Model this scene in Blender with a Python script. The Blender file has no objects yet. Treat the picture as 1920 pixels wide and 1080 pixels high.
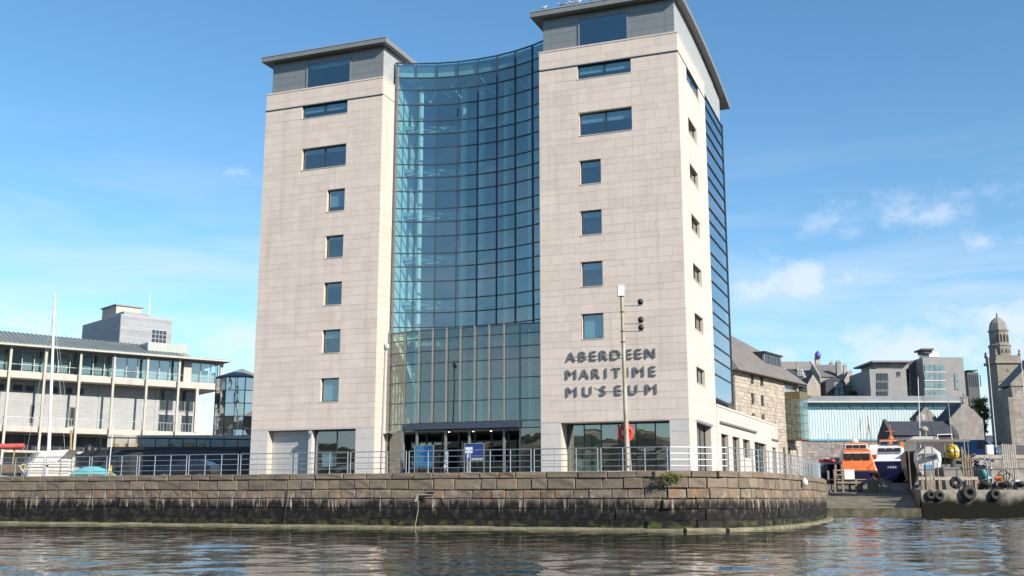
import bpy, math, random
from mathutils import Vector, Matrix, noise as mnoise
random.seed(7)
R = math.radians
SC = bpy.context.scene
COL = SC.collection

# ------------------------------------------------------------------ camera
F_PX, PITCH, EYE = 2003.0, math.atan(392 / 2003.0), 1.6
cam = bpy.data.cameras.new('camera')
cam.sensor_width = 36.0
cam.lens = 36.0 * F_PX / 1920.0
cam.clip_start = 0.5
cam.clip_end = 6000
cam_o = bpy.data.objects.new('camera', cam)
COL.objects.link(cam_o)
cam_o.location = (0, 0, EYE)
cam_o.rotation_euler = (math.pi / 2 + PITCH, 0, 0)
SC.camera = cam_o

# ------------------------------------------------------------------ light
SUN_DIR = Vector((0.683, -0.730, 0)).normalized()      # horizontal direction towards the sun
SUN_EL = R(31)
to_sun = Vector((SUN_DIR.x * math.cos(SUN_EL), SUN_DIR.y * math.cos(SUN_EL), math.sin(SUN_EL)))
sun = bpy.data.lights.new('sun', 'SUN')
sun.energy = 4.3
sun.angle = R(0.53)
sun.color = (1.0, 0.93, 0.82)
sun_o = bpy.data.objects.new('sun', sun)
COL.objects.link(sun_o)
sun_o.location = (40, -40, 60)
sun_o.rotation_euler = to_sun.to_track_quat('Z', 'Y').to_euler()

world = bpy.data.worlds.new('World')
SC.world = world
world.use_nodes = True
wn, wl = world.node_tree.nodes, world.node_tree.links
wn.clear()


def wnode(t, **kw):
    n = wn.new(t)
    for k, v in kw.items():
        setattr(n, k, v)
    return n


def wmath(op, a, b=None, clamp=False):
    n = wnode('ShaderNodeMath', operation=op)
    n.use_clamp = clamp
    for i, v in enumerate((a, b)):
        if v is None:
            continue
        if isinstance(v, (int, float)):
            n.inputs[i].default_value = v
        else:
            wl.new(v, n.inputs[i])
    return n.outputs[0]


sky = wnode('ShaderNodeTexSky', sky_type='NISHITA')
sky.sun_disc = False
sky.sun_elevation = SUN_EL
sky.sun_rotation = math.atan2(SUN_DIR.x, SUN_DIR.y)
sky.altitude = 0
sky.air_density = 1.0
sky.dust_density = 0.0
sky.ozone_density = 3.5
tc = wnode('ShaderNodeTexCoord')
sepw = wnode('ShaderNodeSeparateXYZ')
wl.new(tc.outputs['Generated'], sepw.inputs[0])
# high thin cloud, streaked along the horizon
mp = wnode('ShaderNodeMapping')
mp.inputs['Scale'].default_value = (1.6, 1.6, 11.0)
wl.new(tc.outputs['Generated'], mp.inputs[0])
nz = wnode('ShaderNodeTexNoise')
nz.inputs['Scale'].default_value = 2.3
nz.inputs['Detail'].default_value = 7
nz.inputs['Roughness'].default_value = 0.55
nz.inputs['Distortion'].default_value = 0.4
wl.new(mp.outputs[0], nz.inputs['Vector'])
rampa = wnode('ShaderNodeValToRGB')
rampa.color_ramp.elements[0].position = 0.41
rampa.color_ramp.elements[1].position = 0.68
wl.new(nz.outputs[0], rampa.inputs[0])
low = wnode('ShaderNodeMapRange', interpolation_type='SMOOTHSTEP')
low.inputs['From Min'].default_value = 0.36
low.inputs['From Max'].default_value = 0.04
wl.new(sepw.outputs[2], low.inputs['Value'])
streak = wmath('MULTIPLY', rampa.outputs[0], low.outputs[0])


# banks of cumulus: soft lumps at given directions, broken up by noise
def pix_dir(px, py):
    x, y = (px - 960) / F_PX, -(py - 540) / F_PX
    d = Vector((x, math.cos(PITCH) - y * math.sin(PITCH), math.sin(PITCH) + y * math.cos(PITCH)))
    return d.normalized()


mp2 = wnode('ShaderNodeMapping')
mp2.inputs['Scale'].default_value = (1.0, 1.0, 1.5)
wl.new(tc.outputs['Generated'], mp2.inputs[0])
nz2 = wnode('ShaderNodeTexNoise')
nz2.inputs['Scale'].default_value = 27
nz2.inputs['Detail'].default_value = 8
nz2.inputs['Roughness'].default_value = 0.58
wl.new(mp2.outputs[0], nz2.inputs['Vector'])
total = None
for (px, py, rx, rz, amp) in [(1440, 535, .040, .020, .62), (1520, 528, .034, .022, .66), (1585, 518, .026, .017, .55),
                              (425, 324, .024, .008, .40), (1760, 655, .12, .026, .66), (1900, 600, .09, .035, .60), (1700, 400, .10, .022, .42), (1840, 455, .07, .014, .40),
                              (1450, 655, .06, .012, .3), (60, 612, .10, .02, .55), (450, 640, .05, .028, .52), (1560, 660, .10, .016, .45)]:
    d = pix_dir(px, py)
    sub = wnode('ShaderNodeVectorMath', operation='SUBTRACT')
    wl.new(tc.outputs['Generated'], sub.inputs[0])
    sub.inputs[1].default_value = d
    mul = wnode('ShaderNodeVectorMath', operation='MULTIPLY')
    wl.new(sub.outputs[0], mul.inputs[0])
    mul.inputs[1].default_value = (1 / rx, 1 / rx, 1 / rz)
    ln = wnode('ShaderNodeVectorMath', operation='LENGTH')
    wl.new(mul.outputs[0], ln.inputs[0])
    g = wmath('MULTIPLY', wmath('SUBTRACT', 1.0, wmath('MULTIPLY', ln.outputs[1], 0.5), True), amp)
    total = g if total is None else wmath('MAXIMUM', total, g)
bank = wnode('ShaderNodeMapRange', interpolation_type='SMOOTHSTEP')
wl.new(wmath('ADD', total, wmath('MULTIPLY', wmath('SUBTRACT', nz2.outputs[0], 0.5), 1.25)), bank.inputs['Value'])
bank.inputs['From Min'].default_value = 0.16
bank.inputs['From Max'].default_value = 0.62
bankm = wmath('MULTIPLY', bank.outputs[0], wmath('MULTIPLY', total, 1.9, True))
cover = wmath('MAXIMUM', wmath('MULTIPLY', streak, 0.85), wmath('MULTIPLY', bankm, 0.80))
hsv = wnode('ShaderNodeHueSaturation')
hsv.inputs['Saturation'].default_value = 1.13
hsv.inputs['Hue'].default_value = 0.492
hsv.inputs['Value'].default_value = 1.0
wl.new(sky.outputs[0], hsv.inputs['Color'])
mixc = wnode('ShaderNodeMix', data_type='RGBA')
wl.new(cover, mixc.inputs['Factor'])
wl.new(hsv.outputs[0], mixc.inputs['A'])
mixc.inputs['B'].default_value = (4.7, 5.2, 5.9, 1)
bg = wnode('ShaderNodeBackground')
bg.inputs['Strength'].default_value = 0.11
wl.new(mixc.outputs['Result'], bg.inputs['Color'])
wo = wnode('ShaderNodeOutputWorld')
wl.new(bg.outputs[0], wo.inputs[0])

SC.view_settings.view_transform = 'Standard'
SC.view_settings.look = 'None'
SC.view_settings.exposure = 0.72
SC.view_settings.gamma = 1.0
SC.render.engine = 'CYCLES'
SC.cycles.max_bounces = 10
SC.cycles.transparent_max_bounces = 24
SC.cycles.caustics_reflective = False
SC.cycles.caustics_refractive = False
SC.cycles.sample_clamp_indirect = 6
SC.cycles.use_denoising = True


# ------------------------------------------------------------------ geometry helpers
def at(px, py, Y):
    x, y = (px - 960) / F_PX, -(py - 540) / F_PX
    dy = math.cos(PITCH) - y * math.sin(PITCH)
    dz = math.sin(PITCH) + y * math.cos(PITCH)
    return Vector((x * Y / dy, Y, EYE + dz * Y / dy))


WLOC = {}


def link(o, parent=None, base=None):
    COL.objects.link(o)
    if parent is not None:
        o.parent = parent
    return o


def tag(o, label=None, cat=None, group=None, kind=None):
    if label:
        o['label'] = label
    if cat:
        o['category'] = cat
    if group:
        o['group'] = group
    if kind:
        o['kind'] = kind
    return o


def thing(name, loc, label, cat, group=None):
    o = bpy.data.objects.new(name, None)
    o.empty_display_size = 0.3
    link(o)
    o.location = loc
    WLOC[o] = Vector(loc)
    return tag(o, label, cat, group)


class Frame:
    """local axes: a along the front, b into the depth, c up"""

    def __init__(self, o, ang):
        self.o = Vector(o)
        self.ang = ang
        self.u = Vector((math.cos(ang), math.sin(ang), 0))
        self.n = Vector((-math.sin(ang), math.cos(ang), 0))

    def __call__(self, a, b, c):
        return self.o + self.u * a + self.n * b + Vector((0, 0, c))


WORLD = Frame((0, 0, 0), 0)


class MB:
    def __init__(self, fr=WORLD):
        self.v, self.f, self.fr, self.smooth = [], [], fr, []

    def add(self, vs, fs, smooth=False):
        k = len(self.v)
        self.v += [self.fr(*p) for p in vs]
        self.f += [tuple(i + k for i in f) for f in fs]
        self.smooth += [smooth] * len(fs)
        return self

    def box(self, a0, a1, b0, b1, c0, c1):
        vs = [(a0, b0, c0), (a1, b0, c0), (a1, b1, c0), (a0, b1, c0), (a0, b0, c1), (a1, b0, c1), (a1, b1, c1), (a0, b1, c1)]
        return self.add(vs, [(0, 3, 2, 1), (4, 5, 6, 7), (0, 1, 5, 4), (1, 2, 6, 5), (2, 3, 7, 6), (3, 0, 4, 7)])

    def tube(self, p, q, r, r2=None, n=8):
        r2 = r if r2 is None else r2
        p, q = Vector(p), Vector(q)
        d = (q - p).normalized()
        x = d.cross(Vector((0, 0, 1)) if abs(d.z) < 0.9 else Vector((1, 0, 0))).normalized()
        y = d.cross(x)
        vs = []
        for c, rr in ((p, r), (q, r2)):
            for i in range(n):
                t = 2 * math.pi * i / n
                vs.append(tuple(c + (x * math.cos(t) + y * math.sin(t)) * rr))
        k = len(self.f)
        self.add(vs, [(i, (i + 1) % n, n + (i + 1) % n, n + i) for i in range(n)], True)
        self.add([vs[i] for i in range(n)], [tuple(range(n))[::-1]])
        self.add([vs[n + i] for i in range(n)], [tuple(range(n))])
        return self

    def path(self, pts, r, n=6):
        for p, q in zip(pts[:-1], pts[1:]):
            self.tube(p, q, r, n=n)
        return self

    def prism(self, poly, b0, b1):
        """polygon in (a, c), extruded in b"""
        n = len(poly)
        vs = [(a, b0, c) for a, c in poly] + [(a, b1, c) for a, c in poly]
        return self.add(vs, [tuple(range(n)), tuple(range(n, 2 * n))[::-1]] + [(i, n + i, n + (i + 1) % n, (i + 1) % n) for i in range(n)])

    def slab(self, poly, c0, c1):
        """polygon in (a, b), extruded upwards"""
        n = len(poly)
        vs = [(a, b, c0) for a, b in poly] + [(a, b, c1) for a, b in poly]
        return self.add(vs, [tuple(range(n))[::-1], tuple(range(n, 2 * n))] + [(i, (i + 1) % n, n + (i + 1) % n, n + i) for i in range(n)])

    def lathe(self, c, prof, n=16, a0=0.0):
        """profile [(r, z)] about a vertical axis"""
        vs = []
        for r, z in prof:
            for i in range(n):
                t = a0 + 2 * math.pi * i / n
                vs.append((c[0] + r * math.cos(t), c[1] + r * math.sin(t), c[2] + z))
        m = len(prof)
        self.add(vs, [(j * n + i, j * n + (i + 1) % n, (j + 1) * n + (i + 1) % n, (j + 1) * n + i) for j in range(m - 1) for i in range(n)], n > 8)
        k = len(self.v) - n * m
        if prof[0][0] > 1e-4:
            self.f.append(tuple(k + i for i in range(n))[::-1]); self.smooth.append(False)
        if prof[-1][0] > 1e-4:
            self.f.append(tuple(k + n * (m - 1) + i for i in range(n))); self.smooth.append(False)
        return self

    def loft(self, rings, cap=True, smooth=False):
        """rings: equal-length lists of points"""
        n = len(rings[0])
        vs = [p for r in rings for p in r]
        fs = [(j * n + i, j * n + (i + 1) % n, (j + 1) * n + (i + 1) % n, (j + 1) * n + i) for j in range(len(rings) - 1) for i in range(n)]
        self.add(vs, fs, smooth)
        if cap:
            k = len(self.v) - len(vs)
            self.f.append(tuple(k + i for i in range(n))[::-1])
            self.f.append(tuple(k + n * (len(rings) - 1) + i for i in range(n)))
            self.smooth += [False, False]
        return self

    def torus(self, c, axis, Rr, r, n=20, m=8):
        c, d = Vector(c), Vector(axis).normalized()
        x = d.cross(Vector((0, 0, 1)) if abs(d.z) < 0.9 else Vector((1, 0, 0))).normalized()
        y = d.cross(x)
        vs = []
        for i in range(n):
            t = 2 * math.pi * i / n
            e = x * math.cos(t) + y * math.sin(t)
            for j in range(m):
                s = 2 * math.pi * j / m
                vs.append(tuple(c + e * (Rr + r * math.cos(s)) + d * (r * math.sin(s))))
        return self.add(vs, [(i * m + j, ((i + 1) % n) * m + j, ((i + 1) % n) * m + (j + 1) % m, i * m + (j + 1) % m) for i in range(n) for j in range(m)], True)

    def ball(self, c, rx, ry, rz, n=12, m=8):
        vs = [(c[0], c[1], c[2] - rz)]
        for j in range(1, m):
            t = math.pi * j / m
            for i in range(n):
                s = 2 * math.pi * i / n
                vs.append((c[0] + rx * math.sin(t) * math.cos(s), c[1] + ry * math.sin(t) * math.sin(s), c[2] - rz * math.cos(t)))
        vs.append((c[0], c[1], c[2] + rz))
        fs = [(0, 1 + (i + 1) % n, 1 + i) for i in range(n)]
        for j in range(m - 2):
            for i in range(n):
                a = 1 + j * n
                fs.append((a + i, a + (i + 1) % n, a + n + (i + 1) % n, a + n + i))
        k = 1 + (m - 2) * n
        fs += [(k + i, k + (i + 1) % n, len(vs) - 1) for i in range(n)]
        return self.add(vs, fs, True)

    def build(self, name, mat, parent=None, label=None, cat=None, group=None, kind=None):
        off = WLOC[parent] if parent is not None else Vector((0, 0, 0))
        me = bpy.data.meshes.new(name)
        if parent is None:
            xs = [p.x for p in self.v]; ys = [p.y for p in self.v]; zs = [p.z for p in self.v]
            off = Vector(((min(xs) + max(xs)) / 2, (min(ys) + max(ys)) / 2, min(zs)))
        me.from_pydata([tuple(p - off) for p in self.v], [], self.f)
        me.polygons.foreach_set('use_smooth', self.smooth)
        me.materials.append(mat)
        me.update()
        o = bpy.data.objects.new(name, me)
        link(o, parent)
        if parent is None:
            o.location = off
            WLOC[o] = off
        else:
            WLOC[o] = Vector(off)
        return tag(o, label, cat, group, kind)


UNIT = {}


def unit_mesh(key, mat, var=0):
    """shared unit block, -0.5..0.5; var>0: chamfered and slightly uneven front"""
    k = (key, mat.name, var)
    if k in UNIT:
        return UNIT[k]
    me = bpy.data.meshes.new(key)
    if var == 0:
        h = 0.5
        vs = [(-h, -h, -h), (h, -h, -h), (h, h, -h), (-h, h, -h), (-h, -h, h), (h, -h, h), (h, h, h), (-h, h, h)]
        fs = [(0, 3, 2, 1), (4, 5, 6, 7), (0, 1, 5, 4), (1, 2, 6, 5), (2, 3, 7, 6), (3, 0, 4, 7)]
    else:
        rnd = random.Random(var * 31)
        cx, cz, cy = 0.03, 0.07, 0.10
        vs, fs = [], []
        for (x, z) in ((-.5, -.5), (.5, -.5), (.5, .5), (-.5, .5)):
            vs.append((x, .5, z))
        for (x, z) in ((-.5, -.5), (.5, -.5), (.5, .5), (-.5, .5)):
            vs.append((x + rnd.uniform(-.012, .012), -.5 + cy + rnd.uniform(0, .05), z + rnd.uniform(-.03, .03)))
        g = 3
        for j in range(g):
            for i in range(g):
                x = -.5 + cx + (1 - 2 * cx) * i / (g - 1)
                z = -.5 + cz + (1 - 2 * cz) * j / (g - 1)
                vs.append((x + rnd.uniform(-.012, .012), -.5 + rnd.uniform(-.07, .05), z + rnd.uniform(-.02, .02)))
        fs = [(0, 1, 2, 3), (0, 4, 5, 1), (1, 5, 6, 2), (2, 6, 7, 3), (3, 7, 4, 0)]
        q = lambda i, j: 8 + j * g + i
        fs += [(4, q(0, 0), q(1, 0)), (4, q(1, 0), 5), (5, q(1, 0), q(2, 0)), (5, q(2, 0), q(2, 1)), (5, q(2, 1), 6), (6, q(2, 1), q(2, 2)),
               (6, q(2, 2), q(1, 2)), (6, q(1, 2), 7), (7, q(1, 2), q(0, 2)), (7, q(0, 2), q(0, 1)), (7, q(0, 1), 4), (4, q(0, 1), q(0, 0))]
        fs += [(q(i, j), q(i, j + 1), q(i + 1, j + 1), q(i + 1, j)) for i in range(g - 1) for j in range(g - 1)]
        fs = [f[::-1] if k >= 17 else f for k, f in enumerate(fs)]
    me.from_pydata(vs, [], fs)
    me.materials.append(mat)
    me.update()
    UNIT[k] = me
    return me


def piece(name, mat, fr, a0, a1, b0, b1, c0, c1, parent, var=0, tilt=0.0, kind=None):
    """a cheap piece of its own sharing unit mesh data"""
    o = bpy.data.objects.new(name, unit_mesh(name, mat, var))
    link(o, parent)
    o.location = fr((a0 + a1) / 2, (b0 + b1) / 2, (c0 + c1) / 2) - WLOC[parent]
    o.scale = (a1 - a0, b1 - b0, c1 - c0)
    o.rotation_euler = (0, tilt, fr.ang)
    WLOC[o] = WLOC[parent]
    return tag(o, kind=kind)


def copy_tree(o, loc, label=None, rotz=None):
    c = o.copy(); COL.objects.link(c); c.location = loc
    if rotz is not None:
        c.rotation_euler = (0, 0, rotz)
    if label:
        c['label'] = label
    for ch in list(o.children):
        d = ch.copy(); COL.objects.link(d); d.parent = c
        for g in list(ch.children):
            e = g.copy(); COL.objects.link(e); e.parent = d
    return c


def cells(a0, a1, c0, c1, holes):
    """rectangle minus holes -> rectangles"""
    holes = [h for h in holes if h[1] > a0 + 1e-4 and h[0] < a1 - 1e-4]
    zs = sorted({c0, c1} | {z for h in holes for z in (h[2], h[3]) if c0 < z < c1})
    out = []
    for z0, z1 in zip(zs[:-1], zs[1:]):
        zm = (z0 + z1) / 2
        hs = sorted((max(h[0], a0), min(h[1], a1)) for h in holes if h[2] < zm < h[3] and h[1] > a0 and h[0] < a1)
        x = a0
        for h0, h1 in hs:
            if h0 > x + 1e-4:
                out.append((x, h0, z0, z1))
            x = max(x, h1)
        if x < a1 - 1e-4:
            out.append((x, a1, z0, z1))
    return out


# ------------------------------------------------------------------ materials
MATS = {}


def mat(name, c1, c2=None, scale=3.0, rough=0.7, metal=0.0, bump=0.0, bscale=None, vary=0.0, streak=0.0, stretch=(1, 1, 1), detail=6, spec=0.5, emit=None):
    if name in MATS:
        return MATS[name]
    m = bpy.data.materials.new(name)
    m.use_nodes = True
    n, l = m.node_tree.nodes, m.node_tree.links
    b = n['Principled BSDF']
    b.inputs['Roughness'].default_value = rough
    b.inputs['Metallic'].default_value = metal
    b.inputs['Specular IOR Level'].default_value = spec
    geo = n.new('ShaderNodeNewGeometry')
    mpn = n.new('ShaderNodeMapping')
    mpn.inputs['Scale'].default_value = stretch
    l.new(geo.outputs['Position'], mpn.inputs[0])
    nz = n.new('ShaderNodeTexNoise')
    nz.inputs['Scale'].default_value = scale
    nz.inputs['Detail'].default_value = detail
    nz.inputs['Roughness'].default_value = 0.6
    l.new(mpn.outputs[0], nz.inputs['Vector'])
    cr = n.new('ShaderNodeValToRGB')
    c2 = c2 or tuple(c * 0.86 for c in c1)
    cr.color_ramp.elements[0].position = 0.33
    cr.color_ramp.elements[1].position = 0.67
    cr.color_ramp.elements[0].color = (*c2, 1)
    cr.color_ramp.elements[1].color = (*c1, 1)
    l.new(nz.outputs[0], cr.inputs[0])
    out = cr.outputs[0]
    if vary:
        oi = n.new('ShaderNodeObjectInfo')
        ad = n.new('ShaderNodeMath'); ad.operation = 'ADD'
        l.new(oi.outputs['Random'], ad.inputs[0]); l.new(geo.outputs['Random Per Island'], ad.inputs[1])
        fr = n.new('ShaderNodeMath'); fr.operation = 'FRACT'
        l.new(ad.outputs[0], fr.inputs[0])
        mr = n.new('ShaderNodeMapRange')
        mr.inputs['To Min'].default_value = 1 - vary; mr.inputs['To Max'].default_value = 1 + vary
        l.new(fr.outputs[0], mr.inputs['Value'])
        hs = n.new('ShaderNodeHueSaturation')
        l.new(out, hs.inputs['Color']); l.new(mr.outputs[0], hs.inputs['Value'])
        out = hs.outputs[0]
    if streak:
        m3 = n.new('ShaderNodeMapping'); m3.inputs['Scale'].default_value = (1, 1, .05)
        l.new(geo.outputs['Position'], m3.inputs[0])
        n3 = n.new('ShaderNodeTexNoise'); n3.inputs['Scale'].default_value = 1.7; n3.inputs['Detail'].default_value = 7; n3.inputs['Roughness'].default_value = .65
        l.new(m3.outputs[0], n3.inputs['Vector'])
        n4 = n.new('ShaderNodeTexNoise'); n4.inputs['Scale'].default_value = .12; n4.inputs['Detail'].default_value = 3
        l.new(geo.outputs['Position'], n4.inputs['Vector'])
        r3 = n.new('ShaderNodeMapRange'); r3.inputs['From Min'].default_value = .5; r3.inputs['From Max'].default_value = .72; r3.inputs['To Max'].default_value = streak
        l.new(n3.outputs[0], r3.inputs['Value'])
        r4 = n.new('ShaderNodeMapRange'); r4.inputs['From Min'].default_value = .4; r4.inputs['From Max'].default_value = .6; r4.inputs['To Min'].default_value = .3
        l.new(n4.outputs[0], r4.inputs['Value'])
        pr = n.new('ShaderNodeMath'); pr.operation = 'MULTIPLY'; l.new(r3.outputs[0], pr.inputs[0]); l.new(r4.outputs[0], pr.inputs[1])
        ms = n.new('ShaderNodeMix'); ms.data_type = 'RGBA'; ms.inputs['B'].default_value = (.20, .155, .115, 1)
        l.new(pr.outputs[0], ms.inputs['Factor']); l.new(out, ms.inputs['A'])
        out = ms.outputs['Result']
    l.new(out, b.inputs['Base Color'])
    if bump:
        nb = n.new('ShaderNodeTexNoise')
        nb.inputs['Scale'].default_value = bscale or scale * 6
        nb.inputs['Detail'].default_value = 5
        l.new(mpn.outputs[0], nb.inputs['Vector'])
        bp = n.new('ShaderNodeBump')
        bp.inputs['Strength'].default_value = bump
        bp.inputs['Distance'].default_value = 0.05
        l.new(nb.outputs[0], bp.inputs['Height'])
        l.new(bp.outputs[0], b.inputs['Normal'])
    if emit:
        b.inputs['Emission Color'].default_value = (*emit[:3], 1)
        b.inputs['Emission Strength'].default_value = emit[3]
    MATS[name] = m
    return m


def glass(name, tint, refl=0.22, rough=0.0, rcol=(1, 1, 1), wob=0.0):
    """coated window glass: tinted see-through plus mirror reflection rising at grazing angles"""
    if name in MATS:
        return MATS[name]
    m = bpy.data.materials.new(name)
    m.use_nodes = True
    n, l = m.node_tree.nodes, m.node_tree.links
    n.remove(n['Principled BSDF'])
    out = n['Material Output']
    tr = n.new('ShaderNodeBsdfTransparent'); tr.inputs[0].default_value = (*tint, 1)
    gl = n.new('ShaderNodeBsdfGlossy'); gl.inputs['Color'].default_value = (*rcol, 1); gl.inputs['Roughness'].default_value = rough
    fr = n.new('ShaderNodeFresnel')
    bk = n.new('ShaderNodeNewGeometry'); io = n.new('ShaderNodeMapRange')
    io.inputs['To Min'].default_value = 1.5; io.inputs['To Max'].default_value = 1 / 1.5      # same index met from either face of the thin pane
    l.new(bk.outputs['Backfacing'], io.inputs['Value']); l.new(io.outputs[0], fr.inputs['IOR'])
    mr = n.new('ShaderNodeMapRange'); mr.inputs['To Min'].default_value = refl; mr.inputs['To Max'].default_value = 1.0
    l.new(fr.outputs[0], mr.inputs['Value'])
    if wob:
        geo = n.new('ShaderNodeNewGeometry')
        nz = n.new('ShaderNodeTexNoise'); nz.inputs['Scale'].default_value = 0.7; nz.inputs['Detail'].default_value = 2
        l.new(geo.outputs['Position'], nz.inputs['Vector'])
        bp = n.new('ShaderNodeBump'); bp.inputs['Strength'].default_value = wob; bp.inputs['Distance'].default_value = 0.05
        l.new(nz.outputs[0], bp.inputs['Height']); l.new(bp.outputs[0], gl.inputs['Normal'])
    mx = n.new('ShaderNodeMixShader')
    l.new(mr.outputs[0], mx.inputs[0]); l.new(tr.outputs[0], mx.inputs[1]); l.new(gl.outputs[0], mx.inputs[2])
    l.new(mx.outputs[0], out.inputs[0])
    MATS[name] = m
    return m


STONE = mat('pink_beige_granite', (.70, .59, .505), (.635, .53, .45), .8, .75, vary=.045, streak=.30, bump=.05, bscale=40)
STONE_BACK = mat('granite_backing', (.52, .45, .375), (.48, .41, .34), 1.0, .85)
STONE_GREY = mat('pale_grey_granite', (.60, .56, .52), (.54, .50, .465), 1.2, .7, vary=.03, bump=.04, bscale=40)
REVEAL = mat('reveal_stone', (.62, .55, .46), (.56, .49, .41), 1.5, .75)
CLAD = mat('grey_metal_cladding', (.235, .25, .25), (.215, .23, .232), 1.5, .45, .25, vary=.02)
CLAD_SILVER = mat('silver_side_cladding', (.47, .475, .46), (.43, .435, .425), 1.2, .5, .2)
ROOFM = mat('grey_roof_metal', (.27, .27, .25), (.23, .23, .22), 2, .5, .2)
FRAME = mat('dark_window_frame', (.035, .045, .055), (.028, .035, .045), 4, .4)
MULL = mat('curtain_wall_mullion', (.045, .06, .075), (.035, .05, .062), 4, .4)
FIN = mat('bronze_grey_fin', (.25, .245, .235), (.2, .195, .19), 4, .45, .2)
GLASS = glass('blue_tinted_glass', (.70, .84, .87), .11, wob=.04)
GLASS_DEEP = glass('solar_glass', (.74, .905, .89), .13, wob=.06)
GLASS_GREEN = glass('green_glass', (.76, .88, .84), .09, wob=.04)
GLASS_SIDE = glass('mirror_glass', (.45, .6, .68), .42, wob=.03)
WHITE = mat('white_paint', (.78, .78, .76), (.70, .70, .68), 3, .5)
BLIND = mat('roller_blind', (.62, .66, .64), (.56, .6, .58), 2, .8)
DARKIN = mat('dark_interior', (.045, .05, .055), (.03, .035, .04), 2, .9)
INWALL = mat('interior_wall', (.30, .36, .37), (.24, .30, .31), .6, .8)
INFLOOR = mat('interior_slab', (.52, .54, .53), (.46, .48, .47), 1, .8)
STEEL = mat('galvanised_steel', (.55, .57, .58), (.44, .46, .47), 7, .38, .75, bump=.03, bscale=60)
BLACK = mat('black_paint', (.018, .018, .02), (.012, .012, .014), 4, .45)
RUBBER = mat('black_rubber', (.02, .02, .021), (.034, .033, .032), 8, .75, bump=.2, bscale=30)
LETTER = mat('dark_grey_lettering', (.17, .18, .175), (.14, .15, .145), 6, .5, .0)

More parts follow.
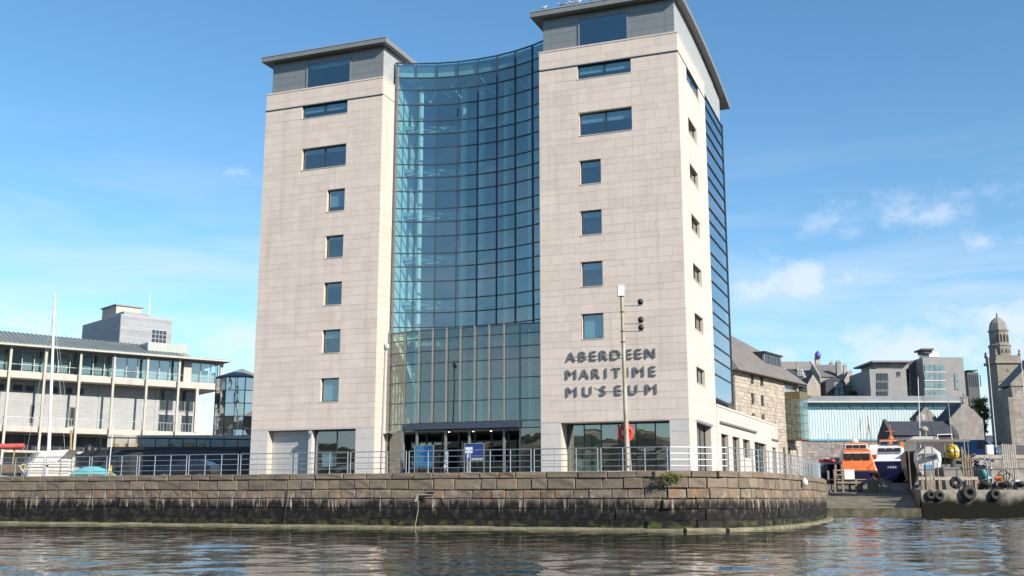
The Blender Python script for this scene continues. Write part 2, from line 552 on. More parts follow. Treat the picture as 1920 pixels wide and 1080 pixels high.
# ------------------------------------------------------------------ quay masonry material (tide stain, drips, rust)
def quay_mat():
    m = bpy.data.materials.new('quay_granite')
    m.use_nodes = True
    n, l = m.node_tree.nodes, m.node_tree.links
    b = n['Principled BSDF']
    b.inputs['Roughness'].default_value = .85
    b.inputs['Specular IOR Level'].default_value = .25
    geo = n.new('ShaderNodeNewGeometry')

    def noise(scale, stretch, detail=5, rgh=.6):
        mpn = n.new('ShaderNodeMapping'); mpn.inputs['Scale'].default_value = stretch
        l.new(geo.outputs['Position'], mpn.inputs[0])
        z = n.new('ShaderNodeTexNoise'); z.inputs['Scale'].default_value = scale; z.inputs['Detail'].default_value = detail
        z.inputs['Roughness'].default_value = rgh
        l.new(mpn.outputs[0], z.inputs['Vector'])
        return z.outputs[0]

    def mth(op, a, c=None, clamp=False):
        k = n.new('ShaderNodeMath'); k.operation = op; k.use_clamp = clamp
        for i, v in enumerate((a, c)):
            if v is None: continue
            if isinstance(v, (int, float)): k.inputs[i].default_value = v
            else: l.new(v, k.inputs[i])
        return k.outputs[0]

    def rng(v, a, c, smooth=True):
        k = n.new('ShaderNodeMapRange'); k.interpolation_type = 'SMOOTHSTEP' if smooth else 'LINEAR'
        k.inputs['From Min'].default_value = a; k.inputs['From Max'].default_value = c
        l.new(v, k.inputs['Value'])
        return k.outputs[0]

    def mix(f, a, c):
        k = n.new('ShaderNodeMix'); k.data_type = 'RGBA'
        if isinstance(f, (int, float)): k.inputs['Factor'].default_value = f
        else: l.new(f, k.inputs['Factor'])
        for s, v in (('A', a), ('B', c)):
            if isinstance(v, tuple): k.inputs[s].default_value = (*v, 1)
            else: l.new(v, k.inputs[s])
        return k.outputs['Result']

    sep = n.new('ShaderNodeSeparateXYZ'); l.new(geo.outputs['Position'], sep.inputs[0])
    z = sep.outputs[2]
    oi = n.new('ShaderNodeObjectInfo')
    rnd = n.new('ShaderNodeMath'); rnd.operation = 'FRACT'
    ra = mth('ADD', oi.outputs['Random'], geo.outputs['Random Per Island']); l.new(ra, rnd.inputs[0])
    grain = noise(9, (1, 1, 1), 8, .7)
    base = mix(rng(grain, .3, .7), (.145, .115, .086), (.25, .20, .152))
    warm = mix(rng(noise(1.2, (1, 1, 1.6)), .42, .62), base, (.235, .178, .125))
    hs = n.new('ShaderNodeHueSaturation'); l.new(warm, hs.inputs['Color'])
    mr = n.new('ShaderNodeMapRange'); mr.inputs['To Min'].default_value = .78; mr.inputs['To Max'].default_value = 1.18
    l.new(rnd.outputs[0], mr.inputs['Value']); l.new(mr.outputs[0], hs.inputs['Value'])
    col = hs.outputs[0]
    # rust and lichen in the third course
    band = mth('MULTIPLY', rng(z, 1.42, 1.62), rng(z, 2.12, 1.9))
    col = mix(mth('MULTIPLY', band, rng(noise(1.7, (1, 1, .55)), .52, .70)), col, (.31, .165, .07))
    col = mix(mth('MULTIPLY', band, rng(noise(2.6, (1, 1, .9)), .5, .68)), col, (.33, .25, .2))
    # salt streaks running down below the third course
    st = rng(noise(6.0, (1, 1, .05), 3), .57, .68)
    stz = mth('MULTIPLY', rng(z, .75, 1.25), rng(z, 1.75, 1.55))
    # black tide mark with a ragged upper edge
    edge = mth('ADD', mth('ADD', z, mth('MULTIPLY', noise(2.4, (1, 1, .16), 5), 1.25)), mth('MULTIPLY', noise(11, (1, 1, .12), 3), .40))
    dark = rng(edge, 2.42, 2.02)
    black = mix(rng(noise(3, (1, 1, 1)), .45, .7), (.013, .012, .012), (.05, .044, .036))
    col = mix(dark, col, black)
    col = mix(mth('MULTIPLY', st, stz), col, (.43, .36, .28))
    # weed near the water
    weed = mth('MULTIPLY', rng(mth('ADD', z, mth('MULTIPLY', noise(3, (1, 1, 1)), .5)), .78, .50), rng(noise(1.6, (1, 1, 2), 7), .47, .64))
    col = mix(weed, col, mix(noise(6, (1, 1, 1)), (.02, .035, .01), (.13, .15, .03)))
    l.new(col, b.inputs['Base Color'])
    bp = n.new('ShaderNodeBump'); bp.inputs['Strength'].default_value = .5; bp.inputs['Distance'].default_value = .04
    l.new(grain, bp.inputs['Height']); l.new(bp.outputs[0], b.inputs['Normal'])
    return m


QUAY = quay_mat()
MORTAR = mat('old_lime_mortar', (.34, .29, .23), (.05, .043, .036), 1.6, .95, stretch=(1, 1, .8))
LEDGE = mat('toe_ledge_concrete', (.27, .225, .14), (.10, .10, .05), 1.3, .85, bump=.3, bscale=9, stretch=(1, 1, 2))
ASPH = mat('quay_setts', (.16, .15, .135), (.11, .105, .095), 2, .9, bump=.2)

# ------------------------------------------------------------------ water
def water_mat():
    m = bpy.data.materials.new('harbour_water')
    m.use_nodes = True
    n, l = m.node_tree.nodes, m.node_tree.links
    b = n['Principled BSDF']
    b.inputs['Base Color'].default_value = (.014, .015, .010, 1)
    b.inputs['Roughness'].default_value = .03
    b.inputs['IOR'].default_value = 1.333
    geo = n.new('ShaderNodeNewGeometry')
    z = n.new('ShaderNodeTexNoise'); z.inputs['Scale'].default_value = 5.0; z.inputs['Detail'].default_value = 2
    l.new(geo.outputs['Position'], z.inputs['Vector'])
    hsum = z.outputs[0]
    bp = n.new('ShaderNodeBump'); bp.inputs['Strength'].default_value = .35; bp.inputs['Distance'].default_value = .02
    l.new(hsum, bp.inputs['Height']); l.new(bp.outputs[0], b.inputs['Normal'])
    return m


def water_mesh():
    """displaced ripples over the harbour in front of the quay, flat water beyond"""
    import numpy as np
    rg = np.random.default_rng(4)
    nr, nc = 470, 560
    t = np.linspace(0, 1, nr)
    Yv = 11.0 + 90.0 * t ** 1.12
    k = np.linspace(-.66, .66, nc)
    Yg, Kg = np.meshgrid(Yv, k, indexing='ij')
    Xg = Yg * Kg
    H = np.zeros_like(Xg)
    for m_ in range(64):
        lam = .55 * (4.2 / .55) ** rg.random()
        th = rg.normal(math.pi / 2 + .18, .62)
        kx, ky = 2 * math.pi / lam * math.cos(th), 2 * math.pi / lam * math.sin(th)
        amp = .0125 * lam ** .75 / 2 / math.pi
        ph = kx * Xg + ky * Yg + rg.random() * 6.283 + .6 * np.sin(.11 * Xg + m_) + .5 * np.sin(.09 * Yg - 2 * m_)
        H += amp * np.sin(ph)
    # patches of stronger and weaker ripple; calmer in the lee of the wall, ruffled in the open basin to the right
    patch = .5 + .5 * np.sin(.21 * Xg + .9 * np.sin(.17 * Yg)) * np.sin(.13 * Yg + .8 * np.sin(.12 * Xg + 1))
    wall = np.clip((52.5 + (6.2 - Xg) * .382 - Yg) / 26.0, 0, 1)
    lee = .62 + .62 * wall
    open_ = np.clip((Xg - .24 * Yg + 2.5 * np.sin(.3 * Yg)) / 4.0, 0, 1)
    far = np.clip((Yg - 54) / 8.0, 0, 1) * np.clip((Xg - .27 * Yg) / 3.0, 0, 1)
    A = (lee + .5 * open_) * (.72 + .5 * patch) + 1.3 * far
    H *= A * WAVE
    V = np.stack([Xg, Yg, H], -1).reshape(-1, 3)
    idx = np.arange(nr * nc).reshape(nr, nc)
    F = np.stack([idx[:-1, :-1], idx[:-1, 1:], idx[1:, 1:], idx[1:, :-1]], -1).reshape(-1, 4)
    base = len(V)
    V = np.vstack([V, [(-1500, -1500, -.3), (1500, -1500, -.3), (1500, 140, -.3), (-1500, 140, -.3)]])
    F = np.vstack([F, [[base, base + 1, base + 2, base + 3]]])
    me = bpy.data.meshes.new('water')
    me.vertices.add(len(V)); me.vertices.foreach_set('co', V.astype(np.float32).ravel())
    me.loops.add(F.size); me.loops.foreach_set('vertex_index', F.astype(np.int32).ravel())
    me.polygons.add(len(F)); me.polygons.foreach_set('loop_start', np.arange(0, F.size, 4, dtype=np.int32)); me.polygons.foreach_set('loop_total', np.full(len(F), 4, np.int32))
    me.polygons.foreach_set('use_smooth', np.ones(len(F), bool))
    me.update(calc_edges=True)
    me.materials.append(water_mat())
    o = bpy.data.objects.new('water', me)
    link(o); tag(o, kind='structure')


WAVE = .64
water_mesh()

# ------------------------------------------------------------------ land
SLOPE = 0.382
QP = [(-62, 78.55)] + [(x, 52.5 + (6.2 - x) * SLOPE) for x in (-50, -40, -30, -20, -10, 0, 6.2)] + \
     [(8.5, 52.0), (10.9, 52.9), (13.5, 56.4), (16.3, 62), (19.3, 69), (22.0, 76.5), (24.2, 84), (25.2, 89.6), (25.7, 95)]
ZQ = 2.86


def smooth_poly(pts, n=5):
    out = []
    for i in range(len(pts) - 1):
        p0, p1, p2, p3 = (Vector(pts[max(0, min(len(pts) - 1, k))]) for k in (i - 1, i, i + 1, i + 2))
        for s in range(n):
            t = s / n
            out.append(tuple(0.5 * ((2 * p1) + (p2 - p0) * t + (2 * p0 - 5 * p1 + 4 * p2 - p3) * t * t + (3 * p1 - p0 - 3 * p2 + p3) * t ** 3)))
    out.append(tuple(pts[-1]))
    return out


QS = smooth_poly(QP, 6)
QL = [0.0]
for p, q in zip(QS[:-1], QS[1:]):
    QL.append(QL[-1] + math.dist(p, q))


def qpt(s):
    """point and tangent angle on the quay edge at arc length s"""
    s = max(0, min(QL[-1] - 1e-4, s))
    i = max(k for k in range(len(QL) - 1) if QL[k] <= s)
    t = (s - QL[i]) / (QL[i + 1] - QL[i])
    p, q = Vector(QS[i]), Vector(QS[i + 1])
    d = q - p
    return p + d * t, math.atan2(d.y, d.x)


def off_quay(s, d):
    p, a = qpt(s)
    return (p.x - math.sin(a) * d, p.y + math.cos(a) * d)


ap = [off_quay(s, .45) for s in [QL[-1] * k / 80 for k in range(81)]]
MB().slab(ap + [(28.5, 100), (33, 112), (36.5, 126), (30, 141), (-24, 141), (-24, 82), (-62, 84)], -2.5, ZQ - .03).build('quay_apron', ASPH, kind='structure')

GRASSY = mat('town_ground', (.10, .095, .085), (.07, .066, .06), .3, .95)
g = MB()
NX, NY = 60, 40
gv = []
for j in range(NY):
    for i in range(NX):
        X = -900 + 1900 * i / (NX - 1)
        Y = 140.5 + 1800 * (j / (NY - 1)) ** 2.2
        h = 2.8
        k = max(0, min(1, (X - 26) / 14))
        h += k * (3.0 + 3.6 * max(0, min(1, (Y - 164) / 4)) + 7 * max(0, min(1, (Y - 170) / 90)))
        gv.append((X, Y, h))
g.add(gv, [(j * NX + i, j * NX + i + 1, (j + 1) * NX + i + 1, (j + 1) * NX + i) for j in range(NY - 1) for i in range(NX - 1)])
g.build('ground', GRASSY, kind='structure')
MB().box(-200, -24.05, 112, 140.6, -2, 2.7).build('far_quay', mat('far_quay_concrete', (.25, .24, .22), None, 1, .9), kind='structure')

# slipway and the working yard behind it
SLIPM = mat('slipway_concrete', (.235, .19, .14), (.09, .088, .045), .8, .85, bump=.3, bscale=8)
SLX = [(90, 25.3, 33.65, .62), (96, 26.1, 35.6, 1.05), (100, 28.5, 37, 1.35), (112, 33, 41, 2.2), (126, 36.5, 46, 3.15), (141, 41, 52, 3.6)]
s = MB()
vs = []
for (Y, x0, x1, z) in SLX:
    vs += [(x0 + .02, Y, z), (x1 - .02, Y, z), (x0 + .02, Y, -1.5), (x1 - .02, Y, -1.5)]
fs = [(2, 3, 1, 0)]
for i in range(len(SLX) - 1):
    a, b_ = i * 4, i * 4 + 4
    fs += [(a, a + 1, b_ + 1, b_), (a + 1, a + 3, b_ + 3, b_ + 1), (a + 2, a, b_, b_ + 2)]
s.add(vs, fs)
s.build('slipway', SLIPM, kind='structure')
MB().box(25.35, 33.6, 89.55, 89.98, -.8, .70).build('slip_sill', mat('slip_sill_timber', (.12, .105, .065), (.03, .03, .018), 1.6, .85), kind='structure')
YARD = mat('yard_concrete', (.20, .18, .155), (.11, .10, .085), .7, .9, bump=.3, bscale=6)
WQ = mat('work_quay_concrete', (.36, .325, .275), (.16, .145, .12), 1.1, .9, bump=.4, bscale=7)
y_ = MB()
yl = [(90.0, 33.7, 2.15), (96, 35.65, 2.2), (104, 38.4, 2.35), (113, 41.4, 3.6), (126, 46.05, 5.3), (141, 52.05, 5.8)]
vs = []
for (Y, x0, z) in yl:
    vs += [(x0, Y, z), (130, Y, z), (x0, Y, -1.5), (130, Y, -1.5)]
fs = [(2, 3, 1, 0)]
for i in range(len(yl) - 1):
    a, b_ = i * 4, i * 4 + 4
    fs += [(a, a + 1, b_ + 1, b_), (a + 2, a, b_, b_ + 2)]
y_.add(vs, fs)
y_.build('work_yard', YARD, kind='structure')


def tide_mat():
    m = mat('work_quay_face', (.36, .325, .27), (.22, .195, .16), 1.1, .9, bump=.4, bscale=7)
    n, l = m.node_tree.nodes, m.node_tree.links
    b = n['Principled BSDF']
    src = b.inputs['Base Color'].links[0].from_socket
    geo = n.new('ShaderNodeNewGeometry'); sp = n.new('ShaderNodeSeparateXYZ'); l.new(geo.outputs['Position'], sp.inputs[0])
    nz = n.new('ShaderNodeTexNoise'); nz.inputs['Scale'].default_value = .9; nz.inputs['Detail'].default_value = 6; l.new(geo.outputs['Position'], nz.inputs['Vector'])
    ad = n.new('ShaderNodeMath'); ad.operation = 'ADD'; l.new(sp.outputs[2], ad.inputs[0])
    k = n.new('ShaderNodeMath'); k.operation = 'MULTIPLY'; k.inputs[1].default_value = 1.6; l.new(nz.outputs[0], k.inputs[0]); l.new(k.outputs[0], ad.inputs[1])
    mr = n.new('ShaderNodeMapRange'); mr.interpolation_type = 'SMOOTHSTEP'; mr.inputs['From Min'].default_value = 2.75; mr.inputs['From Max'].default_value = 1.75
    l.new(ad.outputs[0], mr.inputs['Value'])
    mx = n.new('ShaderNodeMix'); mx.data_type = 'RGBA'; l.new(mr.outputs[0], mx.inputs['Factor']); l.new(src, mx.inputs['A']); mx.inputs['B'].default_value = (.010, .010, .007, 1); b.inputs['Specular IOR Level'].default_value = .15
    l.new(mx.outputs['Result'], b.inputs['Base Color'])
    return m


MB().box(33.66, 130, 89.5, 89.97, -1.2, 2.19).build('work_quay_wall', tide_mat(), label='pale concrete quay wall hung with black tyres beside the slipway', cat='quay wall')

# low hill and town on the opposite side of the harbour (seen mirrored in the glass)
hm = MB()
hv = []
NH = 260
for i in range(NH + 1):
    X = -900 + 1800 * i / NH
    h = 20 + 8 * mnoise.noise(Vector((X * .012, 3, 0))) + 5 * mnoise.noise(Vector((X * .05, 7, 0))) + 3.5 * mnoise.noise(Vector((X * .17, 1, 0)))
    hv += [(X, -150, -1), (X, -152, 4), (X, -185, h * .62), (X, -230, h * 1.05), (X, -260, h * 1.4), (X, -900, h * 1.2)]
hm.add(hv, [(i * 6 + k, i * 6 + k + 1, i * 6 + k + 7, i * 6 + k + 6) for i in range(NH) for k in range(5)])


def bank_mat():
    m = mat('far_bank', (.12, .10, .06), (.022, .032, .014), .07, .95)
    n, l = m.node_tree.nodes, m.node_tree.links
    b = n['Principled BSDF']
    src = b.inputs['Base Color'].links[0].from_socket
    geo = n.new('ShaderNodeNewGeometry')
    mp_ = n.new('ShaderNodeMapping'); mp_.inputs['Scale'].default_value = (.11, .06, .22); l.new(geo.outputs['Position'], mp_.inputs[0])
    vo = n.new('ShaderNodeTexVoronoi'); vo.inputs['Scale'].default_value = 1.0; l.new(mp_.outputs[0], vo.inputs['Vector'])
    sc_ = n.new('ShaderNodeSeparateColor'); l.new(vo.outputs['Color'], sc_.inputs[0])
    cr = n.new('ShaderNodeValToRGB'); cr.color_ramp.interpolation = 'CONSTANT'
    e = cr.color_ramp.elements
    e[0].position = 0; e[0].color = (.03, .04, .02, 1); e[1].position = .45; e[1].color = (.36, .27, .18, 1)
    for p_, c_ in ((.6, (.05, .05, .04, 1)), (.74, (.5, .44, .36, 1)), (.84, (.2, .12, .08, 1))):
        q = e.new(p_); q.color = c_
    l.new(sc_.outputs[0], cr.inputs[0])
    mx = n.new('ShaderNodeMix'); mx.data_type = 'RGBA'; mx.inputs['Factor'].default_value = .65
    l.new(src, mx.inputs['A']); l.new(cr.outputs[0], mx.inputs['B']); l.new(mx.outputs['Result'], b.inputs['Base Color'])
    return m


hm.build('hills', bank_mat(), kind='structure')

# ------------------------------------------------------------------ quay wall, stone by stone
p0, a0 = qpt(QL[-1] * .45)
qw = thing('quay_wall', (p0.x, p0.y, 0), 'long brown granite quay wall with black tide mark along the water', 'quay wall')
core = MB()
cs = [QL[-1] * k / 90 for k in range(91)]
rings = []
for s_ in cs:
    o = off_quay(s_, .075); i_ = off_quay(s_, .46)
    rings.append([(o[0], o[1], -1.2), (o[0], o[1], ZQ - .05), (i_[0], i_[1], ZQ - .05), (i_[0], i_[1], -1.2)])
core.loft(rings)
core.build('mortar_core', MORTAR, qw)
VIS0 = 26.0                                             # arc length where the frame begins (with a margin)
courses = [('coping_stone', 2.53, 2.86, 1.25, -.03), ('wall_stone', 1.99, 2.525, 1.08, 0), ('wall_stone', 1.52, 1.985, .84, .015),
           ('wall_stone', 1.02, 1.515, 1.4, .02), ('wall_stone', .52, 1.015, 1.55, .03), ('wall_stone', .06, .515, 1.8, .03)]
n_stone = 0
rest = MB()
rnd = random.Random(3)
for ci, (nm, z0, z1, L, inset) in enumerate(courses):
    s_ = 0.3 + rnd.uniform(0, .6)
    while s_ < QL[-1] - .5:
        ln = L * rnd.uniform(.62, 1.42)
        if s_ > 77: ln *= .8
        e = min(QL[-1] - .1, s_ + ln)
        p, a = qpt((s_ + e) / 2)
        gap = rnd.choice((.008, .014, .03))
        fr = Frame((p.x, p.y, 0), a)
        hl = (e - s_) / 2 - gap
        # the wall sags a little around the old crack
        sag = -.05 * math.exp(-((s_ - 61) / 3) ** 2) + .03 * math.sin(s_ * .35) if ci in (1, 2) else 0
        dz0 = rnd.uniform(-.015, .015) + (sag if ci == 1 else 0)
        dz1 = rnd.uniform(-.02, .0) + (sag if ci == 2 else 0)
        pj = inset + rnd.uniform(-.025, .025)
        if s_ > VIS0 and n_stone < 298:
            n_stone += nm == 'wall_stone'
            piece(nm, QUAY, fr, -hl, hl, pj, .30, z0 + .012 + dz0, z1 - .004 + dz1, qw, var=rnd.randint(1, 7), tilt=rnd.uniform(-.006, .006))
        else:
            rest.fr = fr
            rest.box(-hl, hl, pj, .30, z0 + .01, z1)
        s_ = e
rest.build('wall_stones', QUAY, qw, kind='stuff')
led = MB()
for k in range(64):
    s0, s1 = QL[-1] * k / 64, QL[-1] * (k + 1) / 64 - .02
    if s0 < VIS0 - 3: continue
    p, a = qpt((s0 + s1) / 2)
    hl = (s1 - s0) / 2
    up = .13 + rnd.uniform(-.02, .02)
    fr = Frame((p.x, p.y, 0), a)
    o = MB(fr)
    pr = [(-.42, -.6), (-.42, up - .09), (-.36, up), (.1, up + .02), (.1, -.6)]
    o.loft([[(-hl, b, c) for b, c in pr], [(hl, b + rnd.uniform(-.02, .02), c) for b, c in pr]])
    o.build('toe_ledge', LEDGE, qw)

# ------------------------------------------------------------------ railing sections along the quay
def railing(s0, s1, label, nposts=4):
    p, a = qpt(s0)
    q, _ = qpt(s1)
    off0, off1 = off_quay(s0, .34), off_quay(s1, .34)
    A, B = Vector((*off0, ZQ)), Vector((*off1, ZQ))
    d = B - A
    t = thing('quay_railing', tuple(A), label, 'railing', 'steel railing sections along the quay edge')
    for i in range(nposts):
        c = A + d * (i / (nposts - 1))
        m = MB().tube((c.x, c.y, ZQ - .02), (c.x, c.y, ZQ + 1.13), .026)
        m.lathe((c.x, c.y, ZQ - .005), [(.07, 0), (.07, .018), (.03, .025)], 8)
        m.build('post', STEEL, t)
    for h, r in ((1.13, .026), (.83, .018), (.54, .018), (.24, .018)):
        MB().tube((A.x, A.y, ZQ + h), (B.x, B.y, ZQ + h), r).build('rail', STEEL, t)
    return t


RSEC = []
s_ = 32.24
while s_ < QL[-1] - 3:
    L = 3.35 if s_ < 75 else 2.5
    RSEC.append((s_, s_ + L))
    s_ += L + (.17 if s_ < 75 else .1)
places = ['at the left edge of the picture', 'before the yacht canopy and the white sacks', 'before the turquoise dinghy and the yellow post',
          'before the dark ship, just left of the parked car', 'before the rear of the parked dark car', 'before the left corner of the left stone tower',
          'between the grey shutter and the left shop window', 'before the slim street lamp', 'before the light blue poster board', 'before the dark blue noticeboard',
          'before the left half of the large shop window', 'at the foot of the signal mast', 'before the front corner of the right tower']
n0 = len(places)
order = ['first', 'second', 'third', 'fourth', 'fifth', 'sixth', 'seventh', 'eighth', 'ninth', 'tenth', 'eleventh', 'twelfth', 'thirteenth', 'fourteenth', 'fifteenth', 'sixteenth', 'seventeenth', 'eighteenth', 'nineteenth', 'twentieth']
for i, (u0, u1) in enumerate(RSEC):
    pl = places[i] if i < n0 else '%s one after the bend towards the slipway' % order[min(19, i - n0)]
    railing(u0, u1, 'grey steel railing section ' + pl, 4)

# ------------------------------------------------------------------ museum building
B = Frame((10.8876, 66.0, 0), R(-20.9))
mus = thing('museum_building', tuple(B(-15.7, 3, ZQ)), 'tall pale granite museum with twin towers joined by curved blue glass', 'museum')
Z0, ZS, ZG, ZP = ZQ - .05, 6.33, 30.5, 31.82
TL, TR = (-31.72, -21.75), (-9.66, 0.0)
floors = [29.05 - 3.365 * k for k in range(5)]

winL = [(-28.52, -24.67, 29.42, 30.46), (-28.40, -24.66, 25.40, 27.05)] + [(-26.13, -24.66, z, z + 1.65) for z in (22.0, 18.53, 15.08, 11.63, 8.18)]
winR = [(-6.90, -3.18, 29.42, 30.46), (-6.83, -3.18, 25.40, 27.0)] + [(-6.82, -5.36, z, z + 1.65) for z in (22.0, 18.53, 15.07, 11.62)]
openL = [(-30.3, -23.21, Z0, 6.24)]
openR = [(-8.3, -1.23, Z0, 6.27)]
winS = [(2.75, 6.95, 29.45, 30.4)] + [(2.85, 5.75, z, z + 1.05) for z in (25.8, 22.55, 19.05, 15.7, 12.38, 8.85)]

clad_rest = MB(B)
clad_grey = MB(B)
n_panels = [0]


def courses_between(z0, z1):
    pat = (.655, .655, .415)
    zs, z, k = [z0], z0, 0
    while z < z1 - .25:
        z = min(z1, z + pat[k % 3]); k += 1
        if z1 - z < .2: z = z1
        zs.append(z)
    return list(zip(zs[:-1], zs[1:]))


def clad_front(a0, a1, zones, holes, individual, seed):
    """stone panels on the front plane b = 0"""
    rnd = random.Random(seed)
    J = .005
    for ci, (z0, z1) in enumerate(courses_between(ZS, ZG - .12) + [(ZG + .03, ZG + .52), (ZG + .52, ZP - .10)]):
        big = z1 - z0 > .5
        for q0, q1 in zip(zones[:-1], zones[1:]):
            W = 1.62 if big else 1.15
            off = ((ci * .47) % 1.0) * W
            cuts = [q0]
            x = q0 + off if off > .35 else q0 + W
            while x < q1 - .35:
                cuts.append(x)
                x += W * rnd.choice((.55, 1, 1, 1.05))
            cuts.append(q1)
            for x0, x1 in zip(cuts[:-1], cuts[1:]):
                for (r0, r1, y0, y1) in cells(x0, x1, z0, z1, holes):
                    if r1 - r0 < .06 or y1 - y0 < .04: continue
                    if individual and (r1 - r0) * (y1 - y0) > .2 and n_panels[0] < 298:
                        piece('stone_panel', STONE, B, r0 + J, r1 - J, 0, .05, y0 + J, y1 - J, towers[1])
                        n_panels[0] += 1
                    else:
                        clad_rest.box(r0 + J, r1 - J, 0, .05, y0 + J, y1 - J)
    for (z0, z1) in [(Z0, Z0 + .9), (Z0 + .9, Z0 + 1.85), (Z0 + 1.85, Z0 + 2.75), (Z0 + 2.75, ZS - .004)]:
        for (r0, r1, y0, y1) in cells(a0, a1, z0, z1, holes):
            k = max(1, round((r1 - r0) / 1.5))
            for i in range(k):
                w = (r1 - r0) / k
                clad_grey.box(r0 + i * w + J, r0 + (i + 1) * w - J, 0, .05, y0 + J, y1 - J)


def backing(a0, a1, holes):
    m = MB(B)
    for (r0, r1, y0, y1) in cells(a0, a1, Z0, ZP - .12, holes):
        m.box(r0, r1, .052, .45, y0, y1)
    return m


towers = []
for (T, holes, nm, lb) in ((TL, winL + openL, 'tower', 'left stone tower'), (TR, winR + openR, 'tower', 'right stone tower carrying the lettering')):
    # the front backing wall stands for the tower itself; its panels are pieces of it
    m = backing(T[0] + .03, T[1] - .03, holes)
    # left and right flanks, roof deck and rear
    D = 17.2
    if T is TL:
        m.box(T[0] + .03, T[0] + .4, .452, D, Z0, ZP - .12)
        m.box(T[1] - .35, T[1] - .053, .452, 2.1, Z0, ZP - .12)
    else:
        m.box(T[0] + .05, T[0] + .4, .452, 2.1, Z0, ZP - .12)
        for (r0, r1, y0, y1) in cells(.452, 9.35, ZS, ZP - .12, winS):
            m.box(T[1] - .40, T[1] - .053, r0, r1, y0, y1)
        for (r0, r1, y0, y1) in cells(.452, 9.35, Z0, ZS, [(2.3, 7.2, Z0, 6.3)]):
            m.box(T[1] - .40, T[1] - .053, r0, r1, y0, y1)
    m.box(T[0] + .41, T[1] - .41, .46, D - .2, ZP - .5, ZP - .13)
    m.box(T[0] + .41, T[1] - .41, D - .18, D, 8.2, ZP - .5)
    o = m.build(nm, STONE_BACK, mus)
    o['label'] = lb
    towers.append(o)

zl = [TL[0], -28.47, -24.655, TL[1]]
zr = [TR[0], -6.86, -3.175, TR[1]]
clad_front(TR[0], TR[1], zr, winR + openR, True, 5)
clad_front(TL[0], TL[1], zl, winL + openL, False, 6)

# side faces: left tower return, right tower flank
def clad_side(a, b0, b1, holes, zlo, zhi, inner, seed, tgt):
    rnd = random.Random(seed)
    J = .005
    for ci, (z0, z1) in enumerate(courses_between(zlo, zhi)):
        W = 1.62 if z1 - z0 > .5 else 1.15
        x = b0 + ((ci * .47) % 1) * W
        cuts = [b0] + ([x] if b0 + .3 < x < b1 - .3 else [])
        x += W
        while x < b1 - .3:
            cuts.append(x); x += W
        cuts.append(b1)
        for x0, x1 in zip(cuts[:-1], cuts[1:]):
            for (r0, r1, y0, y1) in cells(x0, x1, z0, z1, holes):
                if r1 - r0 < .06 or y1 - y0 < .04: continue
                tgt.box(a - .05, a, r0 + J, r1 - J, y0 + J, y1 - J)


clad_side(TL[1], .055, 2.05, [], ZS, ZG - .05, 0, 11, clad_rest)
clad_side(TL[1], .055, 2.05, [], ZG + .0, ZP - .10, 0, 12, clad_rest)
clad_side(TL[1], .055, 2.05, [], Z0, ZS - .004, 0, 13, clad_rest)
clad_side(TR[1], .055, 9.35, winS, ZS, ZG - .06, 0, 14, clad_rest)
clad_side(TR[1], .055, 9.35, [], ZG + .02, ZP - .10, 0, 15, clad_rest)
clad_side(TR[1], .055, 9.35, [(2.3, 7.2, Z0, 6.3)], Z0, ZS - .004, 0, 16, clad_rest)
clad_side(TL[0] + .05, .06, 6.0, [], Z0, ZP - .1, 0, 17, clad_rest)
clad_rest.build('stone_panels', STONE, mus, kind='stuff')
clad_grey.build('base_panels', STONE_GREY, mus, kind='stuff')
# string groove flashing and parapet caps
for (T, e) in ((TL, .28), (TR, 0.0)):
    MB(B).box(T[0] - .02, T[1] + .02, -.035, .05, ZG - .115, ZG - .035).build('string_flashing', FRAME, mus)
    MB(B).box(T[0] + .02, T[1] - .0, .004, .05, ZG - .034, ZG + .028).build('string_course', STONE_GREY, mus)
    MB(B).box(T[0] - .02, T[1] + .02, -.03, .5, ZP - .10, ZP).build('parapet_cap', STONE, mus)
MB(B).box(TR[1] - .04, TR[1] + .03, .06, 9.4, ZG - .105, ZG - .045).build('string_flashing', FRAME, mus)
MB(B).box(TR[1] - .45, TR[1] + .025, .51, 9.4, ZP - .10, ZP).build('parapet_cap', STONE, mus)
MB(B).box(TL[1] - .45, TL[1] + .025, .51, 2.05, ZP - .10, ZP).build('parapet_cap', STONE, mus)


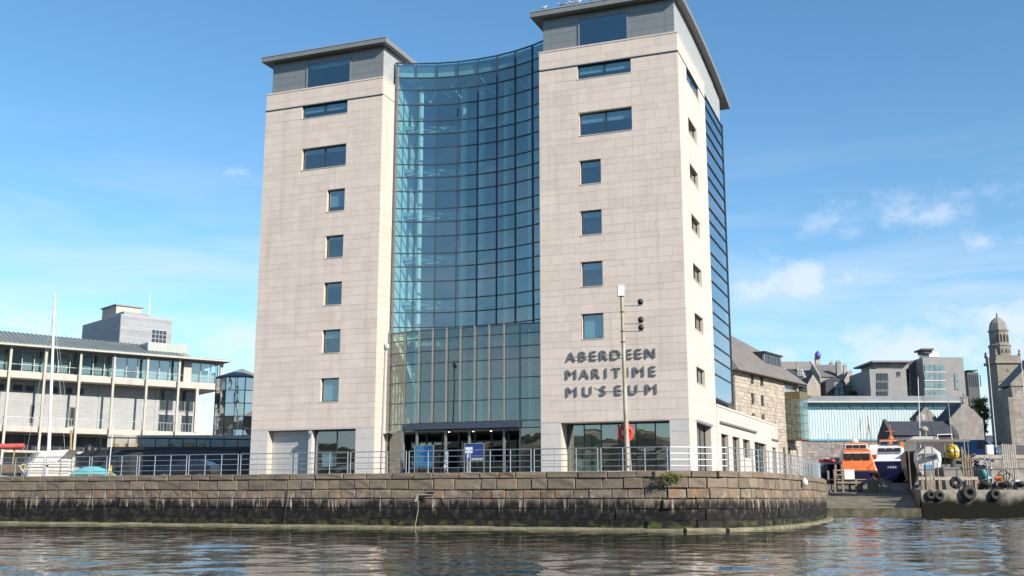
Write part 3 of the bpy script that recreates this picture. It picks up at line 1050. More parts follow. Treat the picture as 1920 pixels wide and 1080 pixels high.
def window(a0, a1, z0, z1, blind=.25, split=False, depth=.20, gl=GLASS, side=None):
    """recessed window: frame is the part's own mesh; pane, blind and room behind are its pieces"""
    FRS = B if side is None else SIDEF
    t = .07
    f = MB(FRS)
    f.box(a0, a0 + t, depth, depth + .08, z0, z1); f.box(a1 - t, a1, depth, depth + .08, z0, z1)
    f.box(a0 + t, a1 - t, depth, depth + .08, z0, z0 + t); f.box(a0 + t, a1 - t, depth, depth + .08, z1 - t, z1)
    if split:
        mid = (a0 + a1) / 2
        f.box(mid - .05, mid + .05, depth - .005, depth + .085, z0 + t, z1 - t)
    w_ = f.build('window', FRAME, mus)
    spans = [(a0 + t, a1 - t)] if not split else [(a0 + t, mid - .05), (mid + .05, a1 - t)]
    for (x0, x1) in spans:
        piece('pane', gl, FRS, x0, x1, depth + .035, depth + .045, z0 + t, z1 - t, w_, tilt=0)
        if blind:
            piece('blind', BLIND, FRS, x0 + .02, x1 - .02, depth + .085, depth + .095, z1 - t - (z1 - z0) * blind, z1 - t - .01, w_)
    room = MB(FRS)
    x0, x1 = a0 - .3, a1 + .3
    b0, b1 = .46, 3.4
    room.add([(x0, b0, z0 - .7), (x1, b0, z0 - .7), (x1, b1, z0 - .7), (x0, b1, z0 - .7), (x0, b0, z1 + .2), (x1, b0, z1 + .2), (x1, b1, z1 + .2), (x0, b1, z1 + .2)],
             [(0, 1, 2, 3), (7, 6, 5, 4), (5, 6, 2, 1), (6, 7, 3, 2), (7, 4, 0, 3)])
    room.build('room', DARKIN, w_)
    # stone reveal lining
    rv = MB(FRS)
    rv.box(a0 - .001, a0 + .012, .02, depth, z0 - .002, z1 + .002); rv.box(a1 - .012, a1 + .001, .02, depth, z0 - .002, z1 + .002)
    rv.box(a0 - .001, a1 + .001, -.03, depth, z0 - .045, z0 - .002)
    rv.box(a0 + .013, a1 - .013, .02, depth, z1 - .012, z1 + .001)
    rv.build('reveal', REVEAL, w_)
    return w_


SIDEF = Frame(B(0, 0, 0), R(-20.9) + math.pi / 2)       # a = depth v, b = inwards (-u)
for i, (a0, a1, z0, z1) in enumerate(winL):
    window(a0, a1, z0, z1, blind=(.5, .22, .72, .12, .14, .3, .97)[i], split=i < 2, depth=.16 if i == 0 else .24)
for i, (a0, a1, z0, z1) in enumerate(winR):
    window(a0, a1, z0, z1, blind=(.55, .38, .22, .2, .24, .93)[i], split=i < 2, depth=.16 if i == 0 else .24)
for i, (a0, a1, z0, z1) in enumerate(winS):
    window(a0, a1, z0, z1, blind=.96, split=True, depth=.06 if i == 0 else .20, side=1, gl=GLASS_SIDE)  # nearly full blinds added on the flank to lighten the dark panes

# penthouses with overhanging, gently arched roofs
def roof_z(v):
    return 34.75 - .0052 * (v - 3.5) ** 2


for (T, u0, u1, wr, pu0, pu1) in ((TL, -32.08, -21.40, (-28.42, -24.58, 31.78, 33.88), -31.42, -21.92), (TR, -10.17, .30, (-6.88, -3.35, 31.78, 33.9), -9.44, -.24)):
    m = MB(B)
    vv = [-.35 + 19.6 * i / 16 for i in range(17)]
    m.loft([[(u0, v, roof_z(v) - .36), (u1, v, roof_z(v) - .36), (u1, v, roof_z(v)), (u0, v, roof_z(v))] for v in vv])
    rf = m.build('roof', ROOFM, mus)
    MB(B).box(u0 - .015, u1 + .015, -.375, -.352, roof_z(-.35) - .34, roof_z(-.35) - .02).build('fascia', mat('fascia_metal', (.29, .285, .265), (.25, .245, .23), 2, .45, .3), rf)
    MB(B).box(u0 - .03, u1 + .03, -.41, -.25, roof_z(-.35) + .002, roof_z(-.35) + .05).build('gutter_edge', mat('pale_gutter', (.42, .42, .40), None, 3, .5, .2), rf)
    ph = MB(B)
    holes = [wr]
    for (r0, r1, y0, y1) in cells(pu0, pu1, ZP - .3, 34.33, holes):
        ph.box(r0, r1, .3, .5, y0, y1)
    # flanks follow the arched roof
    for uu in (pu0, pu1 - .2):
        pts = [(v, roof_z(v) - .30) for v in [.502 + 16.5 * i / 10 for i in range(11)]]
        poly = [(.502, ZP - .35)] + [(17.0, ZP - 1.6)] + pts[::-1]
        n_ = len(poly)
        ph.add([(uu, v, z) for v, z in poly] + [(uu + .2, v, z) for v, z in poly],
               [tuple(range(n_)), tuple(range(n_, 2 * n_))[::-1]] + [(i, n_ + i, n_ + (i + 1) % n_, (i + 1) % n_) for i in range(n_)])
    po = ph.build('penthouse', CLAD, mus)
    for i in range(4):
        z0, z1 = ZP + .0 + i * .63, ZP + (i + 1) * .63 - .012
        cuts = sorted({pu0, pu0 + .55, wr[0], wr[1], pu1 - .62, pu1})
        for x0, x1 in zip(cuts[:-1], cuts[1:]):
            if abs(x0 - wr[0]) < .01: continue
            piece('cladding_panel', CLAD, B, x0 + .006, x1 - .006, .262, .298, z0, min(z1, 34.3), po)
        for j in range(3 if T is TL else 7):
            l = 1.0 if T is TL else 2.4
            zt = min(z1, roof_z(.3 + l * j) - .42)
            if T is TL or j < 7:
                piece('cladding_panel', CLAD_SILVER, B, pu1 + .002, pu1 + .035, .30 + l * j, .30 + l * (j + 1) - .012, z0, max(z0 + .05, min(zt, roof_z(.3 + l * (j + 1)) - .40)), po)
    if T is TR:
        piece('cladding_panel', CLAD_SILVER, B, pu1 + .002, pu1 + .034, 9.42, 17.0, 30.55, ZP - .012, po)
    f = MB(B)
    a0, a1, z0, z1 = wr
    f.box(a0, a0 + .10, .2, .3, z0, z1); f.box(a1 - .10, a1, .2, .3, z0, z1); f.box(a0 + .1, a1 - .1, .2, .3, z1 - .07, z1); f.box(a0 + .1, a1 - .1, .2, .3, z0, z0 + .06)
    w_ = f.build('window', CLAD, mus)
    piece('pane', GLASS, B, a0 + .1, a1 - .1, .24, .252, z0 + .06, z1 - .07, w_)
    if T is TL:
        piece('blind', BLIND, B, a0 + .2, a1 - .12, .55, .56, z1 - .40, z1 - .1, w_)
    rm = MB(B)
    rm.add([(a0 - .5, .52, z0 - .02), (a1 + .5, .52, z0 - .02), (a1 + .5, 6, z0 - .02), (a0 - .5, 6, z0 - .02), (a0 - .5, .52, z1 + .1), (a1 + .5, .52, z1 + .1), (a1 + .5, 6, z1 + .1), (a0 - .5, 6, z1 + .1)],
           [(0, 1, 2, 3), (7, 6, 5, 4), (5, 6, 2, 1), (6, 7, 3, 2), (7, 4, 0, 3)])
    rm.build('room', DARKIN, w_)

# ------------------------------------------------------------------ curved curtain wall between the towers
ARC_R, ARC_C = 12.58, (-15.705, 3.5 - 12.58)
half = math.asin(6.045 / ARC_R)
NC = 8
arc = [(ARC_C[0] + ARC_R * math.sin(-half + 2 * half * i / NC), ARC_C[1] + ARC_R * math.cos(-half + 2 * half * i / NC)) for i in range(NC + 1)]
rows = [33.63, 32.47, 31.5, 30.32]
for fz in floors:
    rows += [fz, fz - 1.0, fz - 2.07]
rows = [r for r in rows if r > 12.8] + [12.8]
cw = MB(B).box(TL[1] + .02, arc[0][0] + .1, 2.06, 2.3, Z0, 33.6).box(arc[-1][0] - .1, TR[0] - .02, 2.06, 2.3, Z0, 33.6).build('curtain_wall', MULL, mus)
cw['label'] = 'concave blue glass curtain wall'
rnd = random.Random(21)


def strut(fr, p, q, w, d, z0, z1, name, m, par):
    """bar along the plan segment p-q"""
    P, Q = fr(p[0], p[1], 0), fr(q[0], q[1], 0)
    dd = Q - P
    f2 = Frame(P, math.atan2(dd.y, dd.x))
    return piece(name, m, f2, 0, dd.length, -d / 2, d / 2, z0, z1, par)


def pane_on(fr, p, q, z0, z1, m, par, jig=.0025):
    P, Q = fr(p[0], p[1], 0), fr(q[0], q[1], 0)
    dd = Q - P
    f2 = Frame(P, math.atan2(dd.y, dd.x) + rnd.gauss(0, jig))
    o = piece('pane', m, f2, .02, dd.length - .02, -.012, 0, z0 + .03, z1 - .03, par)
    o.rotation_euler.x = rnd.gauss(0, jig)
    return o


for i in range(NC + 1):
    P = B(arc[i][0], arc[i][1], 0)
    f2 = Frame(P, R(-20.9) + (half - 2 * half * i / NC))
    piece('mullion', MULL, f2, -.03, .03, -.08, .10, 12.8, 33.66, cw)
for i in range(NC):
    for k, (zt, zb) in enumerate(zip(rows[:-1], rows[1:])):
        pane_on(B, arc[i], arc[i + 1], zb, zt, GLASS_DEEP, cw, .006)
        strut(B, arc[i], arc[i + 1], .05, .13, zt - .035, zt + .035, 'transom', MULL, cw)
# rooms behind the curtain wall
inn = MB(B)
arcb = [(u, v + 1.5) for u, v in arc]
for fz in floors + [12.6]:
    z = fz + .08
    poly = [(TL[1] + .08, 16.4)] + arcb[:0] + [(TL[1] + .08, 3.5)] + arcb[1:-1] + [(TR[0] - .08, 3.5), (TR[0] - .08, 16.4)]
    m = MB(B).slab(poly[::-1], z - .30, z)
    m.build('floor_slab', mat('slab_grey', (.30, .33, .33), (.25, .28, .28), 1, .8), cw)
MB(B).slab([(TL[1] - .05, 16.5)] + [(TL[1] - .05, 2.31)] + [(u, v + .12) for u, v in arc] + [(TR[0] + .05, 2.31), (TR[0] + .05, 16.5)], 32.5, 32.9).build('roof_deck', INFLOOR, cw)
MB(B).box(TL[1], TR[0], 16.5, 16.8, Z0, 32.5).build('rear_wall', INWALL, cw)
MB(B).box(TL[1] - .0, TL[1] + .06, 2.4, 16.4, 6, 32.4).build('side_wall', WHITE, cw)
MB(B).box(TR[0] - .06, TR[0], 2.4, 16.4, 6, 32.4).build('side_wall', INWALL, cw)
MB(B).box(-18.8, -12.6, 9.2, 16.4, 6.5, 32.4).build('lift_core', INWALL, cw)
for (u, v, r) in ((-20.4, 3.7, .20), (-17.4, 5.0, .26), (-16.1, 5.4, .26), (-14.0, 5.0, .2), (-11.9, 4.3, .16), (-10.6, 3.6, .14)):
    MB(B).tube(tuple((u, v, 6.4)), (u, v, 32.4), r, n=12).build('column', WHITE, cw)
for fz in floors:
    for (u0, u1, v) in ((-21.3, -20.3, 3.3), (-19.9, -18.9, 3.9), (-18.3, -17.3, 4.2), (-15.6, -14.2, 4.3), (-12.9, -11.6, 4.0)):
        piece('ceiling_light', WHITE, B, u0, u1, v, v + .12, fz - .52, fz - .46, cw)
sp_ = MB(B)
sp_.loft([[(u, v + .16, 32.55), (u, v + .22, 32.55), (u, v + .22, 33.55), (u, v + .16, 33.55)] for u, v in arc])
sp_.build('parapet_spandrel', mat('spandrel_blue_grey', (.16, .21, .25), (.13, .17, .21), .4, .5), cw)
# sloping roof trusses under the glass top
for k in range(5):
    u = -20.8 + k * 2.6
    MB(B).path([(u, 3.4 + .4, 32.3), (u + .9, 4.2, 31.0), (u + 1.7, 4.0, 32.2), (u + 2.5, 4.4, 31.2)], .045).build('roof_truss', WHITE, cw)

# ------------------------------------------------------------------ lower glazed bay with fins
bay = [(-21.70, 1.80), (-20.18, 1.36), (-18.95, 1.10), (-17.90, 1.07), (-16.83, 1.04), (-15.77, 1.0), (-14.70, .96), (-13.62, .92), (-12.52, .87), (-11.40, .83), (-9.68, .77)]
brow = [13.0, 12.38, 11.52, 10.68, 9.42, 8.0, 6.56]
bw = MB(B).slab([(u, v + .06) for u, v in bay] + [(u, v - .11) for u, v in arc[::-1]], 12.98, 13.06).build('glazed_bay', FIN, mus)
bw['label'] = 'lower glass bay with upright metal fins'
for i, (u, v) in enumerate(bay):
    if i == 0:
        piece('fin', FIN, B, u - .03, u + .12, v - .16, v + .1, Z0, 13.1, bw)
    elif i == 1:
        piece('fin', FIN, B, u - .05, u + .05, v - .10, v + .08, Z0, 13.07, bw)
    elif i < 10:
        piece('fin', FIN if i < 9 else MULL, B, u - .032, u + .032, v - .22 if i < 9 else v - .1, v + .06, 6.6 if i < 9 else Z0, 13.07, bw)
for i in range(len(bay) - 1):
    zs = brow if 0 < i < 9 else brow + [6.08, Z0]
    for zt, zb in zip(zs[:-1], zs[1:]):
        pane_on(B, bay[i], bay[i + 1], zb, zt, GLASS_GREEN, bw, .004)
        strut(B, bay[i], bay[i + 1], .05, .10, zt - .03, zt + .03, 'transom', MULL, bw)
# canopy over the doors
CAN = mat('dark_blue_canopy', (.05, .062, .085), (.04, .05, .07), 3, .4)
can = MB(B)
can.loft([[(u, v - .36, 6.12), (u, v + .25, 6.12), (u, v + .25, 6.54), (u, v - .30, 6.54)] for u, v in bay[1:10]])
can.build('canopy', CAN, bw)
for u in (-20.12, -19.0, -16.85, -15.1, -12.6):
    piece('door_post', FIN, B, u - .07, u + .07, .95, 1.09, Z0, 6.04, bw)
# recessed doors and lobby
DOORG = glass('door_glass', (.55, .66, .68), .12)
for i in range(7):
    u0 = -20.1 + i * 1.22
    d = MB(B)
    d.box(u0, u0 + .06, 2.3, 2.36, Z0, 5.9); d.box(u0 + 1.14, u0 + 1.2, 2.3, 2.36, Z0, 5.9); d.box(u0 + .06, u0 + 1.14, 2.3, 2.36, 5.3, 5.38); d.box(u0 + .06, u0 + 1.14, 2.3, 2.36, Z0, Z0 + .15)
    do = d.build('entrance_door', FRAME, mus)
    piece('pane', DOORG, B, u0 + .06, u0 + 1.14, 2.32, 2.335, Z0 + .15, 5.3, do)
    piece('handle', STEEL, B, u0 + .16, u0 + .20, 2.24, 2.28, Z0 + .9, Z0 + 1.5, do)
lob = MB(B)
lob.box(-21.6, -9.75, 8.8, 9.0, Z0, 6.4)
lob.box(-21.62, -21.5, 2.4, 8.7, Z0, 5.99); lob.box(-9.85, -9.72, 1.4, 8.7, Z0, 5.99)
lob.build('lobby_wall', DARKIN, mus)
MB(B).box(-21.6, -9.75, 1.2, 8.8, 6.0, 6.05).build('lobby_ceiling', mat('lobby_ceiling_white', (.5, .5, .48), None, 2, .8), mus)
LAMP = mat('warm_downlight', (.9, .85, .7), None, 2, .5, emit=(1, .85, .6, 2.2))
for u in (-17.0, -15.2, -13.9):
    MB(B).lathe((u, 1.9, 5.96), [(.06, 0), (.075, .035)], 10).build('downlight', LAMP, mus)
piece('lobby_poster', mat('pale_notice', (.6, .66, .52), (.5, .58, .46), 3, .7), B, -15.4, -14.9, 3.2, 3.23, 4.1, 5.2, bw)
piece('lobby_poster', MATS['pale_notice'], B, -18.3, -17.9, 3.2, 3.23, 4.4, 5.1, bw)
MB(B).box(-13.6, -10.4, 5.2, 6.0, Z0, 4.0).build('reception_desk', mat('desk_teal', (.10, .2, .24), None, 2, .5), mus)

# ------------------------------------------------------------------ ground-floor openings
GAR = mat('roller_shutter_grey', (.50, .49, .47), (.46, .45, .435), 2, .55, .15)
gd = MB(B)
for k in range(11):
    z0 = Z0 + k * .31
    gd.box(-30.28, -26.98, .62 + (.012 if k % 2 else 0), .70, z0, z0 + .300)
gd.build('roller_shutter', GAR, mus)
MB(B).box(-26.985, -26.73, .06, .8, Z0, 6.24).build('pier', STONE_GREY, mus)
MB(B).box(-30.34, -30.302, .052, .75, Z0, 6.3).build('reveal', REVEAL, mus)
MB(B).box(-30.3, -23.22, .452, .9, 6.242, 6.3).build('soffit', STONE_GREY, mus)
sh = MB(B)
for u in (-26.72, -24.97, -23.27):
    sh.box(u - .012, u + .05, .50, .58, Z0, 6.23)
sh.box(-26.66, -23.28, .50, .58, 6.13, 6.23)
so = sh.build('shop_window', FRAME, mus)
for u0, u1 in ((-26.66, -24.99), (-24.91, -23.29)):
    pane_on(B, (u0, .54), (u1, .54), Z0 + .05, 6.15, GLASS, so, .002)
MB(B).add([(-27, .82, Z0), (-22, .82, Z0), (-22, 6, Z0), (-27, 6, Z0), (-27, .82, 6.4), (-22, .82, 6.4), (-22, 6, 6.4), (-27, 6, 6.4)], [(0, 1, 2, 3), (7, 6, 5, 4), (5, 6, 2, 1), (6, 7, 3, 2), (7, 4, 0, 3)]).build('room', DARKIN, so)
piece('notice', WHITE, B, -26.2, -25.6, .68, .70, 3.7, 4.6, so); piece('notice', WHITE, B, -25.5, -25.05, .68, .70, 3.7, 4.6, so)
sh = MB(B)
us = [-8.29, -7.15, -6.0, -4.85, -3.7, -2.45, -1.30]
for u in us:
    sh.box(u - .03, u + .03, 1.30, 1.40, Z0 + .35, 6.2)
sh.box(-8.32, -1.24, 1.28, 1.42, Z0, Z0 + .35); sh.box(-8.26, -1.27, 1.30, 1.40, 6.2, 6.3)
so = sh.build('shop_window', FRAME, mus)
piece('sill', STONE_GREY, B, -8.3, -1.24, .9, 1.27, Z0, Z0 + .42, so)
for u0, u1 in zip(us[:-1], us[1:]):
    pane_on(B, (u0 + .02, 1.35), (u1 - .02, 1.35), Z0 + .36, 6.21, glass('shop_glass', (.60, .74, .72), .16, wob=.04), so, .002)
MB(B).add([(-8.6, 1.45, Z0), (-.5, 1.45, Z0), (-.5, 7, Z0), (-8.6, 7, Z0), (-8.6, 1.45, 6.4), (-.5, 1.45, 6.4), (-.5, 7, 6.4), (-8.6, 7, 6.4)], [(0, 1, 2, 3), (7, 6, 5, 4), (5, 6, 2, 1), (6, 7, 3, 2), (7, 4, 0, 3)]).build('room', mat('gallery_wall', (.13, .16, .16), (.09, .12, .12), .8, .9), so)
for k, u in enumerate((-7.9, -7.3, -6.6, -2.0)):
    m = MB(B)
    for j in range(5):
        m.tube((u + j * .1, 1.75, 3.2), (u + j * .1, 1.75, 6.2), .055)
    m.build('curtain', mat('cream_curtain', (.6, .62, .52), (.5, .53, .45), 3, .9), so)
MB(B).box(-8.34, -8.302, .052, 1.5, Z0, 6.3).build('reveal', REVEAL, mus)
MB(B).box(-1.228, -1.19, .052, 1.5, Z0, 6.3).build('reveal', REVEAL, mus)
MB(B).box(-8.3, -1.24, .452, 1.28, 6.272, 6.33).build('soffit', STONE_GREY, mus)

# ------------------------------------------------------------------ flank: tall side glazing, door, low wing
sg = MB(B).box(-.62, -.42, 9.36, 17.2, 8.3, 8.45).build('side_glazing', MULL, mus)
zz = [8.45 + i * 1.1217 for i in range(21)]
nv = 5
SZ = sorted([8.45, 30.9, 30.1] + [z for k in range(7) for z in (29.05 - 3.365 * k, 28.05 - 3.365 * k, 26.98 - 3.365 * k) if z > 8.9])
for i in range(nv):
    v0, v1 = 9.40 + i * 1.56, 9.40 + (i + 1) * 1.56
    for z0, z1 in zip(SZ[:-1], SZ[1:]):
        o = piece('pane', GLASS_SIDE, SIDEF, v0 + .003, v1 - .003, .10, .125, z0 + .03, z1 - .03, sg)
        o.rotation_euler.z += rnd.gauss(0, .001); o.rotation_euler.x += rnd.gauss(0, .001)
for z in SZ:
    piece('transom', MULL, SIDEF, 9.38, 17.2, .03, .14, z - .03, z + .03, sg)
piece('mullion', MULL, SIDEF, 17.2, 17.28, .03, .2, 8.4, 31.1, sg)
MB(B).box(-1.2, -.9, 9.4, 17.0, 8.3, 31).build('inner_blind_wall', INWALL, sg)
# flank ground floor glazing
fw = MB(SIDEF)
for v in (2.32, 3.9, 5.5, 7.12):
    fw.box(v, v + .07, .42, .5, Z0, 6.2)
fw.box(2.39, 7.1, .42, .5, 6.1, 6.28)
fo = fw.build('flank_window', FRAME, mus)
for v0, v1 in ((2.39, 3.9), (3.97, 5.5), (5.57, 7.12)):
    piece('pane', GLASS, SIDEF, v0, v1, .45, .462, Z0 + .02, 6.1, fo)
piece('lintel', STEEL, SIDEF, 2.2, 7.4, -.12, .04, 6.26, 6.42, fo)
MB(SIDEF).box(2.0, 7.5, 2.2, 2.3, Z0, 6.4).build('room', DARKIN, fo)

WF = Frame(B(0.02, 9.42, 0), R(-20.9) + math.pi / 2 - math.atan2(1.06, 24.5))
wing_holes = [(1.2, 3.6, Z0, 6.0), (5.0, 7.6, Z0, 6.0), (8.8, 11.6, 4.6, 6.0), (13.4, 18.6, Z0, 6.0), (21.6, 23.4, Z0, 5.9)]
wg = MB(WF)
for (r0, r1, y0, y1) in cells(.0, 24.5, Z0, 7.85, wing_holes):
    wg.box(r0, r1, .05, .45, y0, y1)
wg.box(0, 24.5, .46, 7, 7.5, 7.84)
wg.box(24.1, 24.5, .46, 7, Z0, 7.5)
wo_ = wg.build('low_wing', STONE_BACK, mus)
wo_['label'] = 'low stone wing running back behind the right tower'
wc = MB(WF)
for (z0, z1) in ((Z0, 4.0), (4.0, 5.0), (5.0, 6.0), (6.0, 6.62), (6.62, 7.2), (7.2, 7.84)):
    for k in range(16):
        for (r0, r1, y0, y1) in cells(k * 1.531, (k + 1) * 1.531, z0, z1, wing_holes):
            if r1 - r0 > .05:
                wc.box(r0 + .008, r1 - .008, 0, .049, y0 + .008, y1 - .008)
wc.build('wing_panels', STONE, wo_, kind='stuff')
piece('wing_cap', STONE, WF, -.02, 24.55, -.05, .5, 7.845, 7.98, wo_)
piece('louvre_strip', mat('bronze_strip', (.2, .19, .17), None, 3, .5), WF, .8, 14.2, -.14, .0, 6.72, 6.86, wo_)
piece('louvre_strip', MATS['bronze_strip'], WF, 21.4, 24.4, -.12, .0, 6.5, 6.66, wo_)
for (a0, a1, z0, z1) in wing_holes:
    f = MB(WF)
    n_ = max(1, round((a1 - a0) / 1.25))
    for i in range(n_ + 1):
        a = a0 + (a1 - a0) * i / n_
        f.box(a - .04, a + .04, .30, .38, z0, z1)
    f.box(a0, a1, .31, .37, z1 - .08, z1); f.box(a0, a1, .31, .37, (z0 + z1) / 2 + .3, (z0 + z1) / 2 + .36)
    f.box(a0, a1, 1.6, 1.7, z0, z1)
    f.build('wing_window', FRAME, wo_)
    piece('pane', GLASS, WF, a0, a1, .335, .345, z0, z1, wo_)

# ------------------------------------------------------------------ raised lettering
def letters(text, centres, z, h=.62):
    for ch, cpx in zip(text, centres):
        u = -7.75 + (cpx / 9 + 1060 - 1066) * (5.75 / 163.5)
        cu = bpy.data.curves.new('letter', 'FONT')
        cu.body = ch
        cu.align_x = 'CENTER'
        cu.size = h / .70
        cu.extrude = .03
        cu.offset = .0
        cu.bevel_depth = 0
        tmp = bpy.data.objects.new('letter_tmp', cu)
        COL.objects.link(tmp)
        dg = bpy.context.evaluated_depsgraph_get()
        me = bpy.data.meshes.new_from_object(tmp.evaluated_get(dg))
        bpy.data.objects.remove(tmp)
        bpy.data.curves.remove(cu)
        me.materials.clear(); me.materials.append(LETTER)
        o = bpy.data.objects.new('letter', me)
        link(o, mus)
        o.location = B(u, -.055, z) - WLOC[mus]
        o.rotation_euler = (math.pi / 2, 0, R(-20.9))
        o.scale = (1.22 if ch == 'M' else 1.08, 1, 1)
        st = MB(B)
        st.tube((u - .1, -.12, z + .2), (u - .1, .01, z + .2), .015)
        st.tube((u + .1, -.12, z + .2), (u + .1, .01, z + .2), .015)
        WLOC[o] = WLOC[mus]


letters('ABERDEEN', (105, 305, 490, 665, 870, 1090, 1250, 1450), 10.2)
letters('MARITIME', (110, 335, 530, 705, 880, 1065, 1250, 1475), 9.06)
letters('MUSEUM', (115, 385, 650, 900, 1150, 1450), 7.94)
# cable between letters and a downpipe on the left tower return
MB(B).path([(-7.6, -.03, 10.5), (-2.1, -.03, 10.52)], .012, 4).build('letter_cable', FIN, mus)
MB(B).path([(-7.6, -.03, 10.28), (-2.1, -.03, 10.28)], .012, 4).build('letter_cable', FIN, mus)
MB(B).path([(-6.0, -.03, 8.45), (-5.5, -.03, 8.2), (-2.9, -.03, 8.12), (-2.2, -.03, 8.3)], .014, 4).build('letter_cable', FIN, mus)
MB(B).box(-21.74, -21.5, 1.95, 2.06, Z0, 33.3).build('corner_post', FIN, mus)

# ------------------------------------------------------------------ quay furniture
MASTM = mat('weathered_mast', (.52, .48, .40), (.33, .24, .13), 2.2, .6, .2, stretch=(1, 1, .4))
LGREY = mat('lamp_grey', (.36, .36, .35), None, 3, .5, .3)
p = at(1177, 888, 53.9)
mx, my = p.x, p.y
sm = thing('signal_mast', (mx, my, ZQ), 'tall rusty signal mast with three black lamps and white box on top', 'signal mast')
MB().tube((mx, my, ZQ - .02), (mx - .12, my, 11.75), .125, .085, 12).lathe((mx, my, ZQ - .03), [(.24, 0), (.24, .05), (.14, .07)], 12).build('mast', MASTM, sm)
MB().box(mx - .32, mx - .0, my - .16, my + .16, 11.72, 12.25).box(mx - .34, mx + .02, my - .18, my + .18, 12.25, 12.29).build('junction_box', WHITE, sm)
for z in (11.35, 10.42, 10.02):
    arm = MB().tube((mx - .1, my, z - .13), (mx + .95, my - .05, z - .12), .035)
    arm.box(mx + .74, mx + .92, my - .1, my, z - .15, z - .1)
    arm.build('arm', LGREY, sm)
    la = MB().ball((mx + .82, my - .05, z + .06), .15, .17, .17, 14, 10)
    la.tube((mx + .82, my - .05, z - .12), (mx + .82, my - .05, z - .06), .05)
    la.build('lamp', BLACK, sm)
for z in (10.9, 9.9, 9.35):
    MB().torus((mx - .1, my, z), (0, 0, 1), .11, .025, 12, 6).build('clamp', mat('rust', (.24, .12, .05), (.15, .08, .04), 8, .8), sm)

RED = mat('red_housing', (.72, .075, .05), (.62, .06, .04), 3, .4)
lb = thing('lifebuoy_housing', (mx + .22, my + .32, ZQ), 'red octagonal lifebuoy housing behind the signal mast', 'lifebuoy')
MB().tube((mx + .22, my + .36, ZQ), (mx + .12, my + .36, 4.4), .035).build('post', STEEL, lb)
cx, cz, cy = mx - .03, 4.78, my + .30
oc = [(cx + .44 * math.cos(R(22.5 + 45 * i)), cz + .5 * math.sin(R(22.5 + 45 * i))) for i in range(8)]
m = MB(); m.prism(oc, cy - .05, cy + .12); m.build('shell', RED, lb)
MB().torus((cx + .02, cy - .06, cz), (0, 1, 0), .27, .05, 24, 8).build('ring', RED, lb)
MB().add([(cx - .30, cy - .062, cz - .02), (cx - .12, cy - .062, cz - .17), (cx - .12, cy - .062, cz + .15), (cx - .30, cy - .052, cz - .02), (cx - .12, cy - .052, cz - .17), (cx - .12, cy - .052, cz + .15)],
         [(0, 1, 2), (5, 4, 3), (0, 3, 4, 1), (1, 4, 5, 2), (2, 5, 3, 0)]).build('label_mark', WHITE, lb)

p = at(717, 888, 69.0)
lx, ly = p.x, p.y
sl = thing('street_lamp', (lx, ly, ZQ), 'slim grey street lamp before the left tower', 'street lamp')
MB().tube((lx - .1, ly, ZQ - .02), (lx, ly, 11.1), .075, .05, 10).build('pole', LGREY, sl)
MB().lathe((lx + .08, ly, 11.0), [(.10, 0), (.17, .06), (.19, .25), (.15, .38), (.02, .42)], 14).build('lantern', mat('lantern_shell', (.5, .5, .48), None, 3, .4), sl)

# tuft growing out of the coping
LEAF1 = mat('wall_plant_green', (.20, .24, .05), (.10, .15, .03), 9, .6, vary=.25)
pt, pa = qpt(next(s for s in [QL[-1] * k / 800 for k in range(801)] if 960 + 2041 * qpt(s)[0].x / qpt(s)[0].y > 1256))
tf = thing('wall_plant', (pt.x, pt.y, 2.35), 'green weed tuft growing from the quay wall joint', 'plant')
fo = MB()
rnd = random.Random(5)
for k in range(420):
    a = rnd.uniform(0, 6.28); rr = rnd.random() ** .6 * .42
    x = pt.x + rr * math.cos(a) * 1.25; z = 2.52 + rr * math.sin(a) * .62 + rnd.uniform(-.05, .05); y = pt.y - .08 - rnd.uniform(0, .34) * (1 - rr)
    d = Vector((rnd.gauss(0, 1), rnd.gauss(-.5, .7), rnd.gauss(.6, .8))).normalized() * rnd.uniform(.05, .12)
    s_ = d.cross(Vector((rnd.gauss(0, 1), rnd.gauss(0, 1), rnd.gauss(0, 1)))).normalized() * .022
    c = Vector((x, y, z))
    fo.add([tuple(c), tuple(c + d * .5 + s_), tuple(c + d), tuple(c + d * .5 - s_)], [(0, 1, 2, 3)])
fo.build('foliage', LEAF1, tf)
st = MB()
for k in range(16):
    a = rnd.uniform(0, 3.14)
    st.tube((pt.x, pt.y + .02, 2.38), (pt.x + .42 * math.cos(a), pt.y - .2, 2.48 + .28 * math.sin(a)), .008, .004, 4)
st.build('stems', mat('dry_stem', (.16, .12, .06), None, 8, .9), tf)
dry = MB()
for k in range(240):
    c = Vector((pt.x - .55 + rnd.gauss(0, .20), pt.y - .05 - rnd.uniform(0, .15), 2.38 + rnd.gauss(0, .10)))
    d = Vector((rnd.gauss(0, 1), rnd.gauss(-.3, .5), rnd.gauss(.2, 1))).normalized() * rnd.uniform(.05, .13)
    s_ = d.cross(Vector((0, 1, .2))).normalized() * .014
    dry.add([tuple(c), tuple(c + d * .5 + s_), tuple(c + d), tuple(c + d * .5 - s_)], [(0, 1, 2, 3)])
dry.build('dry_leaves', mat('withered_leaf', (.13, .10, .06), (.05, .045, .03), 9, .9, vary=.3), tf)

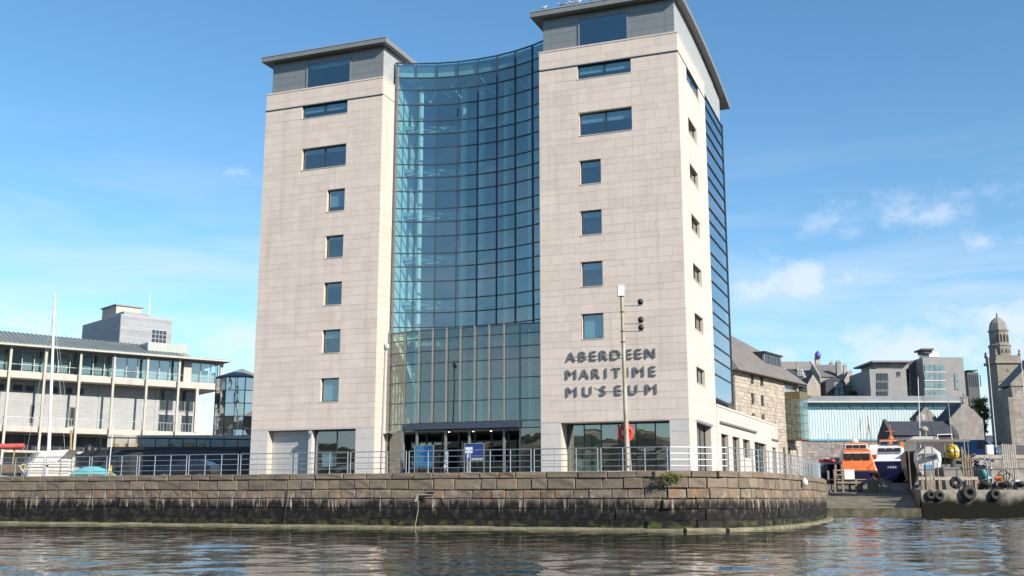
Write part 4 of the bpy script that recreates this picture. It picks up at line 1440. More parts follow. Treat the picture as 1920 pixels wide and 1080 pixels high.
# white buoy fender hanging on the bend of the wall
ps = next(s for s in [QL[-1] * k / 800 for k in range(801)] if 960 + 2041 * qpt(s)[0].x / qpt(s)[0].y > 1503)
pf, _ = qpt(ps)
o_ = off_quay(ps, -.2)
fd = thing('fender', (o_[0], o_[1], 2.2), 'small white fender hanging on the bend of the quay wall', 'fender')
MB().lathe((o_[0], o_[1], 2.22), [(.03, 0), (.14, .06), (.19, .2), (.15, .36), (.05, .45), (.03, .5)], 12).build('body', WHITE, fd)
MB().tube((o_[0], o_[1], 2.7), (off_quay(ps, .3)[0], off_quay(ps, .3)[1], 3.0), .012).build('rope', BLACK, fd)

def wall_s(px):
    return next(s for s in [QL[-1] * k / 1600 for k in range(1601)] if 960 + 2041 * qpt(s)[0].x / qpt(s)[0].y > px)


pr2, par = qpt(wall_s(786))
RF = Frame((pr2.x, pr2.y, 0), par)
mr_ = thing('mooring_bracket', tuple(RF(0, 0, 1.4)), 'pale angled bracket with a hanging rope on the quay wall', 'bracket')
MB(RF).loft([[(-.28, -.05, 1.35), (-.10, -.05, 1.38), (-.02, -.05, 1.72), (-.10, -.05, 1.76)], [(-.26, .0, 1.35), (-.10, .0, 1.38), (-.02, .0, 1.72), (-.10, .0, 1.76)]]).build('arm', mat('pale_iron', (.45, .40, .33), None, 5, .8), mr_)
MB(RF).box(0.0, .85, -.06, .0, 1.70, 1.74).build('bar', MATS['pale_iron'], mr_)
MB(RF).box(.02, .30, -.045, -.003, 1.50, 1.69).build('recess_shade', BLACK, mr_)  # these two black boxes paint in the shade of a wall recess
MB(RF).box(.45, .85, -.03, -.002, 1.76, 1.86).build('recess_shade', BLACK, mr_)
MB(RF).path([(0, -.07, 1.45), (-.02, -.08, .9), (.01, -.45, .1)], .013, 6).build('rope', MATS['pale_iron'], mr_)
for (px, lb_) in ((536, 'dark rope hanging down the quay wall below the shutter'), (116, 'short dark chain hanging on the quay wall at the far left')):
    p2, a2 = qpt(wall_s(px)); f3 = Frame((p2.x, p2.y, 0), a2)
    MB(f3).path([(.03, -.04, 2.0 if px > 200 else 1.3), (.0, -.07, 1.2 if px > 200 else .9), (-.06, -.07, .35)], .022, 6).build('hanging_rope', BLACK, label=lb_, cat='rope')

# boards in front of the entrance and a cloth on the railing
def board(u0, u1, z0, z1, v, c1, c2, label, extras):
    t = thing('notice_board', tuple(B(u0, v, ZQ)), label, 'notice board')
    MB(B).box(u0, u1, v, v + .05, z0, z1).build('panel', c1, t)
    f = MB(B)
    f.box(u0 - .04, u0 - .001, v - .02, v + .07, ZQ - .03, z1 + .04); f.box(u1 + .001, u1 + .04, v - .02, v + .07, ZQ - .03, z1 + .04); f.box(u0, u1, v - .02, v + .07, z1 + .001, z1 + .04)
    f.build('frame', c2, t)
    for k, (a, b_, c, d, mm) in enumerate(extras):
        piece('poster', mm, B, a, b_, v - .012 - .002 * k, v - .004 - .002 * k, c, d, t)
    return t


BLUE1 = mat('poster_light_blue', (.035, .14, .26), (.05, .18, .32), 1.5, .5)
BLUE2 = mat('poster_mid_blue', (.008, .07, .20), (.012, .09, .24), 1.5, .5)
BLUE3 = mat('noticeboard_navy', (.015, .04, .17), (.02, .055, .22), 1.5, .45)
board(-18.75, -17.4, 3.6, 5.0, .2, BLUE1, STEEL, 'light blue two part poster board left of the entrance doors',
      [(-18.05, -17.42, 3.95, 4.98, BLUE2), (-18.3, -18.0, 4.4, 4.55, BLUE2)])
board(-15.05, -13.7, 3.95, 5.05, .1, BLUE3, STEEL, 'dark blue noticeboard with a white notice right of the entrance doors',
      [(-15.0, -14.48, 4.45, 4.84, WHITE), (-14.35, -14.05, 4.58, 4.66, BLUE1), (-14.55, -13.75, 3.97, 4.13, mat('cream_strip', (.5, .48, .36), (.3, .3, .25), 8, .6)), (-14.85, -14.75, 4.15, 4.4, WHITE)])

pc = at(836, 885, 56.9)
clo = MB()
gr = []
for j in range(12):
    row = []
    for i in range(7):
        x = pc.x - .09 + .18 * i / 6
        row.append((x + .02 * math.sin(j * 1.3), pc.y + .05 * math.sin(i * 2.1 + j * .5), ZQ + 1.06 - j * .088))
    gr += row
clo.add(gr, [(j * 7 + i, j * 7 + i + 1, (j + 1) * 7 + i + 1, (j + 1) * 7 + i) for j in range(11) for i in range(6)], True)
o = clo.build('hanging_cloth', mat('white_cloth', (.6, .62, .64), (.3, .32, .35), 9, .9), label='crumpled white cloth hanging behind the railing before the entrance', cat='cloth')
sol = o.modifiers.new('thickness', 'SOLIDIFY'); sol.thickness = .012

# gulls on the right roof
GULLW = mat('gull_white', (.72, .72, .70), (.6, .6, .58), 20, .8)
GULLG = mat('gull_grey', (.30, .31, .33), None, 20, .8)


def gull(u, v, yaw, label):
    c = B(u, v, roof_z(v) + .05)
    f = Frame(c, yaw)
    t = thing('gull', tuple(c), label, 'gull', 'gulls on the roof edge')
    bd = MB(f)
    rings = []
    for x, r, z in ((-.26, .01, .19), (-.16, .05, .19), (-.02, .085, .19), (.10, .075, .22), (.155, .045, .28), (.19, .05, .33), (.235, .035, .335), (.25, .012, .33), (.29, .005, .325)):
        rings.append([(x, r * math.cos(s), z + r * math.sin(s)) for s in [2 * math.pi * k / 10 for k in range(10)]])
    bd.loft(rings, smooth=True)
    bd.build('body', GULLW, t)
    for sgn in (-1, 1):
        w_ = MB(f)
        w_.loft([[(-.30, sgn * .045, .21), (-.30, sgn * .05, .2), (-.30, sgn * .045, .19)], [(-.05, sgn * .085, .25), (-.05, sgn * .10, .2), (-.05, sgn * .085, .15)], [(.09, sgn * .07, .25), (.09, sgn * .085, .22), (.09, sgn * .075, .17)]])
        w_.build('wing', GULLG, t)
        MB(f).tube((0, sgn * .035, 0), (0, sgn * .035, .13), .008, n=5).build('leg', mat('gull_leg', (.5, .3, .2), None, 5, .6), t)
    return t


for (u, yw, lb_) in ((-9.0, .3, 'white gull nearest the left corner of the right roof'), (-7.75, 2.8, 'gull second from the left on the right roof'), (-7.3, .2, 'gull third from the left on the right roof'),
                     (-6.95, 3.4, 'gull fourth from the left on the right roof'), (-6.5, .5, 'gull fifth from the left on the right roof'), (-5.55, 2.6, 'gull standing alone at the right on the right roof')):
    gull(u - .2, -.28, yw + R(-20.9), lb_)

# ------------------------------------------------------------------ left: office building on the far quay
OF = Frame((-37.9, 140, 0), math.atan2(.6, .8))           # a runs to the right end (a = 0), b into the building
PALE = mat('cream_concrete', (.52, .48, .41), (.46, .42, .36), .8, .8, streak=.4)
SLAT = mat('pale_grey_boarding', (.38, .38, .375), (.33, .33, .325), 1, .7, vary=.03)
LEAD = mat('standing_seam_roof', (.27, .295, .28), (.21, .235, .225), .6, .6, .2)
OGL = glass('office_glass', (.78, .87, .87), .13)
off = thing('office_building', tuple(OF(-16, 0, 2.8)), 'long pale modern office with green grey roof and slim columns', 'office')
# floor bands
for (z0, z1, nm, a0) in ((15.35, 16.1, 'floor_band', -44), (9.1, 9.75, 'floor_band', -44), (6.7, 6.95, 'floor_band', -44)):
    MB(OF).box(a0, 0.0, 0, 12, z0, z1).build(nm, PALE, off)
MB(OF).box(-44, -2.6, 2.6, 12, 2.7, 15.35).build('wall', SLAT, off)
for k in range(20):
    z = 9.8 + k * .277
    for (a0, a1) in ((-27.5, -21.5), (-21.3, -15.2), (-15, -8.0), (-7.9, -2.7)):
        piece('board', SLAT, OF, a0, a1, 2.52 + (k % 2) * .012, 2.598, z, z + .262, off)
# grey darker upper-left storey strip and dark glazing
for (a0, a1, z0, z1) in ((-44, -35.3, 10.0, 12.6), (-34.6, -32.2, 10.0, 12.6), (-31.8, -28.2, 10.0, 12.6), (-44, -36, 13.4, 14.8), (-35, -33, 13.4, 14.8), (-32, -29, 13.4, 14.8), (-44, -8, 7.0, 8.9),
                         (-7.4, -5.6, 12.6, 15.2), (-5.2, -2.9, 12.6, 15.2), (-7.4, -5.4, 9.8, 12.0), (-4.4, -2.9, 9.8, 12.0)):
    w_ = MB(OF).box(a0, a1, 2.40, 2.515, z0 - .06, z0 - .001).box(a0, a1, 2.40, 2.515, z1 + .001, z1 + .06).build('window', PALE, off)
    n_ = max(1, round((a1 - a0) / 1.4))
    for i in range(n_):
        x0 = a0 + (a1 - a0) * i / n_
        piece('pane', mat('dark_office_pane', (.05, .06, .07), (.035, .04, .05), 1, .12), OF, x0 + .05, x0 + (a1 - a0) / n_ - .05, 2.45, 2.5, z0, z1, w_)
for (a0, a1, z0, z1) in ((-26.6, -25.9, 14.0, 14.75), (-25.0, -23.9, 14.0, 14.75), (-23.6, -22.6, 14.0, 14.75), (-20.7, -19.9, 14.0, 14.75), (-18.9, -18.2, 14.0, 14.75), (-17.7, -16.9, 14.0, 14.75), (-22.8, -22.4, 10.4, 12.4), (-18.3, -17.7, 10.2, 12.4)):
    w_ = MB(OF).box(a0, a1, 2.36, 2.515, z0, z1).build('small_window', mat('dark_green_frame', (.10, .12, .09), None, 3, .5), off)
    piece('pane', MATS['dark_office_pane'], OF, a0 + .1, a1 - .1, 2.34, 2.358, z0 + .1, z1 - .1, w_)
# top storey glazing
tg = MB(OF).box(-44, -.4, .9, 1.0, 16.1, 16.25).box(-44, -.4, .9, 1.0, 18.75, 18.9).build('top_glazing', mat('pale_frame', (.5, .5, .48), None, 2, .5), off)
k = 0
a = -43.6
while a < -.6:
    a1 = min(-.45, a + 1.36)
    piece('pane', OGL, OF, a + .04, a1 - .04, .94, .96, 16.25, 18.75, tg)
    piece('mullion', MATS['pale_frame'], OF, a1 - .04, a1 + .04, .89, 1.0, 16.25, 18.75, tg)
    if k % 5 not in (3,):
        piece('screen', mat('pale_screen', (.62, .68, .64), (.52, .6, .57), .8, .8), OF, a + .1, a1 - .1, 1.5, 1.53, 16.2, 16.2 + (1.7, 1.5, 1.9, 1.6, 2.2)[k % 5], tg)
    a = a1; k += 1
MB(OF).box(-44, -.6, 5.5, 5.7, 16.1, 19).build('top_inner_wall', mat('office_inner', (.45, .5, .5), (.3, .36, .38), .5, .8), off)
MB(OF).path([(-44, .55, 17.0), (-.3, .55, 17.0)], .03, 6).build('handrail', STEEL, off)
MB(OF).path([(-44, .3, 10.8), (-.3, .3, 10.8)], .03, 6).build('handrail', STEEL, off)
bal = MB(OF)
for i in range(110):
    bal.box(-43.8 + i * .4, -43.77 + i * .4, .29, .31, 9.75, 10.8)
bal.build('balusters', STEEL, off, kind='stuff')


def o_t(px):
    """office front coordinate that appears at picture column px"""
    k_ = (px - 960) / 2041.0
    return -(-37.9 - k_ * 140) / (-(0.8 - k_ * .6)) * -1


for px in (-5, 63, 130, 195, 259, 320):
    kk = (px - 960) / 2041.0
    t_ = (kk * 140 + 37.9) / (.8 - .6 * kk)
    MB(OF).box(t_ - .13, t_ + .13, -.50, -.22, 2.7, 18.9).build('column', PALE, off)
MB(OF).box(-.5, -.1, -.05, .3, 2.7, 18.85).build('column', PALE, off)
MB(OF).box(-3.6, -3.25, -.08, .3, 9.75, 15.35).build('column', PALE, off)
MB(OF).box(-5.2, -4.2, .4, .88, 16.1, 18.9).build('end_panel', PALE, off)
# roof: low pitch with seams, cut to a point at the right end
rf = MB(OF)
rf.loft([[(-46, -1.1, 19.25), (-46, 6.5, 21.9), (-46, 13, 19.3), (-46, 13, 19.0), (-46, -1.1, 19.0)], [(-6, -1.1, 19.25), (-6, 6.5, 21.3), (-6, 13, 19.3), (-6, 13, 19.0), (-6, -1.1, 19.0)],
         [(.6, -1.1, 19.25), (-.9, 6.5, 19.75), (.6, 13, 19.3), (.6, 13, 19.0), (.6, -1.1, 19.0)]])
ro = rf.build('roof', LEAD, off)
MB(OF).box(-46, .5, -1.16, -1.102, 18.98, 19.16).build('gutter', PALE, ro)
for i in range(78):
    a = -45 + i * .52
    h = 21.9 - .6 * (a + 46) / 40
    MB(OF).add([(a, -1.08, 19.26), (a + .06, -1.08, 19.26), (a + .06, 6.5, h + .01), (a, 6.5, h + .01), (a, -1.08, 19.33), (a + .06, -1.08, 19.33), (a + .06, 6.5, h + .08), (a, 6.5, h + .08)],
               [(0, 3, 2, 1), (4, 5, 6, 7), (0, 1, 5, 4), (1, 2, 6, 5), (2, 3, 7, 6), (3, 0, 4, 7)]).build('seam', LEAD, ro)
# roof lantern and plant room
MB(OF).box(-9.6, -4.4, 1.6, 5.2, 19.6, 21.1).build('roof_lantern', mat('lantern_glazing', (.42, .46, .41), (.36, .4, .36), .9, .4), off)
for i in range(5):
    MB(OF).box(-9.63 + i * 1.29, -9.53 + i * 1.29, 1.56, 1.6, 19.6, 21.15).build('lantern_bar', PALE, off)
c0 = at(224, 640, 150)
PF = Frame((c0.x, c0.y, 0), R(43))
PLW = mat('plant_room_cladding', (.36, .365, .37), (.315, .32, .33), .7, .6, .1, vary=.12)
pr_ = MB(PF).box(0, 7.7, 0, 13.9, 19.5, 27.2).build('plant_room', PLW, off)
MB(PF).box(.5, 4.4, .4, 3.2, 27.21, 27.7).build('plant_kerb', PLW, pr_)
MB(PF).box(.6, 4.4, 3.4, 8.4, 27.21, 28.95).build('tank_house', PALE, pr_)
MB(PF).box(.4, 4.6, 3.2, 8.6, 28.95, 29.15).build('tank_house_roof', LEAD, pr_)
for k in range(25):
    z = 19.7 + k * .3
    piece('cladding_strip', PLW, PF, .0, 7.7, -.05, -.002, z, z + .27, pr_)
    piece('cladding_strip', PLW, PF, -.05, -.002, 0, 13.9, z, z + .27, pr_)
MB(PF).tube((4.6, 1.2, 27.7), (4.6, 1.2, 29.4), .16, .12).tube((4.6, 1.2, 29.4), (4.6, 1.2, 31.2), .05, .02).build('aerial', WHITE, off)
w_ = MB(PF).box(4.6, 6.9, -.10, -.052, 23.5, 25.5).build('window', mat('pale_window_grid', (.42, .44, .45), None, 2, .5), pr_)
for i in range(4):
    for j in range(3):
        piece('pane', MATS['dark_office_pane'], PF, 4.68 + i * .56, 5.16 + i * .56, -.13, -.102, 23.6 + j * .63, 24.14 + j * .63, pr_)

# ------------------------------------------------------------------ glass drum beside the left tower
gc = at(449, 800, 118)
GD = mat('drum_roof', (.26, .25, .23), (.21, .2, .19), 1, .7)
dr = thing('glass_pavilion', (gc.x, gc.y, 2.8), 'octagonal mirrored glass building with low pyramid roof', 'glass building')
rad = 2.75
pts = [(gc.x + rad * math.cos(R(22.5 + 45 * i)), gc.y + rad * math.sin(R(22.5 + 45 * i))) for i in range(8)]
ztop = 14.35
MB().slab(pts, 14.36, 14.5).add([(*p, 14.5) for p in [(gc.x + (x - gc.x) * 1.06, gc.y + (y - gc.y) * 1.06) for x, y in pts]] + [(gc.x, gc.y, 15.6)], [(i, (i + 1) % 8, 8) for i in range(8)]).build('roof', GD, dr)
PAV = glass('pavilion_mirror_glass', (.25, .34, .38), .38, wob=.12)
for i in range(8):
    p, q = pts[i], pts[(i + 1) % 8]
    for k in range(8):
        zt, zb = ztop - k * 1.4, max(2.8, ztop - (k + 1) * 1.4)
        pane_on(WORLD, p, ((p[0] + q[0]) / 2, (p[1] + q[1]) / 2), zb, zt, PAV, dr, .012)
        pane_on(WORLD, ((p[0] + q[0]) / 2, (p[1] + q[1]) / 2), q, zb, zt, PAV, dr, .012)
        strut(WORLD, p, q, .05, .08, zt - .04, zt + .04, 'transom', MULL, dr)
    MB().tube((*p, 2.8), (*p, 14.4), .06, n=6).build('mullion', MULL, dr)
    MB().tube(((p[0] + q[0]) / 2, (p[1] + q[1]) / 2, 2.8), ((p[0] + q[0]) / 2, (p[1] + q[1]) / 2, 14.4), .04, n=6).build('mullion', MULL, dr)
MB().lathe((gc.x, gc.y, 2.8), [(1.3, 0), (1.3, 11.4)], 10).build('core', mat('drum_core', (.22, .21, .19), None, 1, .9), dr)
MB().path([(gc.x - 2.2, gc.y - 3.6, 2.8), (gc.x - 2.2, gc.y - 3.6, 7.1), (gc.x + .3, gc.y - 3.6, 7.2), (gc.x + .3, gc.y - 3.6, 2.8)], .07).build('porch_frame', mat('tan_steel', (.3, .25, .15), None, 3, .6), dr)

# ------------------------------------------------------------------ dark ship lying in the basin
HULL = mat('dark_grey_hull', (.055, .058, .068), (.038, .04, .048), .5, .5, bump=.06, bscale=3)
sp = thing('moored_ship', (-30, 96, 0), 'dark grey hulled ship with black bulwark moored behind the quay', 'ship')


def sx(px, Y): return at(px, 880, Y).x


YS = 90.0
xb, xe = sx(128, YS), sx(520, YS)
rings = []
for (x, hw, zt, zk) in ((xb, .1, 5.2, 3.4), (xb + 1.1, 1.3, 5.45, .5), (xb + 2.6, 2.4, 5.55, -.6), (xb + 5, 3.2, 5.5, -1), ((xb + xe) / 2, 3.6, 5.45, -1), (xe, 3.6, 5.4, -1)):
    yc = YS + 3.6
    rings.append([(x, yc - hw * .82, zk), (x, yc - hw, 1.6), (x - (.7 if hw < 1.5 else 0), yc - hw, zt), (x - (.7 if hw < 1.5 else 0), yc + hw, zt), (x, yc + hw, 1.6), (x, yc + hw * .82, zk)])
MB().loft(rings).build('hull', HULL, sp)
yf = YS - .02
for k in range(6):
    x = xb + 4.5 + k * 2.4
    MB().box(x, x + .03, yf - .02, yf + .03, 1.8, 5.4).build('plate_seam', BLACK, sp)
MB().box(xb + 3.2, xe, YS + .1, YS + .35, 5.46, 5.72).build('bulwark', BLACK, sp)
MB().path([(xb + 2.2, YS + .3, 6.5), (xe, YS + .3, 6.3)], .06).build('deck_rail', BLACK, sp)
for k in range(14):
    x = xb + 2.4 + k * 1.15
    MB().tube((x, YS + .3, 5.4), (x, YS + .3, 6.45), .04).build('stanchion', BLACK, sp)
BRASS = mat('ochre_gear', (.42, .30, .10), (.3, .2, .07), 4, .6)
for k, (x, w_) in enumerate(((xb + 3.4, .4), (xb + 4.3, .3), (xb + 5.2, .2), (xb + 8.0, .35), (xb + 9.2, .9), (xb + 10.6, .4))):
    MB().box(x, x + w_, YS + .5, YS + .8, 5.72, 6.02).build('deck_gear', BRASS, sp)
MB().box(xb + 2.6, xe - 1, YS + 1.3, YS + 5, 5.5, 6.75).build('deckhouse', mat('deckhouse_cream', (.5, .47, .4), (.36, .34, .3), .8, .7), sp)
for k, (x, w_) in enumerate(((0, .16), (.2, .1), (.34, .16), (.62, .1), (.76, .14), (.94, .16), (1.14, .1), (1.28, .14))):
    MB().box(xb + 3.2 + x, xb + 3.2 + x + w_, YS - .05 + .2, YS + .22, 4.25, 4.45 - (k % 3) * .03).build('name_mark', BLACK, sp)
MB().lathe((xb + .4, YS + 3, 5.0), [(.25, 0), (.42, .3), (.36, .9), (.12, 1.1)], 10).build('bow_fender', BLACK, sp)
MB().path([(sx(132, 92), 92, 2.5), (sx(128, 92), 92, 7.2)], .10).build('bow_post', mat('ochre_post', (.42, .27, .08), None, 3, .6), sp)

# ------------------------------------------------------------------ yacht with bare mast
YW = mat('yacht_white', (.72, .72, .70), (.66, .66, .65), 2, .35)
YV = 86.0
yb = thing('sailing_yacht', (sx(85, YV), YV, 0), 'white sailing yacht with tall bare mast and cockpit canopy', 'yacht')
x0, x1 = sx(-30, YV), sx(150, YV)
rings = []
for t_ in [i / 10 for i in range(11)]:
    x = x0 + (x1 - x0) * t_
    hw = 1.35 * math.sin(math.pi * (.18 + .80 * t_)) ** .7 + .02
    zt = 3.15 + .25 * (2 * t_ - 1) ** 2
    rings.append([(x, YV - hw * .3, -.4), (x, YV - hw * .85, .9), (x, YV - hw, zt), (x, YV + hw, zt), (x, YV + hw * .85, .9), (x, YV + hw * .3, -.4)])
MB().loft(rings, smooth=False).build('hull', YW, yb)
mt_, mb_ = at(103, 556, YV), at(90, 880, YV)
MB().tube(tuple(mb_), tuple(mt_), .15, .085, 12).build('mast', WHITE, yb)
MB().tube((mt_.x - .3, YV, mt_.z - .9), (mt_.x + .3, YV, mt_.z - .85), .03).lathe((mt_.x, YV, mt_.z), [(.06, 0), (.16, .04), (.02, .25)], 8).build('masthead', WHITE, yb)
for (dx, dy) in ((-1.6, -.9), (1.9, -.9), (-1.5, 1.0), (1.8, 1.0)):
    MB().tube((mt_.x, YV, mt_.z - .9), (mb_.x + dx, YV + dy, 3.3), .012, n=4).build('stay', STEEL, yb)
d0, d1 = at(60, 846, YV - .9), at(131, 843, YV - .9)
cp = MB()
cp.loft([[(d0.x - .1, YV - 1.0, 3.9), (d0.x + 2.0, YV - 1.0, 4.2), (d1.x, YV - 1.0, d1.z), (d0.x + .3, YV - 1.0, d0.z)], [(d0.x - .1, YV + 1.0, 3.9), (d0.x + 2.0, YV + 1.0, 4.2), (d1.x, YV + 1.0, d1.z), (d0.x + .3, YV + 1.0, d0.z)]])
cp.build('canopy', mat('canvas_white', (.66, .64, .6), (.56, .54, .5), 1.5, .85), yb)
for k in range(5):
    MB().path([(d0.x - .6 + k * .14, YV - 1.05, 3.2), (d0.x - .35 + k * .14, YV - 1.05, 4.4), (d0.x + .25 + k * .1, YV - 1.05, d0.z - .1)], .03).build('hoop', STEEL, yb)
MB().path([(x0 + .3, YV - 1.2, 3.3), (x0 + .5, YV - 1.2, 4.0), (d0.x - .8, YV - 1.2, 4.05), (d0.x - .3, YV - 1.2, 3.4)], .03).build('pushpit', STEEL, yb)
MB().box(d0.x + .0, d0.x + 2.0, YV - .95, YV + .9, 3.2, 3.88).build('cabin', YW, yb)
# bagged goods on the quay behind the railing
BAG = mat('white_sack', (.66, .62, .55), (.55, .52, .46), 3, .9, bump=.3, bscale=5)
for (px, w_, n_, lb_) in ((68, .9, 5, 'wide stack of white sacks under the yacht canopy'), (104, .75, 5, 'stack of white sacks right of the yacht mast foot'), (123, .42, 6, 'narrow white sack stack beside the turquoise dinghy')):
    c = at(px, 885, 68.8)
    t = thing('sack_stack', (c.x, c.y, ZQ), lb_, 'sacks')
    for k in range(n_):
        h = .19
        z = ZQ - .03 + k * h
        m = MB()
        m.loft([[(c.x - w_ * s / 2, c.y - .3 * s, z + e), (c.x + w_ * s / 2, c.y - .3 * s, z + e), (c.x + w_ * s / 2, c.y + .3 * s, z + e), (c.x - w_ * s / 2, c.y + .3 * s, z + e)] for s, e in ((.86, 0), (1.0, .05), (1.0, .13), (.86, h - .005))])
        m.build('sack', BAG, t)

# red sail cover of the neighbouring boat at the picture edge
rb = thing('neighbour_boat', (sx(-10, 88), 88, 0), 'dark boat with a long red sail cover at the left edge', 'boat')
a_, b_ = at(-60, 839, 88), at(45, 836, 88)
m = MB(); m.tube(tuple(a_), tuple(b_), .26, .20, 12); m.build('sail_cover', mat('red_canvas', (.62, .11, .09), (.5, .07, .06), 1.5, .8), rb)
rings = []
for t_ in [i / 8 for i in range(9)]:
    x = sx(-110, 88) + 8.6 * t_
    hw = 1.3 * math.sin(math.pi * (.2 + .79 * t_)) ** .7 + .02
    rings.append([(x, 89 - hw * .3, -.4), (x, 89 - hw, 1.2), (x, 89 - hw, 3.6), (x, 89 + hw, 3.6), (x, 89 + hw, 1.2), (x, 89 + hw * .3, -.4)])
MB().loft(rings).build('hull', mat('black_green_hull', (.03, .035, .03), None, 2, .5), rb)
MB().path([(sx(-40, 88), 88.2, 3.6), (sx(-40, 88), 88.2, 5.6)], .06).path([(sx(20, 88), 88.2, 3.6), (sx(22, 88), 88.2, 5.6)], .06).build('boom_prop', BRASS, rb)
MB().torus((sx(48, 88), 87.6, 3.95), (0, 1, .2), .24, .07, 16, 8).build('lifebuoy', mat('yellow_ring', (.6, .5, .12), None, 3, .6), rb)
MB().box(sx(-30, 88), sx(28, 88), 88.0, 89.6, 3.6, 4.2).build('cabin', mat('cabin_brown', (.2, .13, .08), None, 2, .6), rb)

# turquoise covered dinghy, yellow post, flagpole, parked car
TQ = mat('turquoise_cover', (.12, .42, .43), (.09, .35, .37), 1.6, .6, bump=.2, bscale=4)
ta, tb_ = at(131, 893, 69.5), at(210, 893, 69.5)
dg_ = thing('covered_dinghy', (ta.x, ta.y, ZQ), 'small dinghy under a turquoise cover behind the railing', 'dinghy')
rings = []
for t_ in [i / 9 for i in range(10)]:
    x = ta.x + (tb_.x - ta.x) * t_
    hw = .62 * math.sin(math.pi * (.12 + .76 * t_)) ** .6
    top = ZQ + .26 + .42 * math.sin(math.pi * t_) ** .8
    rings.append([(x, ta.y - hw * .7, ZQ - .02), (x, ta.y - hw, ZQ + .24), (x, ta.y, top), (x, ta.y + hw, ZQ + .24), (x, ta.y + hw * .7, ZQ - .02)])
MB().loft(rings).build('cover', TQ, dg_)
MB().path([(x, ta.y - .66, ZQ + .2) for x in (ta.x + .2, (ta.x + tb_.x) / 2, tb_.x - .1)], .015).build('lashing', WHITE, dg_)
YEL = mat('yellow_paint', (.62, .42, .03), (.5, .32, .03), 4, .5)
c = at(207, 890, 67.9)
yp = thing('yellow_post', (c.x, c.y, ZQ), 'short yellow service post at the foot of the thin pole', 'post')
MB().lathe((c.x, c.y, ZQ - .03), [(.07, 0), (.07, .3), (.09, .32), (.09, .4), (.07, .42), (.07, .6), (.085, .63), (.05, .72)], 10).build('body', YEL, yp)
MB().lathe((c.x + .3, c.y - .1, ZQ - .03), [(.09, 0), (.1, .06), (.08, .14), (.02, .17)], 10).build('valve_cap', YEL, yp)
c0_, c1_ = at(203, 893, 69.2), at(212, 800, 69.2)
MB().tube((c0_.x, c0_.y, ZQ - .03), (c1_.x, c1_.y, c1_.z), .035, .02).tube((c1_.x, c1_.y, c1_.z), (c1_.x + .02, c1_.y, c1_.z + .9), .008).lathe((c0_.x, c0_.y, ZQ - .03), [(.1, 0), (.1, .03), (.04, .05)], 8).build('thin_pole', WHITE, label='thin white pole standing behind the railing beside the yellow post', cat='pole')


def car(name, fr, L, Wd, H, paint, label, cat, van=False):
    t = thing(name, tuple(fr(0, 0, 0)), label, cat)
    hl = L / 2
    if van:
        prof = [(-hl, .35), (-hl, 1.0), (-hl + .1, H - .12), (-hl + .3, H), (hl - 1.35, H), (hl - .95, H - .12), (hl - .45, 1.15), (hl, 1.0), (hl, .35)]
    else:
        prof = [(-hl, .32), (-hl, .78), (-hl + .15, .92), (-hl + .55, H - .08), (-hl + .9, H), (hl - 2.2, H), (hl - 1.75, H - .12), (hl - 1.15, .95), (hl - .2, .78), (hl, .6), (hl, .32)]
    rings = []
    for b, k in ((-Wd / 2, .0), (-Wd / 2 + .0, .0), (-Wd / 2 + .14, 1), (Wd / 2 - .14, 1), (Wd / 2, 0)):
        pass
    body = MB(fr)
    lo = [(a, -Wd / 2 if c < 1.0 else -Wd / 2 + .16 * min(1, (c - .9) / .5), c) for a, c in prof]
    hi = [(a, -b, c) for a, b, c in lo]
    body.loft([lo, hi])
    bo = body.build('body', paint, t)
    GLS = mat('car_glass', (.02, .025, .03), None, 2, .06)
    gm = MB(fr)
    top = H - .14
    a0, a1 = (-hl + .75, hl - 1.75) if not van else (hl - 1.9, hl - .95)
    for sgn in (-1, 1):
        gm.add([(a0, sgn * (Wd / 2 - .04), .98), (a1 + .5, sgn * (Wd / 2 - .04), .98), (a1, sgn * (Wd / 2 - .13), top), (a0 + .15, sgn * (Wd / 2 - .13), top),
                (a0, sgn * (Wd / 2 - .1), .98), (a1 + .5, sgn * (Wd / 2 - .1), .98), (a1, sgn * (Wd / 2 - .2), top), (a0 + .15, sgn * (Wd / 2 - .2), top)],
               [(0, 1, 2, 3), (7, 6, 5, 4), (0, 4, 5, 1), (1, 5, 6, 2), (2, 6, 7, 3), (3, 7, 4, 0)])
    gm.build('side_glass', GLS, t)
    ws = MB(fr)
    (xa, za), (xb_, zb_) = ((hl - .98, H - .2), (hl - .5, 1.22)) if van else ((hl - 1.76, H - .18), (hl - 1.22, 1.02))
    ws.add([(xa + .03, -Wd / 2 + .25, za), (xa + .03, Wd / 2 - .25, za), (xb_ + .03, Wd / 2 - .16, zb_), (xb_ + .03, -Wd / 2 + .16, zb_)], [(0, 1, 2, 3)])
    o = ws.build('windscreen', GLS, t)
    o.modifiers.new('thickness', 'SOLIDIFY').thickness = .03
    for sx_ in (-hl + .75, hl - .8):
        for sy in (-1, 1):
            tyre = MB(fr)
            tyre.torus((sx_, sy * (Wd / 2 - .1), .32), (0, 1, 0), .22, .10, 18, 8) if fr.ang == 0 else tyre.torus((sx_, sy * (Wd / 2 - .1), .32), (0, 1, 0), .22, .10, 18, 8)
            to = tyre.build('wheel', RUBBER, t)
            MB(fr).ball((sx_, sy * (Wd / 2 - .1), .32), .2, .07, .2, 10, 6).build('rim', STEEL, to)
    for sy in (-1, 1):
        MB(fr).ball((hl - .06, sy * (Wd / 2 - .3), .68), .09, .16, .08, 8, 6).build('headlight', WHITE, t)
    MB(fr).box(-hl - .04, hl + .04, -Wd / 2 + .1, Wd / 2 - .1, .24, .42).build('bumper', BLACK, t)
    return t


